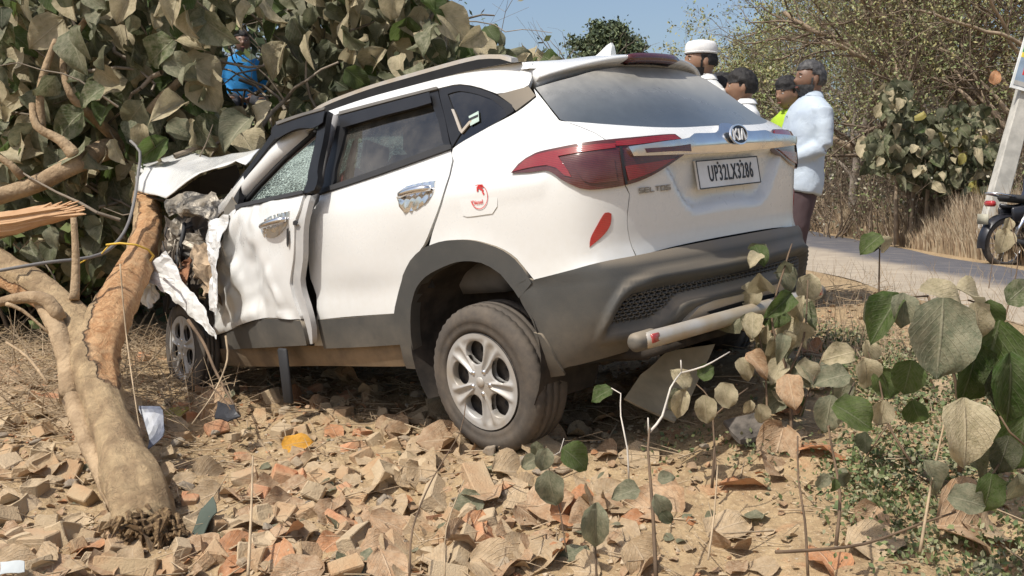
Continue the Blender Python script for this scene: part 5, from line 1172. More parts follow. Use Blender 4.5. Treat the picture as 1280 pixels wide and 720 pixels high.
# leafy dusty bush (big leaves) beyond the road
X, Y = (1165-640)/FPX*15.8, 15.8; tk = empty('leafy_bush', loc=(X, Y, -.05)); tag(tk, 'broad-leaved dusty bush growing over the far verge, left of the leaning pole', 'bush'); TI = Matrix.Translation((-X, -Y, .05)); random.seed(12); Ls = []
for k in range(900):
    cx, cy, rx, ry = random.choice([(1150, 170, 42, 30), (1205, 165, 36, 38), (1120, 125, 18, 26), (1185, 190, 62, 32), (1225, 205, 30, 30), (1105, 185, 26, 26), (1175, 215, 60, 20)])
    a, r = random.uniform(0, 6.28), random.random()**.5; d = random.uniform(14.9, 16.8); tip, up = wilt(); Ls.append((at(cx+rx*r*math.cos(a), cy+ry*r*math.sin(a), d), tip, up, random.uniform(.13, .27), random.choices(['dusty', 'pale', 'dark', 'lime'], [.5, .2, .26, .04])[0]))
for i, l in enumerate(Ls[:200]):
    o = link('leaf', leaf_data('T', i % 8, l[4]), tk); o.matrix_parent_inverse = TI; o.matrix_basis = leaf_M(*l[:4])
o = link('leaf', leaf_data('T', 1, 'orange'), tk); o.matrix_parent_inverse = TI; o.matrix_basis = leaf_M(at(1243, 106, 15.2), (0, -.2, 1), (-.5, -1, .2), .24); o['label'] = 'single orange leaf at the top'
ml = ['dusty', 'pale', 'dark', 'lime']; o = loc_(leaf_cloud('foliage', [leaf_M(*l[:4]) for l in Ls[200:]], [i % 8 for i in range(len(Ls)-200)], [ml.index(l[4]) for l in Ls[200:]], ml, tk), TI); o['kind'] = 'stuff'
for k in range(7):
    m_ = MB(); x0 = 1120+k*18; m_.tube([at(x0, 306, 15.8), at(x0+random.uniform(-8, 8), 225, 15.8), at(x0+random.uniform(-18, 18), 165, 15.7)], [.04, .03, .015], 7); loc_(m_.build('stem', [tb1], tk), TI)
# far green tree above the car roof
X, Y = (755-640)/FPX*45, 45; ft = empty('green_tree', loc=(X, Y, 0)); tag(ft, 'round green tree standing far off above the car roof', 'tree'); ti = Matrix.Translation((-X, -Y, 0)); rs = np.random.RandomState(4); pts = []
for k in range(60):
    a = rs.uniform(0, 6.28); e = rs.uniform(-.3, 1.2); c = np.array([X+1.75*math.cos(a)*math.cos(e)*rs.uniform(.3, 1), Y+1.2*math.sin(a)*math.cos(e), 7.0+1.5*math.sin(e)*rs.uniform(.5, 1)-.3*abs(math.cos(a))]); pts.append(c+rs.normal(0, .20, (190, 3)))
o = loc_(small_leaf_mesh('crown', np.concatenate(pts), .17, slg, rs, 1, .02, ft, .6), ti); o['kind'] = 'stuff'
P0, P1, R0, R1, lv, tips = branches((X, Y, 0), 5.2, .18, 5, depth=3, spread=.5, first=.6); V, Q = tubes_np(P0, P1, R0, R1, 6); loc_(link('trunk', fastmesh('trunk', V, Q, tb2), ft), ti)
for i, (px, Y, w, h, zz) in enumerate([(575, 24, 3.0, 4.1, 0), (640, 40, 4, 3.5, 0), (690, 44, 5, 3.9, 0), (820, 46, 5, 4.2, 0), (862, 40, 2.4, 5.5, 0)]):
    shrub(px, Y, w, h, 120+i, ['feathery green shrub rising behind the big leaves', 'low green shrub behind the roof rail', 'low green shrub beside the far round tree', 'green shrub on the skyline right of the roof fin', 'small green tree on the skyline left of the white cap'][i], nb=120, nl=4200, size=.10, leafm=slg, group='green shrubs on the skyline', name='green_shrub', stem=tb2)
# dark shrubs behind the fallen crown and behind the car
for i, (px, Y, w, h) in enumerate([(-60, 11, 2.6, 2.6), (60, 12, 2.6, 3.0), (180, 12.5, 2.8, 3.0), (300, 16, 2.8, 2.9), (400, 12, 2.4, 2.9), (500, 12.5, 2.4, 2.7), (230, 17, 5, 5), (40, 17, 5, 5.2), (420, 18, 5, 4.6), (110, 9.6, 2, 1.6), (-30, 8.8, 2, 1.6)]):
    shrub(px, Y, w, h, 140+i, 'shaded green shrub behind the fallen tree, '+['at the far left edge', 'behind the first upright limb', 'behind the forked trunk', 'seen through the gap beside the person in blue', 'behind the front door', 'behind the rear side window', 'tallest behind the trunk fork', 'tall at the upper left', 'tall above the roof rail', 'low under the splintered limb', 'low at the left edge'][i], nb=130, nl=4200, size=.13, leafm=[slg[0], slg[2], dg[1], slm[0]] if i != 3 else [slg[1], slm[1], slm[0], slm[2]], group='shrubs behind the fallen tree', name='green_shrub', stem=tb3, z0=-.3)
# dry grass band along the far verge
rs = np.random.RandomState(2); n = 70000; Y = 9+30*rs.rand(n)**1.15; X = road_far(Y)+.25+rs.rand(n)**1.4*2.4; keep = vnoise(X, Y, .8, 9) > -.36; X, Y = X[keep], Y[keep]; n = len(X); Z = G(X, Y); H = rs.uniform(.45, 1.05, n)*np.clip((X-road_far(Y))/.7, .35, 1)*(.8+.5*vnoise(X, Y, 1.2, 3))
dx = rs.normal(0, .18, n)*H; dy = rs.normal(0, .1, n)*H; w = rs.uniform(.006, .014, n)*np.clip(Y/14, .8, 2)
V = np.stack([np.stack([X-w, Y, Z-.02], 1), np.stack([X+w, Y, Z-.02], 1), np.stack([X+dx*.4+w*.7, Y+dy*.4, Z+H*.6], 1), np.stack([X+dx*.4-w*.7, Y+dy*.4, Z+H*.6], 1), np.stack([X+dx, Y+dy, Z+H], 1)], 1).reshape(-1, 3); b = np.arange(n)*5
Q = [np.stack([b, b+1, b+2, b+3], 1), np.stack([b+3, b+2, b+4], 1)]
gm = [simple('dry_grass_tan', (.40, .30, .19), .85, .25), simple('dry_grass_brown', (.26, .18, .11), .85, .25), simple('dry_grass_pale', (.50, .41, .28), .85, .2)]; mi = rs.choice(3, n, p=[.45, .35, .2])
tag(link('dry_grass', fastmesh('dry_grass', V, Q, gm, np.r_[mi, mi], False)), 'tall dry brown grass along the far side of the road', 'grass', kind='stuff')
# ================================================================= RUBBLE, LITTER
def brickm(name, c1, c2, dust):
    t = NT(name); g = t.rnd(); c = t.mix(t.ramp(t.noise(6, 5, .6), .3, .7), c1, c2); c = t.mix(t.math('MULTIPLY', t.ramp(t.noise(4.5, 6, .68), .35, .62), dust), c, (.40, .30, .18)); c = t.mix(t.math('MULTIPLY', g, .3), c, (.35, .26, .18))
    return t.done(t.bsdf(c, .92, t.bump(t.math('ADD', t.noise(40, 5, .7), t.noise(120, 3)), .7, .006), Specular_IOR_Level=.2))
BM = [brickm('dusty_brick', (.38, .235, .125), (.46, .31, .18), .95), brickm('orange_brick', (.46, .19, .09), (.54, .28, .15), .65), brickm('pale_brick', (.46, .35, .22), (.50, .40, .27), .8)]
SM = [brickm('buff_stone', (.42, .33, .23), (.52, .43, .31), .6), brickm('grey_stone', (.27, .235, .19), (.38, .33, .27), .5)]
def brick_mesh(seed, whole=False, frog=False):
    rs = np.random.RandomState(seed); L = .22 if whole else rs.uniform(.07, .16); W, H = .105, .068; bm = bmesh.new(); bmesh.ops.create_cube(bm, size=1)
    bmesh.ops.scale(bm, vec=(L, W, H), verts=bm.verts)
    if not whole:
        for k in range(rs.randint(1, 3)):
            co = Vector((rs.uniform(.15, .4)*L*rs.choice([-1, 1]), rs.uniform(-.2, .2)*W, rs.uniform(-.2, .3)*H)); no = Vector((co.x*3, rs.uniform(-.04, .04), rs.uniform(-.02, .05))).normalized()
            r = bmesh.ops.bisect_plane(bm, geom=bm.verts[:]+bm.edges[:]+bm.faces[:], plane_co=co, plane_no=no, clear_outer=True); ed = [e for e in r['geom_cut'] if isinstance(e, bmesh.types.BMEdge)]
            if ed: bmesh.ops.edgeloop_fill(bm, edges=ed)
    if frog:
        top = max(bm.faces, key=lambda f: f.calc_center_median().z); r = bmesh.ops.inset_region(bm, faces=[top], thickness=.022, depth=-.0); bmesh.ops.translate(bm, vec=(0, 0, -.014), verts=top.verts)
    bmesh.ops.bevel(bm, geom=bm.edges[:], offset=.005, segments=1, affect='EDGES', clamp_overlap=True)
    bmesh.ops.triangulate(bm, faces=[f for f in bm.faces if len(f.verts) > 4]); bmesh.ops.subdivide_edges(bm, edges=[e for e in bm.edges if e.calc_length() > .03], cuts=1)
    for v in bm.verts: v.co += noise.noise_vector(v.co*22+Vector((seed, 0, 0)))*.0055+noise.noise_vector(v.co*60+Vector((seed, 0, 0)))*.002
    me = bpy.data.meshes.new('brick'); bm.to_mesh(me); bm.free(); return me
def stone_mesh(seed):
    rs = np.random.RandomState(seed); bm = bmesh.new(); pts = rs.normal(0, 1, (14, 3)); pts /= np.linalg.norm(pts, axis=1, keepdims=True); pts *= rs.uniform(.75, 1.1, (14, 1))*np.array([1, rs.uniform(.6, .9), rs.uniform(.4, .7)])
    for p in pts: bm.verts.new(p)
    bmesh.ops.convex_hull(bm, input=bm.verts); bmesh.ops.delete(bm, geom=[v for v in bm.verts if not v.link_faces], context='VERTS'); bmesh.ops.bevel(bm, geom=bm.edges[:], offset=.06, segments=1, affect='EDGES')
    for v in bm.verts: v.co += noise.noise_vector(v.co*2+Vector((seed, 0, 0)))*.07
    me = bpy.data.meshes.new('stone'); bm.to_mesh(me); bm.free(); return me
bricks = [brick_mesh(i, False, i % 3 == 0) for i in range(9)]+[brick_mesh(20+i, True, i > 0) for i in range(3)]; stones = [stone_mesh(i) for i in range(8)]
BB = {}
def mcopy(me, m):
    k = (me.name, m.name)
    if k not in BB: c = me.copy(); c.materials.clear(); c.materials.append(m); BB[k] = c
    return BB[k]
LAND = [('the root end', 178, 660), ('the orange leaf', 372, 564), ('the upright brick', 447, 685), ('the black scrap', 285, 515), ('the blue-grey wrapper', 192, 535), ('the front wheel', 228, 450), ('the rear wheel', 600, 540), ('the left picture edge', 10, 600), ('the foil scrap', 20, 708),
        ('the orange-brown torn leaf', 592, 672), ('the hanging green leaf', 745, 650), ('the pale square block', 365, 695), ('the tree limbs', 90, 530), ('the guard tube', 900, 440), ('the dark rag', 935, 540), ('the pale leaf on sand', 912, 668), ('the big leaves', 1170, 440), ('the seedling', 1045, 640), ('the very large dry leaf', 1232, 674),
        ('the forked twig', 815, 600), ('the sill', 400, 480), ('the frogged brick end', 428, 620), ('the bottom right leaf', 1100, 690), ('the dark stalk', 314, 640), ('the hanging board', 840, 500), ('the mud flap', 695, 500), ('the wheel shadow', 660, 590), ('the torn strip', 250, 660)]
USED = set()
def wording(px, py, head, size, pose):
    L = sorted(LAND, key=lambda l: math.hypot(px-l[1], (py-l[2])*1.5))
    for n in range(9):
        a, b = L[n//3], L[n//3+1]; dx, dy = px-a[1], (py-a[2])*1.5
        w = ('left of' if dx < 0 else 'right of') if abs(dx) > abs(dy) else ('behind' if dy < 0 else 'in front of')
        for p_ in ((pose, ''), (pose, 'towards '+b[0]), (pose, 'near '+L[n//3+2][0]))[n % 3:n % 3+1]:
            t = ' '.join(x for x in (size, head, p_[0], w, a[0], p_[1]) if x)
            if t not in USED and len(t.split()) <= 16: USED.add(t); return t
    return ' '.join(x for x in (size, head, pose, w, a[0]) if x)
def on_ground(px, py, sink=0.0): p = gp(px, py); return Vector((p.x, p.y, p.z-sink))
def put(me, name, p, rot, s, label, cat, group=None):
    o = link(name, me); o.matrix_world = Matrix.Translation(p) @ Matrix.Rotation(rot[2], 4, 'Z') @ Matrix.Rotation(rot[0], 4, 'X') @ Matrix.Rotation(rot[1], 4, 'Y') @ Matrix.Diagonal((*( (s, s, s) if not isinstance(s, tuple) else s), 1)); tag(o, label, cat, group); return o
hb = [(45, 682, 9, 0, (.1, -.15, -.35), 'whole brick with a frog lying low at the left edge of the picture'), (150, 690, 2, 0, (.3, .3, .5), 'broken brick just left of the root end with a dark shaded side'), (160, 712, 10, 0, (-.35, .1, .1), 'frogged brick cut by the bottom edge, below the root end'),
      (105, 628, 1, 0, (.2, .9, 1.2), 'brick standing on end left of the trunk base'), (45, 620, 3, 2, (.1, .1, .3), 'pale squared brick lump at the left edge, level with the trunk base'), (15, 570, 4, 0, (.0, .2, .6), 'brick at the far left below the tree limb'),
      (55, 568, 0, 2, (.2, .2, .2), 'pale brick between two tree limbs at the far left'), (365, 695, 5, 2, (.1, .2, .4), 'pale square block at the bottom, left of the upright brick'), (447, 685, 11, 2, (1.2, .1, 1.3), 'upright pale brick at the bottom centre-left'),
      (360, 655, 6, 0, (.4, .1, -.4), 'brick lump above the pale square block'), (428, 620, 7, 1, (.6, .2, 1.2), 'frogged orange brick end right of the orange leaf'), (355, 602, 1, 1, (.1, .4, .2), 'small orange brick piece below the orange leaf'),
      (348, 545, 8, 2, (.1, .1, -.6), 'pale brick left of the orange leaf'), (400, 605, 0, 0, (.3, -.2, .9), 'tilted brick between the orange leaf and the orange brick end'), (255, 492, 3, 1, (.1, .2, .3), 'orange brick lying just in front of the front wheel'),
      (180, 452, 5, 1, (.2, .1, .9), 'orange brick behind the trunk, left of the front wheel'), (30, 495, 2, 0, (.1, .1, .1), 'brick under the left tree limb'), (125, 662, 7, 2, (.1, .3, .9), 'pale flat brick piece touching the trunk'),
      (330, 525, 4, 0, (.2, .1, .8), 'small brick beside the black scrap'), (490, 600, 6, 2, (.3, .5, .4), 'pale brick corner left of the rear wheel')]
for px, py, i, m, rot, lab in hb: put(mcopy(bricks[i], BM[m]), 'brick', on_ground(px, py, -.012), rot, 1.0, lab, 'brick')
random.seed(31); placed = [(b[0], b[1]) for b in hb]; nb_ = 0
while nb_ < 135:
    py = 470+250*random.random()**.9; px = random.uniform(0, 640)-(0 if py > 520 else 60)
    dens = 1.0 if px < 480 else .55
    if random.random() > dens or (560 < px and py < 590) or min(math.hypot(px-a, (py-b)*1.6) for a, b in placed) < 17: continue
    if 120 < px < 220 and py > 480 and abs(px-(125+(py-480)*.32)) < 42: continue
    placed.append((px, py)); nb_ += 1; i = random.choice([0, 1, 2, 3, 4, 5, 6, 7, 8, 0, 2, 4, 9, 11][:13 if py > 560 else 9]); s = random.uniform(.6, 1.22)
    mi_ = random.choices([0, 1, 2], [.5, .09, .41])[0]; ro = (random.gauss(0, .45), random.gauss(0, .4), random.uniform(0, 6.28)); tl = abs(ro[0])+abs(ro[1])
    put(mcopy(bricks[i], BM[mi_]), 'brick', on_ground(px, py, -.002), ro, s, wording(px, py, ('dusty brown', 'orange', 'pale')[mi_]+(' whole brick' if i > 8 else ' brick piece'), 'tiny' if s < .65 else 'small' if s < .8 else 'medium' if s < .93 else 'large', 'lying flat' if tl < .4 else 'tilted' if tl < .9 else 'upturned'), 'brick', 'broken bricks in the rubble')
ns_ = 0
while ns_ < 130:
    py = 470+250*random.random(); px = random.uniform(0, 760)
    if 120 < px < 220 and py > 480 and abs(px-(125+(py-480)*.32)) < 42: continue
    ns_ += 1; s = random.uniform(.018, .055); mi_ = random.randrange(3); put(mcopy(random.choice(stones), (SM+[BM[2]])[mi_]), 'stone', on_ground(px, py, -s*.2), (random.gauss(0, .3), random.gauss(0, .3), random.uniform(0, 6.28)), s, wording(px, py, ('buff', 'grey', 'pinkish')[mi_]+' stone', 'tiny' if s < .028 else 'small' if s < .04 else 'fist-sized', 'lying'), 'stone', 'stones in the rubble')
for px, py, s, lab in [(1085, 640, .035, 'small grey stone on the sandy bank'), (880, 560, .04, 'small stone under the rear guard tube'), (1195, 425, .03, 'small stone at the road edge by the big leaves'), (690, 600, .045, 'stone in the shadow right of the rear wheel')]: put(mcopy(stones[3], SM[1]), 'stone', on_ground(px, py, -s*.2), (0, .2, 1), s, lab, 'stone')
# pebbles and clods (uncountable)
rs = np.random.RandomState(8); VV, FF, MI = [], [], []; base = []
for i in range(5):
    me = stones[i]; v = np.array([w.co[:] for w in me.vertices]); bm = bmesh.new(); [bm.verts.new(p) for p in v[::4]]; bmesh.ops.convex_hull(bm, input=bm.verts); bmesh.ops.delete(bm, geom=[q for q in bm.verts if not q.link_faces], context='VERTS'); bm.verts.index_update(); base.append((np.array([q.co[:] for q in bm.verts]), np.array([[q.index for q in f.verts] for f in bm.faces if len(f.verts) == 3]))); bm.free()
n = 11000; X = rs.uniform(-3.6, 3.2, n); Y = 3.0+4.6*rs.rand(n)**1.2; keep = rs.rand(n) < np.where(X < .6, 1., .35); X, Y = X[keep], Y[keep]; Z = G(X, Y); b = 0
for x, y, z in zip(X, Y, Z):
    v, f = base[rs.randint(5)]; s = .004+.018*rs.rand()**2.5; a = rs.uniform(0, 6.28); c_, s_ = math.cos(a), math.sin(a); R3 = np.array([[c_, -s_, 0], [s_, c_, 0], [0, 0, 1]]); VV.append((v*s) @ R3.T+[x, y, z+s*.2]); FF.append(f+b); MI.append(np.full(len(f), rs.choice(4, p=[.4, .2, .15, .25]))); b += len(v)
tag(link('pebbles', fastmesh('pebbles', np.concatenate(VV), np.concatenate(FF), [SM[0], SM[1], BM[1], BM[2]], np.concatenate(MI), False)), 'pebbles, clods and brick crumbs strewn over the ground', 'pebbles', kind='stuff')
# flakes of dry leaf and broken twigs (uncountable)
n = 8000; Ms, ks, mt = [], [], []; random.seed(77)
for i in range(n):
    x = random.uniform(-3.8, 3.1); y = 3.0+5.4*random.random()**1.2
    if x > .7 and random.random() < .45: continue
    z = float(G(x, y)); s = random.uniform(.014, .055); Ms.append(leaf_M((x, y, z+.008), (random.gauss(0, 1), random.gauss(0, 1), random.gauss(0, .35)), (random.gauss(0, .5), random.gauss(0, .5), 1), s)); ks.append(i % 5); mt.append(random.choices([0, 1, 2, 3], [.42, .40, .08, .10])[0])
o = leaf_cloud('leaf_litter', Ms, ks, mt, ['brown', 'tan', 'orange', 'grey'], T=LS); tag(o, 'crumbled dry leaf litter over the rubble and bank', 'litter', kind='stuff')
P0, P1, R0, R1 = [], [], [], []
for i in range(2600):
    x = random.uniform(-3.8, 3.1); y = 3.1+5.5*random.random(); z = float(G(x, y))+random.uniform(.004, .04)
    if x > .9 and y < 5 and random.random() < .6: continue
    a = random.uniform(0, 6.28); L = random.uniform(.04, .26)*(1.5 if x < -2 and y > 4.6 else 1); c = (x+L*math.cos(a), y+L*math.sin(a), z+random.uniform(-.01, .05)); P0.append((x, y, z)); P1.append(c); r = random.uniform(.0012, .004); R0.append(r); R1.append(r*.6)
V, Q = tubes_np(P0, P1, R0, R1, 4); tag(link('dry_twigs', fastmesh('dry_twigs', V, Q, twigm)), 'broken dry twigs and stalks scattered over the ground', 'twigs', kind='stuff')
# fallen leaves one can pick apart
def fallen(px, py, s, mat, az, i, label, group=None, lift=.015, tilt=(0, 0), kind='D'):
    p = on_ground(px, py); o = link('fallen_leaf', leaf_data(kind, i, mat)); up = Vector((tilt[0], tilt[1], 1)); d = Vector((math.cos(az), math.sin(az), 0)); d = d-up*(d.dot(up)/up.length_squared)
    o.matrix_world = leaf_M(p+Vector((0, 0, lift+s*.05))-d.normalized()*s*.5, d, up, s); tag(o, label, 'leaf', group); return o
HL = [(372, 564, .155, 'yellow', .3, 2, 'bright yellow-orange leaf on the rubble', (-.3, -.9)), (218, 530, .19, 'lime', .9, 1, 'yellow-green leaf standing beside the trunk', (-.3, -1.0)), (592, 672, .175, 'orange', 1.3, 0, 'orange-brown leaf with torn tip at the bottom centre', (-.1, -1.2)),
      (690, 640, .21, 'brown', .4, 3, 'large brown leaf under the wheel shadow, left of the hanging green leaf', (-.2, -.7)), (812, 640, .26, 'brown', 2.6, 4, 'large curled brown leaf right of the hanging green leaf', (.1, -.9)), (680, 690, .19, 'brown', 1.1, 5, 'brown leaf at the bottom, right of the orange-brown leaf', (-.1, -.8)),
      (912, 668, .20, 'tan', .5, 2, 'pale tan leaf lying on the sandy bank', (-.2, -.5)), (1100, 690, .24, 'tan', .2, 1, 'big pale leaf at the bottom right of the sandy bank', (-.1, -.6)), (1232, 674, .34, 'brown', .1, 6, 'very large dry leaf at the bottom right corner', (.0, -.9)),
      (985, 516, .17, 'orange', .6, 3, 'orange leaf on the bank below the guard tube', (-.2, -.5)), (975, 546, .12, 'tan', .2, 0, 'yellowish oval leaf below the orange leaf on the bank', (-.1, -.4)), (1005, 445, .19, 'orange', 2.2, 5, 'reddish dry leaf under the end of the guard tube', (-.3, -.6)),
      (1032, 712, .2, 'orange', 1.9, 7, 'rust-brown leaf cut by the bottom edge', (.3, -.8)), (560, 560, .30, 'brown', .2, 1, 'broad brown leaf lying in the shade left of the rear wheel', (-.1, -.9)), (500, 545, .2, 'tan', .8, 4, 'tan leaf in the shade under the sill', (-.2, -.6)), (645, 600, .2, 'tan', .2, 6, 'tan leaf touching the rear wheel from below', (0, -.6)),
      (690, 470, .2, 'brown', 1.0, 2, 'brown leaf behind the rear tyre', (0, -.8)), (60, 590, .2, 'tan', .8, 3, 'pale leaf on the bricks at the left edge', (0, -.4)), (8, 500, .19, 'tan', 1.2, 0, 'bleached leaf at the left edge below the limbs', (0, -.8)), (250, 690, .2, 'brown', 2.0, 7, 'brown curled leaf right of the root end', (.1, -.9)),
      (118, 350, .24, 'orange', .2, 2, 'orange leaf lying behind the peeled trunk', (0, -1.2)), (30, 340, .34, 'brown', .0, 5, 'large brown leaf behind the left limb', (0, -1.0)), (790, 520, .2, 'brown', 1.8, 1, 'brown leaf in the dark below the guard tube', (0, -.7)), (455, 700, .16, 'tan', 2.8, 6, 'tan leaf leaning on the upright brick', (0, -.7))]
for px, py, s, m, az, i, lab, tl in HL: fallen(px, py, s, m, az, i, lab, tilt=tl, lift=.03)
random.seed(55); nf_ = 0
while nf_ < 235:
    py = 430+300*random.random()**.8; px = random.uniform(-10, 1290)
    if px < 480 and py < 470: continue
    if px > 820 and random.random() < .72: continue
    if px > 980 and py < 440: continue
    nf_ += 1; s = random.uniform(.10, .26); where = 'rubble' if px < 640 else 'bank'
    m_ = random.choices(['brown', 'tan', 'orange', 'grey'], [.42, .42, .08, .08])[0]; tl = (random.gauss(0, .35), random.gauss(-.35, .35)); az = random.uniform(0, 6.28)
    fallen(px, py, s, m_, az, random.randrange(8), wording(px, py, {'brown': 'brown dry leaf', 'tan': 'tan dry leaf', 'orange': 'rusty dry leaf', 'grey': 'grey-green dry leaf'}[m_], 'small' if s < .12 else 'medium' if s < .17 else 'large', 'lying flat' if abs(tl[0])+abs(tl[1]) < .4 else 'curled'), 'leaves fallen on the '+where, .012, tl)
# odd scraps
def scrap(name, pts, mat, label, cat, th=.004, amp=.01, n=3, seed=0):
    bm = bmesh.new(); vs = [bm.verts.new(at(*p)) for p in pts]; bm.faces.new(vs); bmesh.ops.triangulate(bm, faces=bm.faces[:]); bmesh.ops.subdivide_edges(bm, edges=bm.edges[:], cuts=n, use_grid_fill=True)
    for v in bm.verts: v.co += noise.noise_vector(v.co*8+Vector((seed, 0, 0)))*amp
    bmesh.ops.recalc_face_normals(bm, faces=bm.faces[:]); bmesh.ops.solidify(bm, geom=bm.faces[:], thickness=th); me = bpy.data.meshes.new(name); bm.to_mesh(me); bm.free(); me.materials.append(mat); o = link(name, me); tag(o, label, cat); return o
def dg_(px, py, up=0): return dist_of(gp(px, py))-up
scrap('black_scrap', [(267, 503, 5.0), (290, 508, 5.0), (303, 522, 4.9), (285, 528, 4.85), (267, 524, 4.9)], M['ink'], 'black plastic scrap lying in front of the sill', 'plastic scrap', .006, .03, 4)
scrap('wrapper', [(178, 508, 4.7), (200, 512, 4.7), (204, 545, 4.55), (186, 562, 4.5), (178, 535, 4.6)], simple('blue_grey_wrapper', (.11, .12, .15), .4, .3, 30), 'crumpled blue-grey wrapper beside the trunk', 'wrapper', .003, .03, 4)
scrap('torn_cloth', [(250, 640, 4.0), (268, 620, 4.05), (272, 640, 3.95), (255, 672, 3.85), (228, 688, 3.85), (238, 664, 3.95)], simple('dark_green_cloth', (.06, .075, .055), .8), 'dark torn strip lying right of the root end', 'cloth', .004, .02)
scrap('foil', [(0, 704, 3.55), (30, 700, 3.5), (34, 712, 3.45), (0, 718, 3.5)], simple('pale_foil', (.40, .42, .41), .4), 'pale foil scrap in the bottom left corner', 'foil', .003, .02)
scrap('underbody_board', [(835, 440, 4.75), (893, 432, 4.8), (862, 500, 4.62), (842, 530, 4.5), (780, 500, 4.55), (800, 470, 4.65)], simple('dusty_board', (.56, .46, .31), .85, .25, 4, .3), 'flat dusty board hanging under the rear bumper', 'board', .012, .008)
scrap('old_shoe_sole', [(906, 530, 4.25), (925, 552, 4.15), (955, 545, 4.15), (962, 528, 4.25), (940, 520, 4.3)], simple('dark_rag', (.10, .085, .07), .9, .5, 20), 'dark crumpled rag on the bank below the bumper', 'rag', .02, .03, 4)
# ================================================================= PLANTS in the foreground
def P3(l): return [at(*p) for p in l]
def plant(name, label, base, stems, leaves, cat='plant', mat=None, group=None):
    """stems: (points, radius); leaves: (px, py, depth, size, tip direction, face direction, material, shape)"""
    o0 = at(*base); root = empty(name, loc=o0); tag(root, label, cat, group); inv = Matrix.Translation(-o0)
    for s in stems:
        pts = [Vector(p) for p in spline([np.array(at(*p)) for p in s[0]], .04)]; n = len(pts); m_ = MB(); r = s[1]; m_.tube(pts, [r*(1-.55*i/n) for i in range(n)], 6); loc_(m_.build('stem', [s[2] if len(s) > 2 else (mat or stemb)], root), inv)
    for l in leaves:
        px, py, d, s, tip, up, m = l[:7]; k = l[7] if len(l) > 7 else random.randrange(8); L = link('leaf', leaf_data('T', k, m), root); L.matrix_parent_inverse = inv
        p = at(px, py, d); L.matrix_basis = leaf_M(p, tip, up, s)
    return root
DN = (0, -.1, -1); FC = (-.1, -1, .35); FCu = (-.2, -.7, .8)
plant('big_leaf_plant', 'tall plant with broad dusty and dark green leaves, in front of the road', (1200, 560, 3.4),
      [([(1200, 590, 3.4), (1195, 480, 3.4), (1178, 430, 3.4), (1160, 370, 3.45)], .008), ([(1280, 430, 3.3), (1240, 425, 3.35), (1225, 405, 3.4), (1190, 380, 3.4)], .006), ([(1160, 370, 3.45), (1130, 372, 3.4), (1110, 375, 3.4)], .004), ([(1250, 420, 3.4), (1272, 330, 3.5), (1262, 272, 3.6)], .003), ([(1250, 420, 3.4), (1240, 385, 3.4), (1210, 375, 3.4)], .005)],
      [(1125, 368, 3.35, .20, (-.55, -.2, -.75), (-.5, -.8, .4), 'green', 0), (1130, 366, 3.3, .12, (-.1, -.3, -1), (-.2, -1, .3), 'grey', 2), (1150, 360, 3.3, .17, (.85, -.2, -.25), (0, -.6, .9), 'pale', 1), (1180, 372, 3.2, .27, (-.1, -.15, -1), (-.1, -1, .25), 'grey', 3), (1195, 362, 3.35, .15, (.9, 0, -.2), (.1, -.5, .9), 'pale', 4),
       (1218, 378, 3.25, .15, (.3, -.1, -1), (.2, -1, .3), 'pale', 5), (1235, 375, 3.3, .17, (.2, 0, -1), (-.3, -1, .2), 'green', 6), (1250, 400, 3.3, .30, (-.15, .1, -1), (-.3, -1, .1), 'green', 7), (1262, 440, 3.2, .30, (.1, 0, -1), (-.2, -1, .1), 'green', 0), (1222, 430, 3.3, .22, (-.1, .1, -1), (.4, -1, .1), 'green', 3), (1240, 460, 3.25, .25, (.2, 0, -1), (.5, -.8, .1), 'dark', 2),
       (1150, 385, 3.45, .16, (.4, .1, -1), (0, -1, .3), 'dark', 1), (1258, 378, 3.4, .13, (.6, 0, .5), (0, -1, .4), 'dusty', 5), (1140, 450, 3.4, .15, (-.2, 0, -1), (-.4, -1, .1), 'green', 4), (1110, 375, 3.4, .12, (-.5, 0, -.6), (-.4, -.6, .7), 'dark', 3), (1262, 272, 3.6, .07, (-.3, 0, -1), (-.1, -1, .3), 'pale', 0), (1258, 285, 3.6, .10, (-.2, 0, -1), (-.1, -1, .3), 'pale', 2)])
plant('big_leaf_plant', 'low plant with one huge dusty veined leaf near the right edge', (1195, 660, 3.0),
      [([(1150, 690, 2.95), (1165, 600, 3.0), (1178, 540, 3.0), (1185, 505, 3.0)], .005, twigm), ([(1190, 640, 3.0), (1235, 600, 3.0), (1260, 560, 3.05)], .004), ([(1285, 560, 3.0), (1262, 540, 3.0), (1250, 520, 3.0)], .004)],
      [(1205, 497, 2.95, .21, (.0, -.25, -1), (-.1, -1, .35), 'pale', 2), (1262, 545, 3.0, .13, (-.3, -.1, -1), (-.2, -1, .2), 'dark', 1), (1240, 592, 2.95, .14, (-.1, -.1, -1), (0, -1, .3), 'green', 5), (1272, 592, 2.9, .13, (.1, -.1, -1), (0, -1, .3), 'grey', 6), (1205, 560, 3.1, .14, (.5, -.2, -.5), (0, -.6, .8), 'dark', 4), (1155, 575, 3.0, .12, (.4, -.2, -.8), (.2, -1, .3), 'grey', 0), (1185, 620, 2.95, .12, (.9, -.1, -.2), (0, -.8, .6), 'grey', 3), (1282, 520, 3.1, .2, (-.1, 0, -1), (-.5, -1, .1), 'green', 7)])
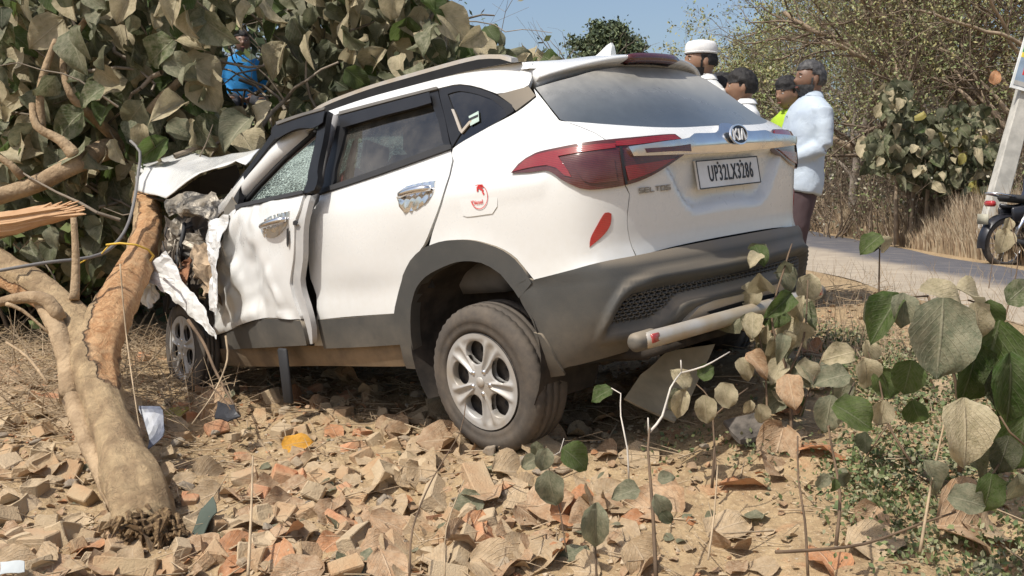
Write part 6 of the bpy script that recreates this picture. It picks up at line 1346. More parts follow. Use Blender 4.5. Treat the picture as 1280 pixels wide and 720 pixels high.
plant('seedling', 'dark-stemmed seedling with grey-green leaves on the sandy bank', (1045, 680, 3.05),
      [([(1045, 682, 3.05), (1050, 620, 3.1), (1040, 560, 3.15), (1035, 532, 3.15)], .006), ([(1035, 535, 3.15), (1055, 505, 3.2), (1068, 478, 3.25)], .004), ([(1048, 600, 3.1), (1040, 596, 3.1)], .002)],
      [(1040, 494, 3.15, .13, (-.25, -.2, -1), (-.2, -1, .4), 'grey', 1), (1042, 505, 3.1, .15, (.8, -.1, -.45), (.1, -.7, .6), 'green', 3), (1062, 468, 3.2, .12, (-.9, -.1, -.1), (0, -.8, .6), 'grey', 5), (1036, 594, 3.05, .055, (-.6, 0, -.6), (0, -1, .3), 'grey', 2), (1048, 594, 3.05, .06, (.6, 0, -.5), (0, -1, .3), 'dark', 4), (1044, 598, 3.05, .05, (-.1, 0, -1), (0, -1, .3), 'green', 0)])
plant('seedling', 'pale-leaved seedling between the car bumper and the big leaves', (1105, 560, 3.6),
      [([(1140, 580, 3.55), (1110, 530, 3.6), (1100, 480, 3.65), (1085, 440, 3.7)], .005), ([(1110, 530, 3.6), (1090, 560, 3.6), (1080, 575, 3.6)], .003)],
      [(1082, 425, 3.7, .12, (.3, -.1, -1), (-.1, -1, .4), 'pale', 0), (1068, 440, 3.7, .13, (-.9, -.1, -.2), (0, -.8, .6), 'pale', 2), (1080, 448, 3.65, .13, (.2, -.2, -1), (0, -1, .3), 'pale', 4), (1060, 470, 3.7, .11, (-.3, -.1, -1), (0, -1, .4), 'grey', 5), (1100, 460, 3.65, .13, (.4, 0, -1), (-.2, -1, .2), 'green', 3), (1140, 500, 3.6, .16, (.3, 0, -1), (-.5, -1, .1), 'green', 6), (1105, 500, 3.6, .11, (-.1, 0, -1), (-.3, -1, .1), 'pale', 7), (1082, 540, 3.6, .09, (-.1, 0, -1), (-.6, -.6, .1), 'dark', 1)])
plant('seedling', 'single drooping green leaf on a thin stem at the bottom centre', (748, 700, 3.15), [([(746, 725, 3.1), (744, 680, 3.15), (746, 640, 3.15)], .004)], [(745, 628, 3.1, .16, (.0, -.12, -1), (-.1, -1, .2), 'grey', 0)])
plant('seedling', 'small seedling with hanging grey-green leaves right below the rear wheel', (700, 620, 3.5), [([(708, 690, 3.4), (700, 640, 3.45), (690, 600, 3.5), (682, 570, 3.5)], .003), ([(682, 575, 3.5), (700, 565, 3.5), (705, 548, 3.5)], .002, whitetwig)],
      [(683, 560, 3.45, .09, (-.2, 0, -1), (0, -1, .3), 'grey', 2), (672, 572, 3.5, .07, (-.7, 0, -.4), (0, -1, .5), 'grey', 3), (685, 588, 3.4, .14, (.15, -.1, -1), (-.2, -1, .2), 'grey', 1), (703, 560, 3.45, .13, (.9, -.2, -.6), (-.1, -1, .6), 'green', 4), (672, 552, 3.5, .07, (-.1, 0, -1), (0, -1, .2), 'dusty', 5)])
plant('bleached_twig', 'forked bleached twig rising in front of the guard tube', (808, 700, 3.2), [([(820, 720, 3.1), (816, 640, 3.2), (810, 560, 3.3), (812, 535, 3.35)], .007, stemb), ([(812, 540, 3.35), (828, 520, 3.4), (838, 485, 3.45), (852, 465, 3.5)], .005, whitetwig), ([(852, 466, 3.5), (880, 458, 3.5), (912, 440, 3.55)], .004, whitetwig), ([(852, 466, 3.5), (851, 450, 3.5)], .003, whitetwig), ([(811, 545, 3.35), (810, 522, 3.35)], .003, whitetwig)],
      [(800, 612, 3.2, .10, (-.9, -.1, -.1), (0, -.7, .7), 'grey', 1), (818, 618, 3.15, .11, (.5, -.1, -1), (0, -1, .4), 'grey', 0), (822, 600, 3.2, .06, (.8, 0, .2), (0, -.8, .6), 'grey', 2), (826, 640, 3.1, .05, (.5, -.1, -.5), (0, -1, .2), 'dark', 3)])
plant('bleached_twig', 'thin bleached twig with one small leaf beside the mud flap', (785, 600, 3.5), [([(786, 600, 3.5), (784, 560, 3.5), (776, 520, 3.55), (776, 492, 3.6), (764, 485, 3.6)], .0035, whitetwig)], [(765, 486, 3.6, .09, (-.8, 0, -.45), (0, -.7, .8), 'green', 2)])
plant('shrub', 'small shrub with pale round leaves below the middle of the guard tube', (880, 590, 3.9),
      [([(895, 600, 3.8), (892, 540, 3.9), (888, 500, 3.95), (870, 480, 4.0)], .005), ([(890, 610, 3.8), (893, 560, 3.8)], .006), ([(893, 520, 3.9), (915, 500, 3.95), (935, 485, 4.0)], .004)],
      [(856, 486, 3.85, .13, (-.25, -.1, -1), (-.2, -1, .4), 'pale', 0), (862, 484, 3.85, .10, (-.5, 0, .5), (0, -.8, .6), 'pale', 2), (880, 494, 3.8, .12, (.1, -.15, -1), (-.1, -1, .4), 'pale', 1), (903, 478, 3.85, .11, (.25, -.1, -1), (-.1, -1, .4), 'pale', 3), (872, 470, 3.95, .09, (.6, 0, .3), (0, -1, .2), 'green', 4), (845, 485, 3.9, .12, (.1, 0, -1), (.1, -1, .1), 'grey', 5), (938, 500, 3.95, .08, (-.2, -.1, -1), (0, -1, .3), 'pale', 6), (948, 505, 3.95, .09, (.3, -.1, -1), (0, -1, .3), 'pale', 7)])
random.seed(18)
lv = []
for k in range(46):
    x, y = random.choice([(960, 400), (975, 335), (992, 385), (955, 440), (985, 470), (930, 392), (960, 325), (985, 420)]); x += random.gauss(0, 14); y += random.gauss(0, 24)
    x = min(max(x, 925), 1012); y = max(y, 298); tip, up = wilt(); up = (up[0]*.5, -1, abs(up[2])); d = 4.25+random.uniform(-.15, .2); lv.append((x, y, d, random.uniform(.09, .16), tuple(tip), up, random.choices(['pale', 'grey', 'dusty', 'green', 'brown'], [.45, .2, .15, .12, .08])[0]))
plant('climbing_weed', 'dusty broad-leaved weed covering the right end of the bumper and guard tube', (985, 520, 4.2), [([(990, 560, 4.1), (985, 470, 4.15), (965, 400, 4.2), (982, 330, 4.3), (990, 305, 4.4)], .007), ([(985, 470, 4.15), (1005, 420, 4.2), (1010, 350, 4.3)], .005), ([(960, 540, 4.1), (955, 450, 4.2), (940, 390, 4.25)], .005), ([(1000, 520, 4.1), (1030, 440, 4.2)], .004)], lv)
plant('sapling', 'slim sapling with one drooping leaf against the road', (1098, 370, 5.2), [([(1098, 400, 5.2), (1099, 340, 5.2), (1100, 293, 5.2)], .006)], [(1102, 294, 5.15, .15, (-.75, -.1, -.6), (-.4, -.8, .6), 'green', 2), (1100, 296, 5.2, .11, (.4, 0, -.7), (0, -1, .3), 'pale', 4), (1098, 298, 5.2, .10, (-.6, 0, -.7), (0, -1, .3), 'dark', 1)])
# bare stalks
for i, (pts, r, lab) in enumerate([([(1010, 720, 3.0), (1006, 650, 3.05), (998, 600, 3.1), (997, 545, 3.15)], .0045, 'thin brown stalk standing on the sandy bank left of the seedling'), ([(885, 700, 3.1), (893, 640, 3.2), (897, 582, 3.25)], .004, 'short brown stalk standing right of the forked twig'), ([(970, 690, 2.9), (1010, 688, 2.95), (1080, 680, 3.0), (1150, 655, 3.05), (1195, 640, 3.1)], .006, 'long fallen stalk lying across the bottom right'),
        ([(310, 720, 3.5), (314, 640, 3.7), (316, 570, 3.9)], .006, 'dark upright stalk right of the root end'), ([(512, 720, 3.4), (516, 660, 3.5), (540, 600, 3.7), (575, 540, 3.9), (582, 505, 4.0)], .004, 'thin stalk crossing in front of the rear tyre'),
        ([(556, 720, 3.3), (558, 660, 3.4), (580, 600, 3.5)], .003, 'forked thin stalk at the bottom centre'), 
        ([(235, 400, 5.6), (255, 430, 5.5), (270, 465, 5.3), (300, 520, 5.0)], .010, 'bent branch lying over the front wheel'), ([(282, 420, 5.4), (284, 450, 5.3), (268, 490, 5.1), (240, 530, 4.9)], .006, 'thin crooked twig beside the front wheel'), ([(262, 480, 5.1), (280, 500, 5.0), (300, 530, 4.9)], .004, 'short twig in front of the front wheel'),
        ([(150, 330, 5.0), (158, 420, 4.9), (172, 520, 4.6), (185, 600, 4.3), (150, 690, 3.8)], .004, 'long thin vine hanging in front of the trunk'), ([(1236, 360, 4.0), (1242, 320, 4.2), (1248, 300, 4.3)], .002, 'thin red-brown stalk below the motorcycle'), ([(1000, 420, 5.6), (985, 390, 5.6), (975, 360, 5.6)], .004, 'thin stalk at the end of the guard tube')]):
    o = MB(); P = [Vector(p) for p in spline([np.array(at(*p)) for p in pts], .05)]; o.tube(P, [r*(1-.5*k/len(P)) for k in range(len(P))], 6); tag(o.build('stalk', [twigm if i % 2 else stemb]), lab, 'stalk')
# straw and stalks along the near verge of the road
random.seed(4); P0, P1, R0, R1 = [], [], [], []
for k in range(520):
    g = gp(random.uniform(1000, 1290), random.uniform(345, 470)); h = random.uniform(.05, .30); v = Vector((random.gauss(0, .35), random.gauss(0, .3), 1)).normalized(); q = g+v*h*.6; r_ = random.uniform(.001, .0025); P0 += [g, q]; w = (v+Vector((random.gauss(0, .4), 0, -.1))).normalized(); P1 += [q, q+w*h*.5]; R0 += [r_, r_*.7]; R1 += [r_*.7, r_*.3]
V, Q = tubes_np([tuple(a) for a in P0], [tuple(a) for a in P1], R0, R1, 4); tag(link('verge_stalks', fastmesh('verge_stalks', V, Q, twigm)), 'short dry stalks on the near verge of the road', 'weeds', kind='stuff')
# low green ground cover
pts = []; rs = np.random.RandomState(6)
for px, py, w, n in [(1080, 430, 60, 500), (1130, 500, 50, 900), (1170, 470, 50, 700), (1090, 610, 45, 600), (1130, 590, 40, 500), (1210, 590, 40, 500), (1180, 690, 60, 350), (1040, 430, 50, 420), (1230, 500, 50, 500), (1080, 500, 40, 300), (950, 560, 30, 120), (860, 560, 30, 80), (1100, 670, 60, 260), (1260, 700, 40, 200)]:
    c = gp(px, py); r = w/FPX*dist_of(c)*1.1; k = int(n*.95); q = rs.normal(0, 1, (k, 2))*[r*.7, r*1.3]+[c.x, c.y]; pts.append(np.c_[q, G(q[:, 0], q[:, 1])+np.abs(rs.normal(0, .028, k))+.005])
gmats = [simple('weed_green', (.08, .11, .035), .7, .3), simple('weed_light_green', (.15, .17, .065), .7, .3), simple('weed_dusty', (.24, .23, .13), .8, .2)]
tag(small_leaf_mesh('ground_weeds', np.concatenate(pts), .022, gmats, rs, 2, .012, None, .6), 'low green creeping weeds on the bank by the road', 'weeds', kind='stuff')
# dense small weeds and straw behind the left limbs
P0, P1, R0, R1 = [], [], [], []
for k in range(1500):
    x, y = random.uniform(-3.9, -1.6), random.uniform(4.9, 7.6); z = float(G(x, y)); v = Vector((random.gauss(0, 1), random.gauss(0, .6), random.uniform(-.1, .9))).normalized(); L = random.uniform(.08, .4); p = Vector((x, y, z+random.uniform(0, .12))); P0.append(p); P1.append(p+v*L); r_ = random.uniform(.0012, .004); R0.append(r_); R1.append(r_*.5)
V, Q = tubes_np([tuple(a) for a in P0], [tuple(a) for a in P1], R0, R1, 4); tag(link('brushwood', fastmesh('brushwood', V, Q, twigm)), 'tangled dry brushwood on the ground under the fallen crown', 'brushwood', kind='stuff')
# ================================================================= PEOPLE
def ringloft(m, rings, n=20, mi=0):
    """closed tube of ellipses: (x, y, z, rx, ry[, tilt])"""
    V = []; F = []; K = len(rings)
    for (x, y, z, rx, ry) in rings:
        for k in range(n): a = 2*math.pi*k/n; V.append((x+rx*math.cos(a), y+ry*math.sin(a), z))
    for i in range(K-1):
        for k in range(n): k2 = (k+1) % n; F.append((i*n+k, i*n+k2, (i+1)*n+k2, (i+1)*n+k))
    F.append(tuple(range(n))[::-1]); F.append(tuple((K-1)*n+k for k in range(n))); m.add(V, F, mi)
TMP = bpy.data.scenes.new('modelling')                  # small scene where the shapes are fused, removed again below
def blob(name, m, vox, mat, parent, smooth=2, fold=0, seed=0):
    """fuse overlapping shapes into one continuous surface"""
    me = bpy.data.meshes.new(name); me.from_pydata([tuple(v) for v in m.V], [], m.F); o = bpy.data.objects.new(name, me); TMP.collection.objects.link(o)
    r = o.modifiers.new('r', 'REMESH'); r.mode = 'VOXEL'; r.voxel_size = vox
    if smooth: s = o.modifiers.new('s', 'SMOOTH'); s.iterations = smooth; s.factor = .5
    vl = TMP.view_layers[0]; vl.update(); me2 = bpy.data.meshes.new_from_object(o.evaluated_get(vl.depsgraph)); bpy.data.objects.remove(o)
    me2.name = name; me2.materials.clear(); me2.materials.append(mat); me2.polygons.foreach_set('use_smooth', [True]*len(me2.polygons))
    if fold:
        for v in me2.vertices:
            p = v.co; v.co += v.normal*fold*(noise.noise(Vector((p.x*6, p.y*6, p.z*11+seed)))+.7*noise.noise(Vector((p.x*18+p.z*14, p.y*18, p.z*13+seed)))-.8*abs(noise.noise(Vector((p.x*30-p.z*22, p.y*26, p.z*26+seed)))))
    o = link(name, me2, parent); return o
def head_pts(s=1., n=40, m_=30, off=lambda x, y, z: 0, keep=None):
    V = []; F = []; ok = []
    g = lambda a, b, w: math.exp(-((a-b)/w)**2)
    for j in range(m_+1):
        t = math.pi*j/m_
        for i in range(n):
            a = 2*math.pi*i/n; x, y, z = math.sin(t)*math.cos(a), math.sin(t)*math.sin(a), math.cos(t); fr = max(0, x)
            jaw = max(0, -z-.15); X = .100*x; Y = .078*y*(1-.30*jaw); Z = .122*z
            if x < 0: X *= 1-.30*jaw
            d = fr**2*(.026*g(y, 0, .16)*(max(0, 1-abs(z+.14)/.32))*(1.2 if z < -.05 else .8) + .007*g(z, .20, .10) - .012*g(abs(y), .36, .16)*g(z, .06, .12) + .008*g(y, 0, .35)*g(z, -.46, .06)+.007*g(y, 0, .35)*g(z, -.58, .05) - .004*g(z, -.52, .025)*g(y, 0, .3) + .012*g(z, -.85, .14)*g(y, 0, .4) + .004*g(abs(y), .5, .15)*g(z, -.12, .15))
            o_ = off(x, y, z); X += d+o_*x; Y += o_*y; Z += o_*z*.9
            V.append((X*s, Y*s, Z*s)); ok.append(keep(x, y, z) if keep else True)
    for j in range(m_):
        for i in range(n):
            q = (j*n+i, (j+1)*n+i, (j+1)*n+(i+1) % n, j*n+(i+1) % n)
            if all(ok[k] for k in q): F.append(q)
    return V, F
skinm = lambda n, c: (lambda t: t.done(t.bsdf(t.mix(t.ramp(t.noise(14, 4), .3, .7), tuple(k*.88 for k in c), c), .5, t.bump(t.noise(90, 3), .15, .002), Subsurface_Weight=.08)))(NT(n))
SK1, SK2 = skinm('brown_skin', (.30, .17, .105)), skinm('dark_brown_skin', (.205, .112, .070)); hairm = simple('black_hair', (.012, .010, .009), .75, .3, 30, .9, 90); hairg = simple('greying_hair', (.055, .052, .05), .6, .5, 40, .9, 90); eyem = simple('dark_eye', (.02, .015, .012), .2); whitem = simple('eye_white', (.55, .5, .46), .4); lipm = simple('lips', (.20, .075, .06), .5)
def limbt(m, pts, rad, n=12): m.tube([Vector(p) for p in spline([np.array(p, float) for p in pts], .03, sharp=170)], [float(r) for r in np.interp(np.linspace(0, 1, len(spline([np.array(p, float) for p in pts], .03, sharp=170))), np.linspace(0, 1, len(rad)), rad)], n)
def hand(m, w, d, palm, s=1., curl=.5):
    """five bent fingers and a thumb; w wrist, d direction, palm normal"""
    w = Vector(w); d = Vector(d).normalized(); p = Vector(palm); p = (p-d*p.dot(d)).normalized(); c = d.cross(p)
    m.tube([w-d*.02*s, w+d*.02*s, w+d*.055*s, w+d*.085*s], [.024*s, .030*s, .034*s, .030*s], 10)
    for k, L in enumerate((.062, .074, .080, .070)):
        b = w+d*.080*s+c*(k-1.5)*.019*s; q1 = b+(d*math.cos(curl*.6)+p*math.sin(curl*.6))*L*.42*s; q2 = q1+(d*math.cos(curl*1.4)+p*math.sin(curl*1.4))*L*.33*s; q3 = q2+(d*math.cos(curl*2)+p*math.sin(curl*2))*L*.25*s
        m.tube([b-d*.015*s, b, q1, q2, q3], [.010*s, .0098*s, .009*s, .0082*s, .006*s], 8)
    b = w+d*.028*s-c*.026*s; m.tube([b, b+(d*.6-c*.8)*.030*s+p*.008*s, b+(d*.85-c*.45)*.058*s+p*.018*s, b+d*.078*s-c*.035*s+p*.026*s], [.013*s, .012*s, .010*s, .007*s], 8)
def person(loc, yaw, h, label, skin, hair='short', hairmat=None, beard=0, cap=False, shirt=None, shirt_rings=None, trousers=None, headyaw=0, headpitch=0, headtilt=0, lean=0., arms='front', fold=.005, seated=False, slim=1., collar=True, scarf=None, shoes=True, seed=0, scarfmat=None):
    k = h/1.72; M0 = Matrix.Translation(loc) @ Matrix.Rotation(yaw, 4, 'Z') @ Matrix.Rotation(lean, 4, 'Y') @ Matrix.Scale(k, 4); root = empty('person', M0); tag(root, label, 'person')
    hs = 1.0 if h > 1.65 else 1.0+(1.72-h)*.35
    m = MB(); HM = Matrix.Translation((.035, 0, 1.598)) @ Matrix.Rotation(headyaw, 4, 'Z') @ Matrix.Rotation(headpitch, 4, 'Y') @ Matrix.Rotation(headtilt, 4, 'X')
    V, F = head_pts(hs); m.add([HM @ Vector(v) for v in V], F)
    for s in (-1, 1): m.ball(HM @ Vector((-.012, s*.079*hs, -.008)), (.020, .011, .033), 10, 8)
    m.tube([Vector((-.005, 0, 1.40)), Vector((.0, 0, 1.47)), Vector((.015, 0, 1.56))], [.066*slim, .056*slim, .058*slim], 16)
    hipz = .93
    if seated: legs = [[(0, .09, .93), (.22, .12, .96), (.42, .14, .93)], [(.42, .14, .93), (.46, .14, .70), (.44, .14, .50)]]
    T = [(0, 0, hipz-.08, .10*slim, .155*slim), (0, 0, hipz+.02, .115*slim, .165*slim), (.01, 0, 1.08, .105*slim, .145*slim), (.01, 0, 1.25, .115*slim, .165*slim), (0, 0, 1.36, .105*slim, .180*slim), (-.005, 0, 1.42, .085*slim, .150*slim), (-.005, 0, 1.46, .06, .08)]
    ringloft(m, T)
    A = {'front': [((0, s*.175*slim, 1.385), (-.03, s*.235*slim, 1.12), (.16, s*.115, 1.0)) for s in (1, -1)], 'down': [((0, s*.175*slim, 1.385), (-.01, s*.225*slim, 1.12), (.04, s*.22*slim, .88)) for s in (1, -1)], 'back': [((0, s*.175*slim, 1.385), (-.09, s*.225*slim, 1.13), (-.14, s*.08, .93)) for s in (1, -1)],
         'bars': [((0, s*.175*slim, 1.385), (.17, s*.25, 1.18), (.42, s*.27, 1.14)) for s in (1, -1)]}[arms]
    for (a, b, c), s in zip(A, (1, -1)):
        m.tube([a, (np.array(a)+b)/2, b], [.050*slim, .046*slim, .036*slim], 12); m.tube([b, (np.array(b)*.6+np.array(c)*.4), c], [.037*slim, .036*slim, .025*slim], 12); d = Vector(c)-Vector(b); hand(m, c, d if arms != 'front' else d+Vector((0, -s*.08, -.02)), Vector((0, -s, -.3)), 1., .6)
    L = legs if seated else None
    for s in (1, -1):
        if seated: m.tube([(0, s*.09, .92), (.22, s*.13, .95), (.43, s*.15, .92)], [.082, .072, .055], 12); m.tube([(.43, s*.15, .92), (.46, s*.15, .68), (.43, s*.15, .46)], [.054, .052, .036], 12); m.ball((.49, s*.15, .42), (.13, .045, .035), 10, 8)
        else: m.tube([(0, s*.085, .90), (.01, s*.10, .68), (.005, s*.105, .48)], [.082*slim, .070*slim, .052*slim], 12); m.tube([(.005, s*.105, .48), (-.02, s*.11, .33), (-.02, s*.11, .09)], [.052*slim, .052*slim, .036*slim], 12); m.ball((.045, s*.115, .04), (.13, .045, .04), 12, 8)
    body = blob('body', m, .0105, skin, root, 1)
    # face details
    def onhead(name, mm, mat): o = link(name, newmesh(name, [HM @ Vector(v) for v in mm.V], mm.F, mat), root); return o
    for s in (-1, 1):
        e = MB(); e.ball((.079*hs, s*.029*hs, .008*hs), (.012, .014, .0075), 10, 6); eo = onhead('eye', e, whitem); e = MB(); e.ball((.0855*hs, s*.029*hs, .008*hs), (.007, .0065, .0065), 8, 6); pu = link('pupil', newmesh('pupil', [HM @ Vector(v) for v in e.V], e.F, eyem), eo)
        e = MB(); e.tube([(.088*hs, s*.012, .024), (.092*hs, s*.030, .030), (.080*hs, s*.048, .024)], [.003, .0042, .002], 6); onhead('eyebrow', e, hairm)
    e = MB(); e.ball((.096*hs, 0, -.062*hs), (.009, .022, .0065), 10, 6); onhead('lips', e, lipm)
    hm = hairmat or hairm; sd = seed*3.1
    def hk(x, y, z): return z > .40 or (x < .22 and z > .10) or (x < -.15 and z > -.42)
    def ho(x, y, z):
        b = min(1, max(0, (z-.40)/.2 if x > .22 else (z-.10)/.2 if x > -.15 else (z+.42)/.3)); return (.004+b*(.011 if hair == 'short' else .017))*(1+.5*noise.noise(Vector((x*5+sd, y*5, z*5))))
    if hair == 'fringe':
        hk = lambda x, y, z: z > .30-.15*abs(y) or (x < .3 and z > .0) or (x < -.15 and z > -.42)
    if cap:
        hk = lambda x, y, z: x < .30 and -.30 < z < .35 and (x < .0 or z > .0)
    V, F = head_pts(hs, 56, 40, ho, hk); V = [HM @ (Vector(v)+noise.noise_vector(Vector(v)*60)*.004) for v in V]; obj('hair', V, F, hm, root)
    if beard:
        V, F = head_pts(hs, 48, 44, lambda x, y, z: (.012+.014*max(0, -z-.4))*beard*(1+.5*noise.noise(Vector((x*8, y*8, z*8)))), lambda x, y, z: (z < -.30 and x > -.10 and not (x > .6 and -.60 < z < -.46 and abs(y) < .30)) or (x > .05 and x < .35 and z < .05) and abs(y) > .5); obj('beard', [HM @ Vector(v) for v in V], F, hm, root)
    if cap:
        e = MB(); prof = [(.0, .137), (.05, .135), (.085, .126), (.098, .108), (.103, .083), (.105, .050), (.102, .046)]
        Vc = []; 
        for i in range(32):
            a = 2*math.pi*i/32
            for r, z in prof: Vc.append((r*1.04*math.cos(a)-.004, r*.86*math.sin(a), z))
        Fc = [(i*7+j, ((i+1) % 32)*7+j, ((i+1) % 32)*7+j+1, i*7+j+1) for i in range(32) for j in range(6)]; e.add(Vc, Fc); e.tube([(-.004+.108*math.cos(a), .090*math.sin(a), .054) for a in np.linspace(0, 2*math.pi, 33)], .004, 6, False); onhead('skull_cap', e, simple('white_cotton', (.70, .69, .67), .85, .06, 20, .3, 80))
    # shirt
    m = MB(); hem = shirt_rings or .84; w = 1.12*slim
    R = [(0, 0, hem, .125*w, .180*w), (0, 0, hem+.10, .130*w, .180*w), (.012, 0, 1.05, .122*w, .160*w), (.012, 0, 1.22, .125*w, .172*w), (.004, 0, 1.34, .118*w, .185*w), (-.003, 0, 1.41, .100*w, .168*w), (-.004, 0, 1.455, .075*w, .105*w), (-.002, 0, 1.485, .066, .068)]
    if seated: R[0] = (0, 0, .90, .14, .18)
    ringloft(m, R, 24)
    for a, b, c in A:
        c2 = np.array(b)*.08+np.array(c)*.92; half = (h < 1.62); m.tube([a, (np.array(a)+b)/2, b], [.070*slim, .062*slim, .052*slim], 14)
        if not half: m.tube([b, (np.array(b)+c2)/2, c2], [.053*slim, .046*slim, .038*slim], 14)
    sh = blob('shirt', m, .0145, shirt, root, 3, fold, seed)
    if collar:
        m = MB(); n = 20; V = []
        for i in range(n+1):
            a = R_(28)+(2*math.pi-R_(56))*i/n; V += [(.068*math.cos(a), .070*math.sin(a), 1.470), (.066*math.cos(a), .066*math.sin(a), 1.515), (.082*math.cos(a), .084*math.sin(a), 1.478-.012*(i in (0, n)))]
        m.add(V, [(i*3+j, (i+1)*3+j, (i+1)*3+j+1, i*3+j+1) for i in range(n) for j in range(2)]); obj('collar', m.V, m.F, shirt, sh)
        if arms == 'front':
            for z in (1.40, 1.32, 1.24, 1.16): b = MB(); b.ball((.142*slim, -.01, z), (.003, .006, .006), 8, 5); obj('button', b.V, b.F, M['ink'], sh)
    if scarf:
        e = MB(); e.tube([Vector(p) for p in [(-.10, .07, 1.36), (-.06, .085, 1.455), (.03, .080, 1.455), (.12, .075, 1.36), (.150, .07, 1.2), (.158, .065, 1.02)]], [.020, .028, .032, .038, .044, .046], 10)
        obj('shoulder_cloth', [(v[0], v[1]+.0, v[2]) for v in e.V], e.F, scarfmat, root)
    # trousers
    m = MB(); ringloft(m, [(0, 0, .78, .115*slim, .165*slim), (0, 0, .86, .125*slim, .175*slim), (0, 0, .96, .120*slim, .165*slim), (.005, 0, 1.0, .112*slim, .155*slim)], 20)
    for s in (1, -1):
        if seated: m.tube([(0, s*.09, .92), (.22, s*.13, .95), (.43, s*.15, .925)], [.10, .088, .072], 12); m.tube([(.43, s*.15, .925), (.46, s*.15, .68), (.44, s*.15, .50)], [.070, .064, .060], 12)
        else: m.tube([(0, s*.085, .88), (.01, s*.10, .66), (.008, s*.105, .48)], [.100*slim, .088*slim, .074*slim], 14); m.tube([(.008, s*.105, .48), (-.01, s*.11, .3), (-.01, s*.11, .09)], [.074*slim, .070*slim, .066*slim], 14)
    blob('trousers', m, .019, trousers, root, 2, fold*1.1, seed+3)
    if shoes:
        for s in (1, -1): 
            m = MB(); q = (.49, s*.15, .41) if seated else (.045, s*.115, .022); m.ball(q, (.145, .052, .03), 14, 8); obj('sandal', m.V, m.F, shoes if not isinstance(shoes, bool) else M['ink'], root)
    return root
def cloth(n, c, var=.08, rough=.88): return simple(n, c, rough, var, 6, .25, 160)
def stand(px, d, z=None): p = at(px, 245, d); return Vector((p.x, p.y, float(G(p.x, p.y)) if z is None else z))
blue = (lambda t: t.done(t.bsdf(t.mix(t.ramp(t.noise(4, 4), .3, .7), (.38, .44, .52), (.46, .52, .57)), .85, t.bump(t.noise(13, 3, .5, dist=1.5), .22, .02))))(NT('pale_blue_cotton'))
pz = Vector((0, 0, 0))
q = stand(977, 7.3, 0.0)
person(q, math.pi+R_(8), 1.77, 'bearded man with greying hair in a pale blue shirt, hands clasped, beside the car', SK2, hairmat=hairg, beard=1.0, shirt=blue, trousers=cloth('maroon_brown_trousers', (.065, .040, .042)), lean=R_(-8), arms='front', fold=.005, headpitch=R_(6), seed=1, slim=1.10, shirt_rings=.80, shoes=M['ink'])
q = stand(985, 7.75, 0.0)
person(q, math.pi+R_(38), 1.69, 'boy in a lime green T-shirt standing behind the bearded man', SK1, hair='fringe', shirt=cloth('lime_green_jersey', (.34, .50, .03)), trousers=cloth('dark_trousers', (.04, .042, .05)), collar=False, arms='down', slim=.86, seed=2, headyaw=R_(-8), headpitch=R_(8), shoes=M['ink'])
q = stand(930, 7.2, 0.0)
person(q, math.pi-R_(8), 1.68, 'boy in a white shirt seen from the side between the car and the green-shirted boy', SK1, hair='fringe', shirt=cloth('white_shirt', (.66, .66, .65)), trousers=cloth('grey_trousers', (.10, .10, .11)), arms='down', slim=.86, seed=3, shoes=M['ink'])
q = stand(905, 7.6, 0.0)
person(q, math.pi-R_(25), 1.70, 'black-haired youth almost hidden behind the car, next to the man in the white cap', SK2, hair='fringe', shirt=cloth('white_kurta', (.64, .63, .60)), trousers=cloth('dark_trousers', (.05, .05, .05)), arms='down', slim=.88, seed=4, shoes=M['ink'])
q = stand(879, 7.4, 0.0)
person(q, math.pi+R_(10), 1.90, 'bearded man in a white skull cap looking over the car roof', SK1, beard=.8, cap=True, shirt=cloth('off_white_kurta', (.66, .65, .61)), trousers=cloth('white_pyjama', (.6, .6, .58)), arms='back', seed=5, shoes=M['ink'])
# person in blue on a limb behind the leaves
pb = at(304, 128, 10.6)
person(Vector((pb.x, pb.y, pb.z-.93*.96)), R_(-70), 1.62, 'person in a bright blue shirt sitting among the leaves of the fallen tree', SK2, shirt=cloth('bright_blue_cloth', (.015, .18, .42)), trousers=cloth('dark_trousers', (.03, .03, .035)), seated=True, arms='front', seed=6, shoes=M['ink'])
limb([(240, 148, 10.4, .06), (290, 134, 10.6, .075), (330, 132, 10.8, .08), (380, 150, 11.0, .09)])
# ================================================================= MOTORCYCLE, POLE, SIGN
mc = stand(1314, 12.0, None); mc.z = float(G(mc.x, mc.y)); MM = Matrix.Translation(mc+Vector((0, 0, 0))) @ Matrix.Rotation(R_(14), 4, 'Z')
bk = empty('motorcycle', MM); tag(bk, 'dark motorcycle standing at the far road edge with a rider on it', 'motorcycle'); dk = simple('black_enamel', (.02, .02, .024), .3); ch = M['chrome']
for x in (-.62, .66):
    wv = empty('wheel'); wv.parent = bk; wv.matrix_local = Matrix.Translation((x, 0, .30)); m = MB()
    for i in range(36):
        pass
    prof = [(.235, -.035), (.26, -.048), (.285, -.042), (.300, 0), (.285, .042), (.26, .048), (.235, .035)]; m.lathe(prof, 40); m.build('tyre', [M['tyre']], wv)
    m = MB(); m.lathe([(.236, -.025), (.222, -.02), (.222, .02), (.236, .025)], 40); m.build('rim', [ch], wv)
    for i in range(18): m = MB(); a = 2*math.pi*i/18; m.tube([(.03*math.cos(a+.4), .015*(-1)**i, .03*math.sin(a+.4)), (.225*math.cos(a), 0, .225*math.sin(a))], .0028, 5); m.build('spoke', [ch], wv)
    m = MB(); m.lathe([(0, -.07), (.045, -.06), (.06, -.02), (.06, .02), (.045, .06), (0, .07)], 20); m.build('hub', [M['steel']], wv)
m = MB(); V = []
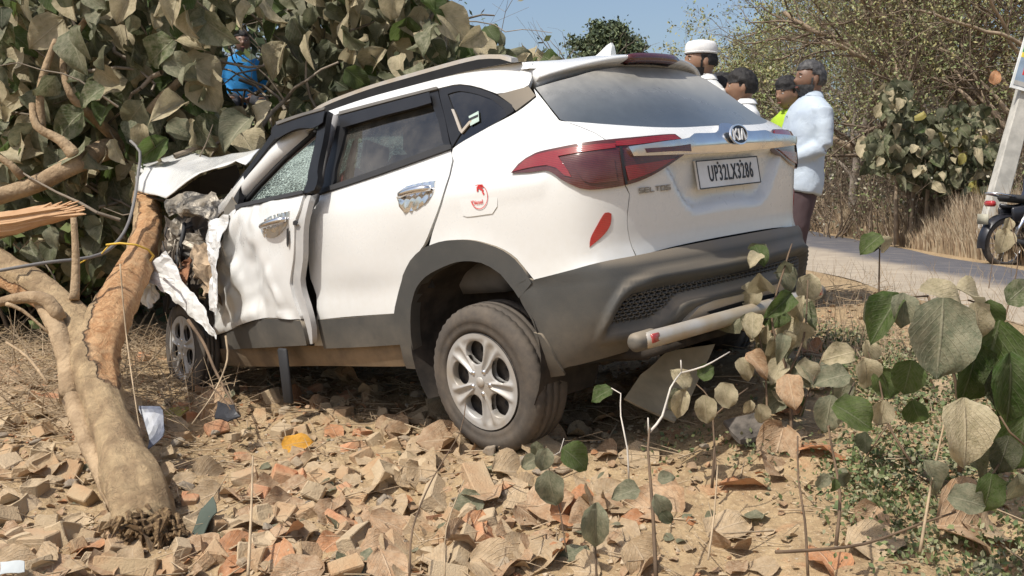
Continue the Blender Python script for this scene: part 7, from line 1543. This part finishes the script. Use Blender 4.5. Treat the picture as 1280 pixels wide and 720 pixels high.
def fender(m, x, a0, a1, r=.325, w=.07):
    for k in range(15):
        a = a0+(a1-a0)*k/14; V_ = [(x+r*math.cos(a), -w, .30+r*math.sin(a)-.02), (x+(r+.02)*math.cos(a), -w*.5, .30+(r+.02)*math.sin(a)), (x+(r+.02)*math.cos(a), w*.5, .30+(r+.02)*math.sin(a)), (x+r*math.cos(a), w, .30+r*math.sin(a)-.02)]; m.V += V_
    b = len(m.V)-60
    for k in range(14):
        for j in range(3): m.F.append((b+k*4+j, b+k*4+j+1, b+k*4+j+5, b+k*4+j+4)); m.m.append(0)
fender(m, -.62, R_(190), R_(60)); m.build('rear_mudguard', [dk], bk); m = MB(); fender(m, .66, R_(150), R_(40)); m.build('front_mudguard', [dk], bk)
m = MB(); m.box((-.32, 0, .80), (.72, .24, .09), Matrix.Rotation(R_(5), 3, 'Y'), bev=.035); m.build('seat', [M['rubber']], bk)
m = MB(); m.ball((.20, 0, .86), (.26, .15, .14), 20, 12); m.build('fuel_tank', [dk], bk)
for s in (-1, 1): m = MB(); m.box((-.40, s*.11, .66), (.46, .05, .18), Matrix.Rotation(R_(-8), 3, 'Y'), bev=.02); m.build('side_panel', [dk], bk)
m = MB(); m.box((.08, 0, .45), (.34, .24, .26), bev=.05); m.tube([(.14, 0, .55), (.20, 0, .74)], .085, 16)
m.build('engine', [M['steel']], bk)
m = MB(); m.tube([(-.62, .08, .30), (-.10, .1, .40), (.0, 0, .5)], .02, 8); m.tube([(-.60, -.08, .30), (-.10, -.1, .40)], .02, 8); m.tube([(.30, 0, .85), (.36, 0, .95)], .03, 8); m.tube([(-.1, 0, .40), (.2, 0, .30), (.32, 0, .55), (.34, 0, .9)], .022, 8); m.tube([(-.7, .0, .74), (-.1, 0, .68), (.32, 0, .80)], .022, 8); m.build('frame', [dk], bk)
for s in (-1, 1): m = MB(); m.tube([(.66, s*.075, .30), (.38, s*.075, .92)], .018, 8); m.build('fork_leg', [ch], bk); m = MB(); m.tube([(-.60, s*.12, .34), (-.42, s*.13, .70)], [.028, .028], 10); m.build('shock_absorber', [ch], bk); m = MB(); m.tube([(.36, s*.05, 1.0), (.34, s*.2, 1.04), (.26, s*.34, 1.02)], .012, 8); m.build('handlebar', [ch], bk)
m = MB(); m.tube([(.16, -.14, .42), (.0, -.16, .26), (-.4, -.17, .27), (-.88, -.17, .38)], [.02, .022, .040, .042], 14); m.build('exhaust', [M['rubber']], bk)
m = MB(); m.box((-.84, 0, .76), (.08, .14, .07), bev=.02); m.build('tail_light', [M['redb']], bk); m = MB(); m.tube([(-.60, -.12, .84), (-.84, -.11, .88), (-.88, 0, .88), (-.84, .11, .88), (-.60, .12, .84)], .012, 8); m.build('grab_rail', [ch], bk)
m = MB(); m.box((-.93, 0, .58), (.01, .18, .12)); m.build('number_board', [simple('yellowed_plate', (.35, .33, .25))], bk); m = MB(); m.ball((.44, 0, .90), (.09, .10, .10), 16, 10); m.build('headlamp', [ch], bk)
pr_ = MM @ Vector((-.34, 0, -.10)); person(pr_, R_(14), 1.66, 'rider in a dark blue shirt sitting on the motorcycle at the right edge', SK2, shirt=cloth('dark_blue_shirt', (.03, .04, .075)), trousers=cloth('grey_blue_jeans', (.12, .14, .17)), seated=True, arms='bars', lean=R_(7), seed=8, shoes=simple('red_sandal', (.62, .06, .03), .5))
plb = at(1238, 280, 13.0); plt_ = at(1297, 60, 13.0); ax_ = (plt_-plb).normalized(); pe = empty('utility_pole', loc=plb); tag(pe, 'pale concrete pole leaning to the right beside the road', 'pole'); PI_ = Matrix.Translation(-plb)
m = MB(); sdv = ax_.cross(Vector((0, 1, 0))).normalized(); dpv = ax_.cross(sdv).normalized(); V = []; F = []
for i in range(30):
    t = -.4+6.4*i/29; c = plb+ax_*t; w = .118-.006*t; dd = .085-.004*t; b = .014
    for a, b2 in ((w-b, dd), (w, dd-b), (w, -dd+b), (w-b, -dd), (-w+b, -dd), (-w, -dd+b), (-w, dd-b), (-w+b, dd)): V.append(c+sdv*a+dpv*b2+noise.noise_vector(c*4)*.004)
F = [(i*8+k, i*8+(k+1) % 8, (i+1)*8+(k+1) % 8, (i+1)*8+k) for i in range(29) for k in range(8)]+[tuple(range(8)), tuple(29*8+k for k in range(8))]
loc_(obj('shaft', V, F, simple('weathered_concrete', (.44, .42, .37), .9, .2, 5, .5, 60), pe, False), PI_)
for t in (2.6, 3.45): m = MB(); c = plb+ax_*t; m.tube([c+sdv*(.13*math.cos(a))+dpv*(.10*math.sin(a)) for a in np.linspace(0, 2*math.pi, 17)], .008, 6, False); loc_(m.build('wire_band', [M['steel']], pe), PI_)
# printed board fixed to the pole
sc_ = plb+ax_*2.15+Vector((0, -.14, 0)); X_ = (ax_.cross(Vector((0, 1, 0)))).normalized(); X_ = X_ if X_.x > 0 else -X_; Mb = Matrix((X_, Vector((0, 1, 0)), ax_)).transposed().to_4x4(); Mb.translation = sc_+X_*.04
sg = empty('notice_board', Mb); tag(sg, 'printed board in green, yellow and white fixed to the leaning pole', 'sign')
m = MB(); m.box((0, 0, 0), (.62, .025, .84)); m.build('panel', [simple('board_white', (.72, .73, .70), .5)], sg, False)
gl_ = simple('print_green', (.03, .30, .06), .5); yl = simple('print_yellow', (.75, .62, .08), .5); rd2 = simple('print_red', (.6, .05, .04), .5); bl2 = simple('print_blue_grey', (.25, .33, .42), .5)
for nm, c, s_, mt_ in (('green_field', (0, .22), (.57, .34), gl_), ('yellow_band', (0, .015), (.57, .06), yl), ('picture', (0, -.20), (.57, .36), bl2), ('picture_car', (-.12, -.18), (.18, .10), rd2), ('picture_car', (.12, -.26), (.20, .09), M['plate']), ('picture_road', (0, -.345), (.57, .06), simple('print_grey', (.4, .39, .36)))):
    m = MB(); m.box((c[0], -.014-(.002 if 'car' in nm or 'road' in nm else 0), c[1]), (s_[0], .003, s_[1])); m.build(nm, [mt_], sg, False)
for k, (x, z, w) in enumerate([(-.1, .31, .3), (.05, .24, .4), (-.05, .16, .34), (.08, .09, .26)]): m = MB(); m.box((x, -.0175, z), (w, .002, .022)); m.build('print_line', [M['plate']], sg, False)

bpy.data.scenes.remove(TMP)
print('OBJECTS', len(bpy.data.objects), 'TRIS', sum(len(o.data.polygons) for o in bpy.data.objects if o.type == 'MESH'))
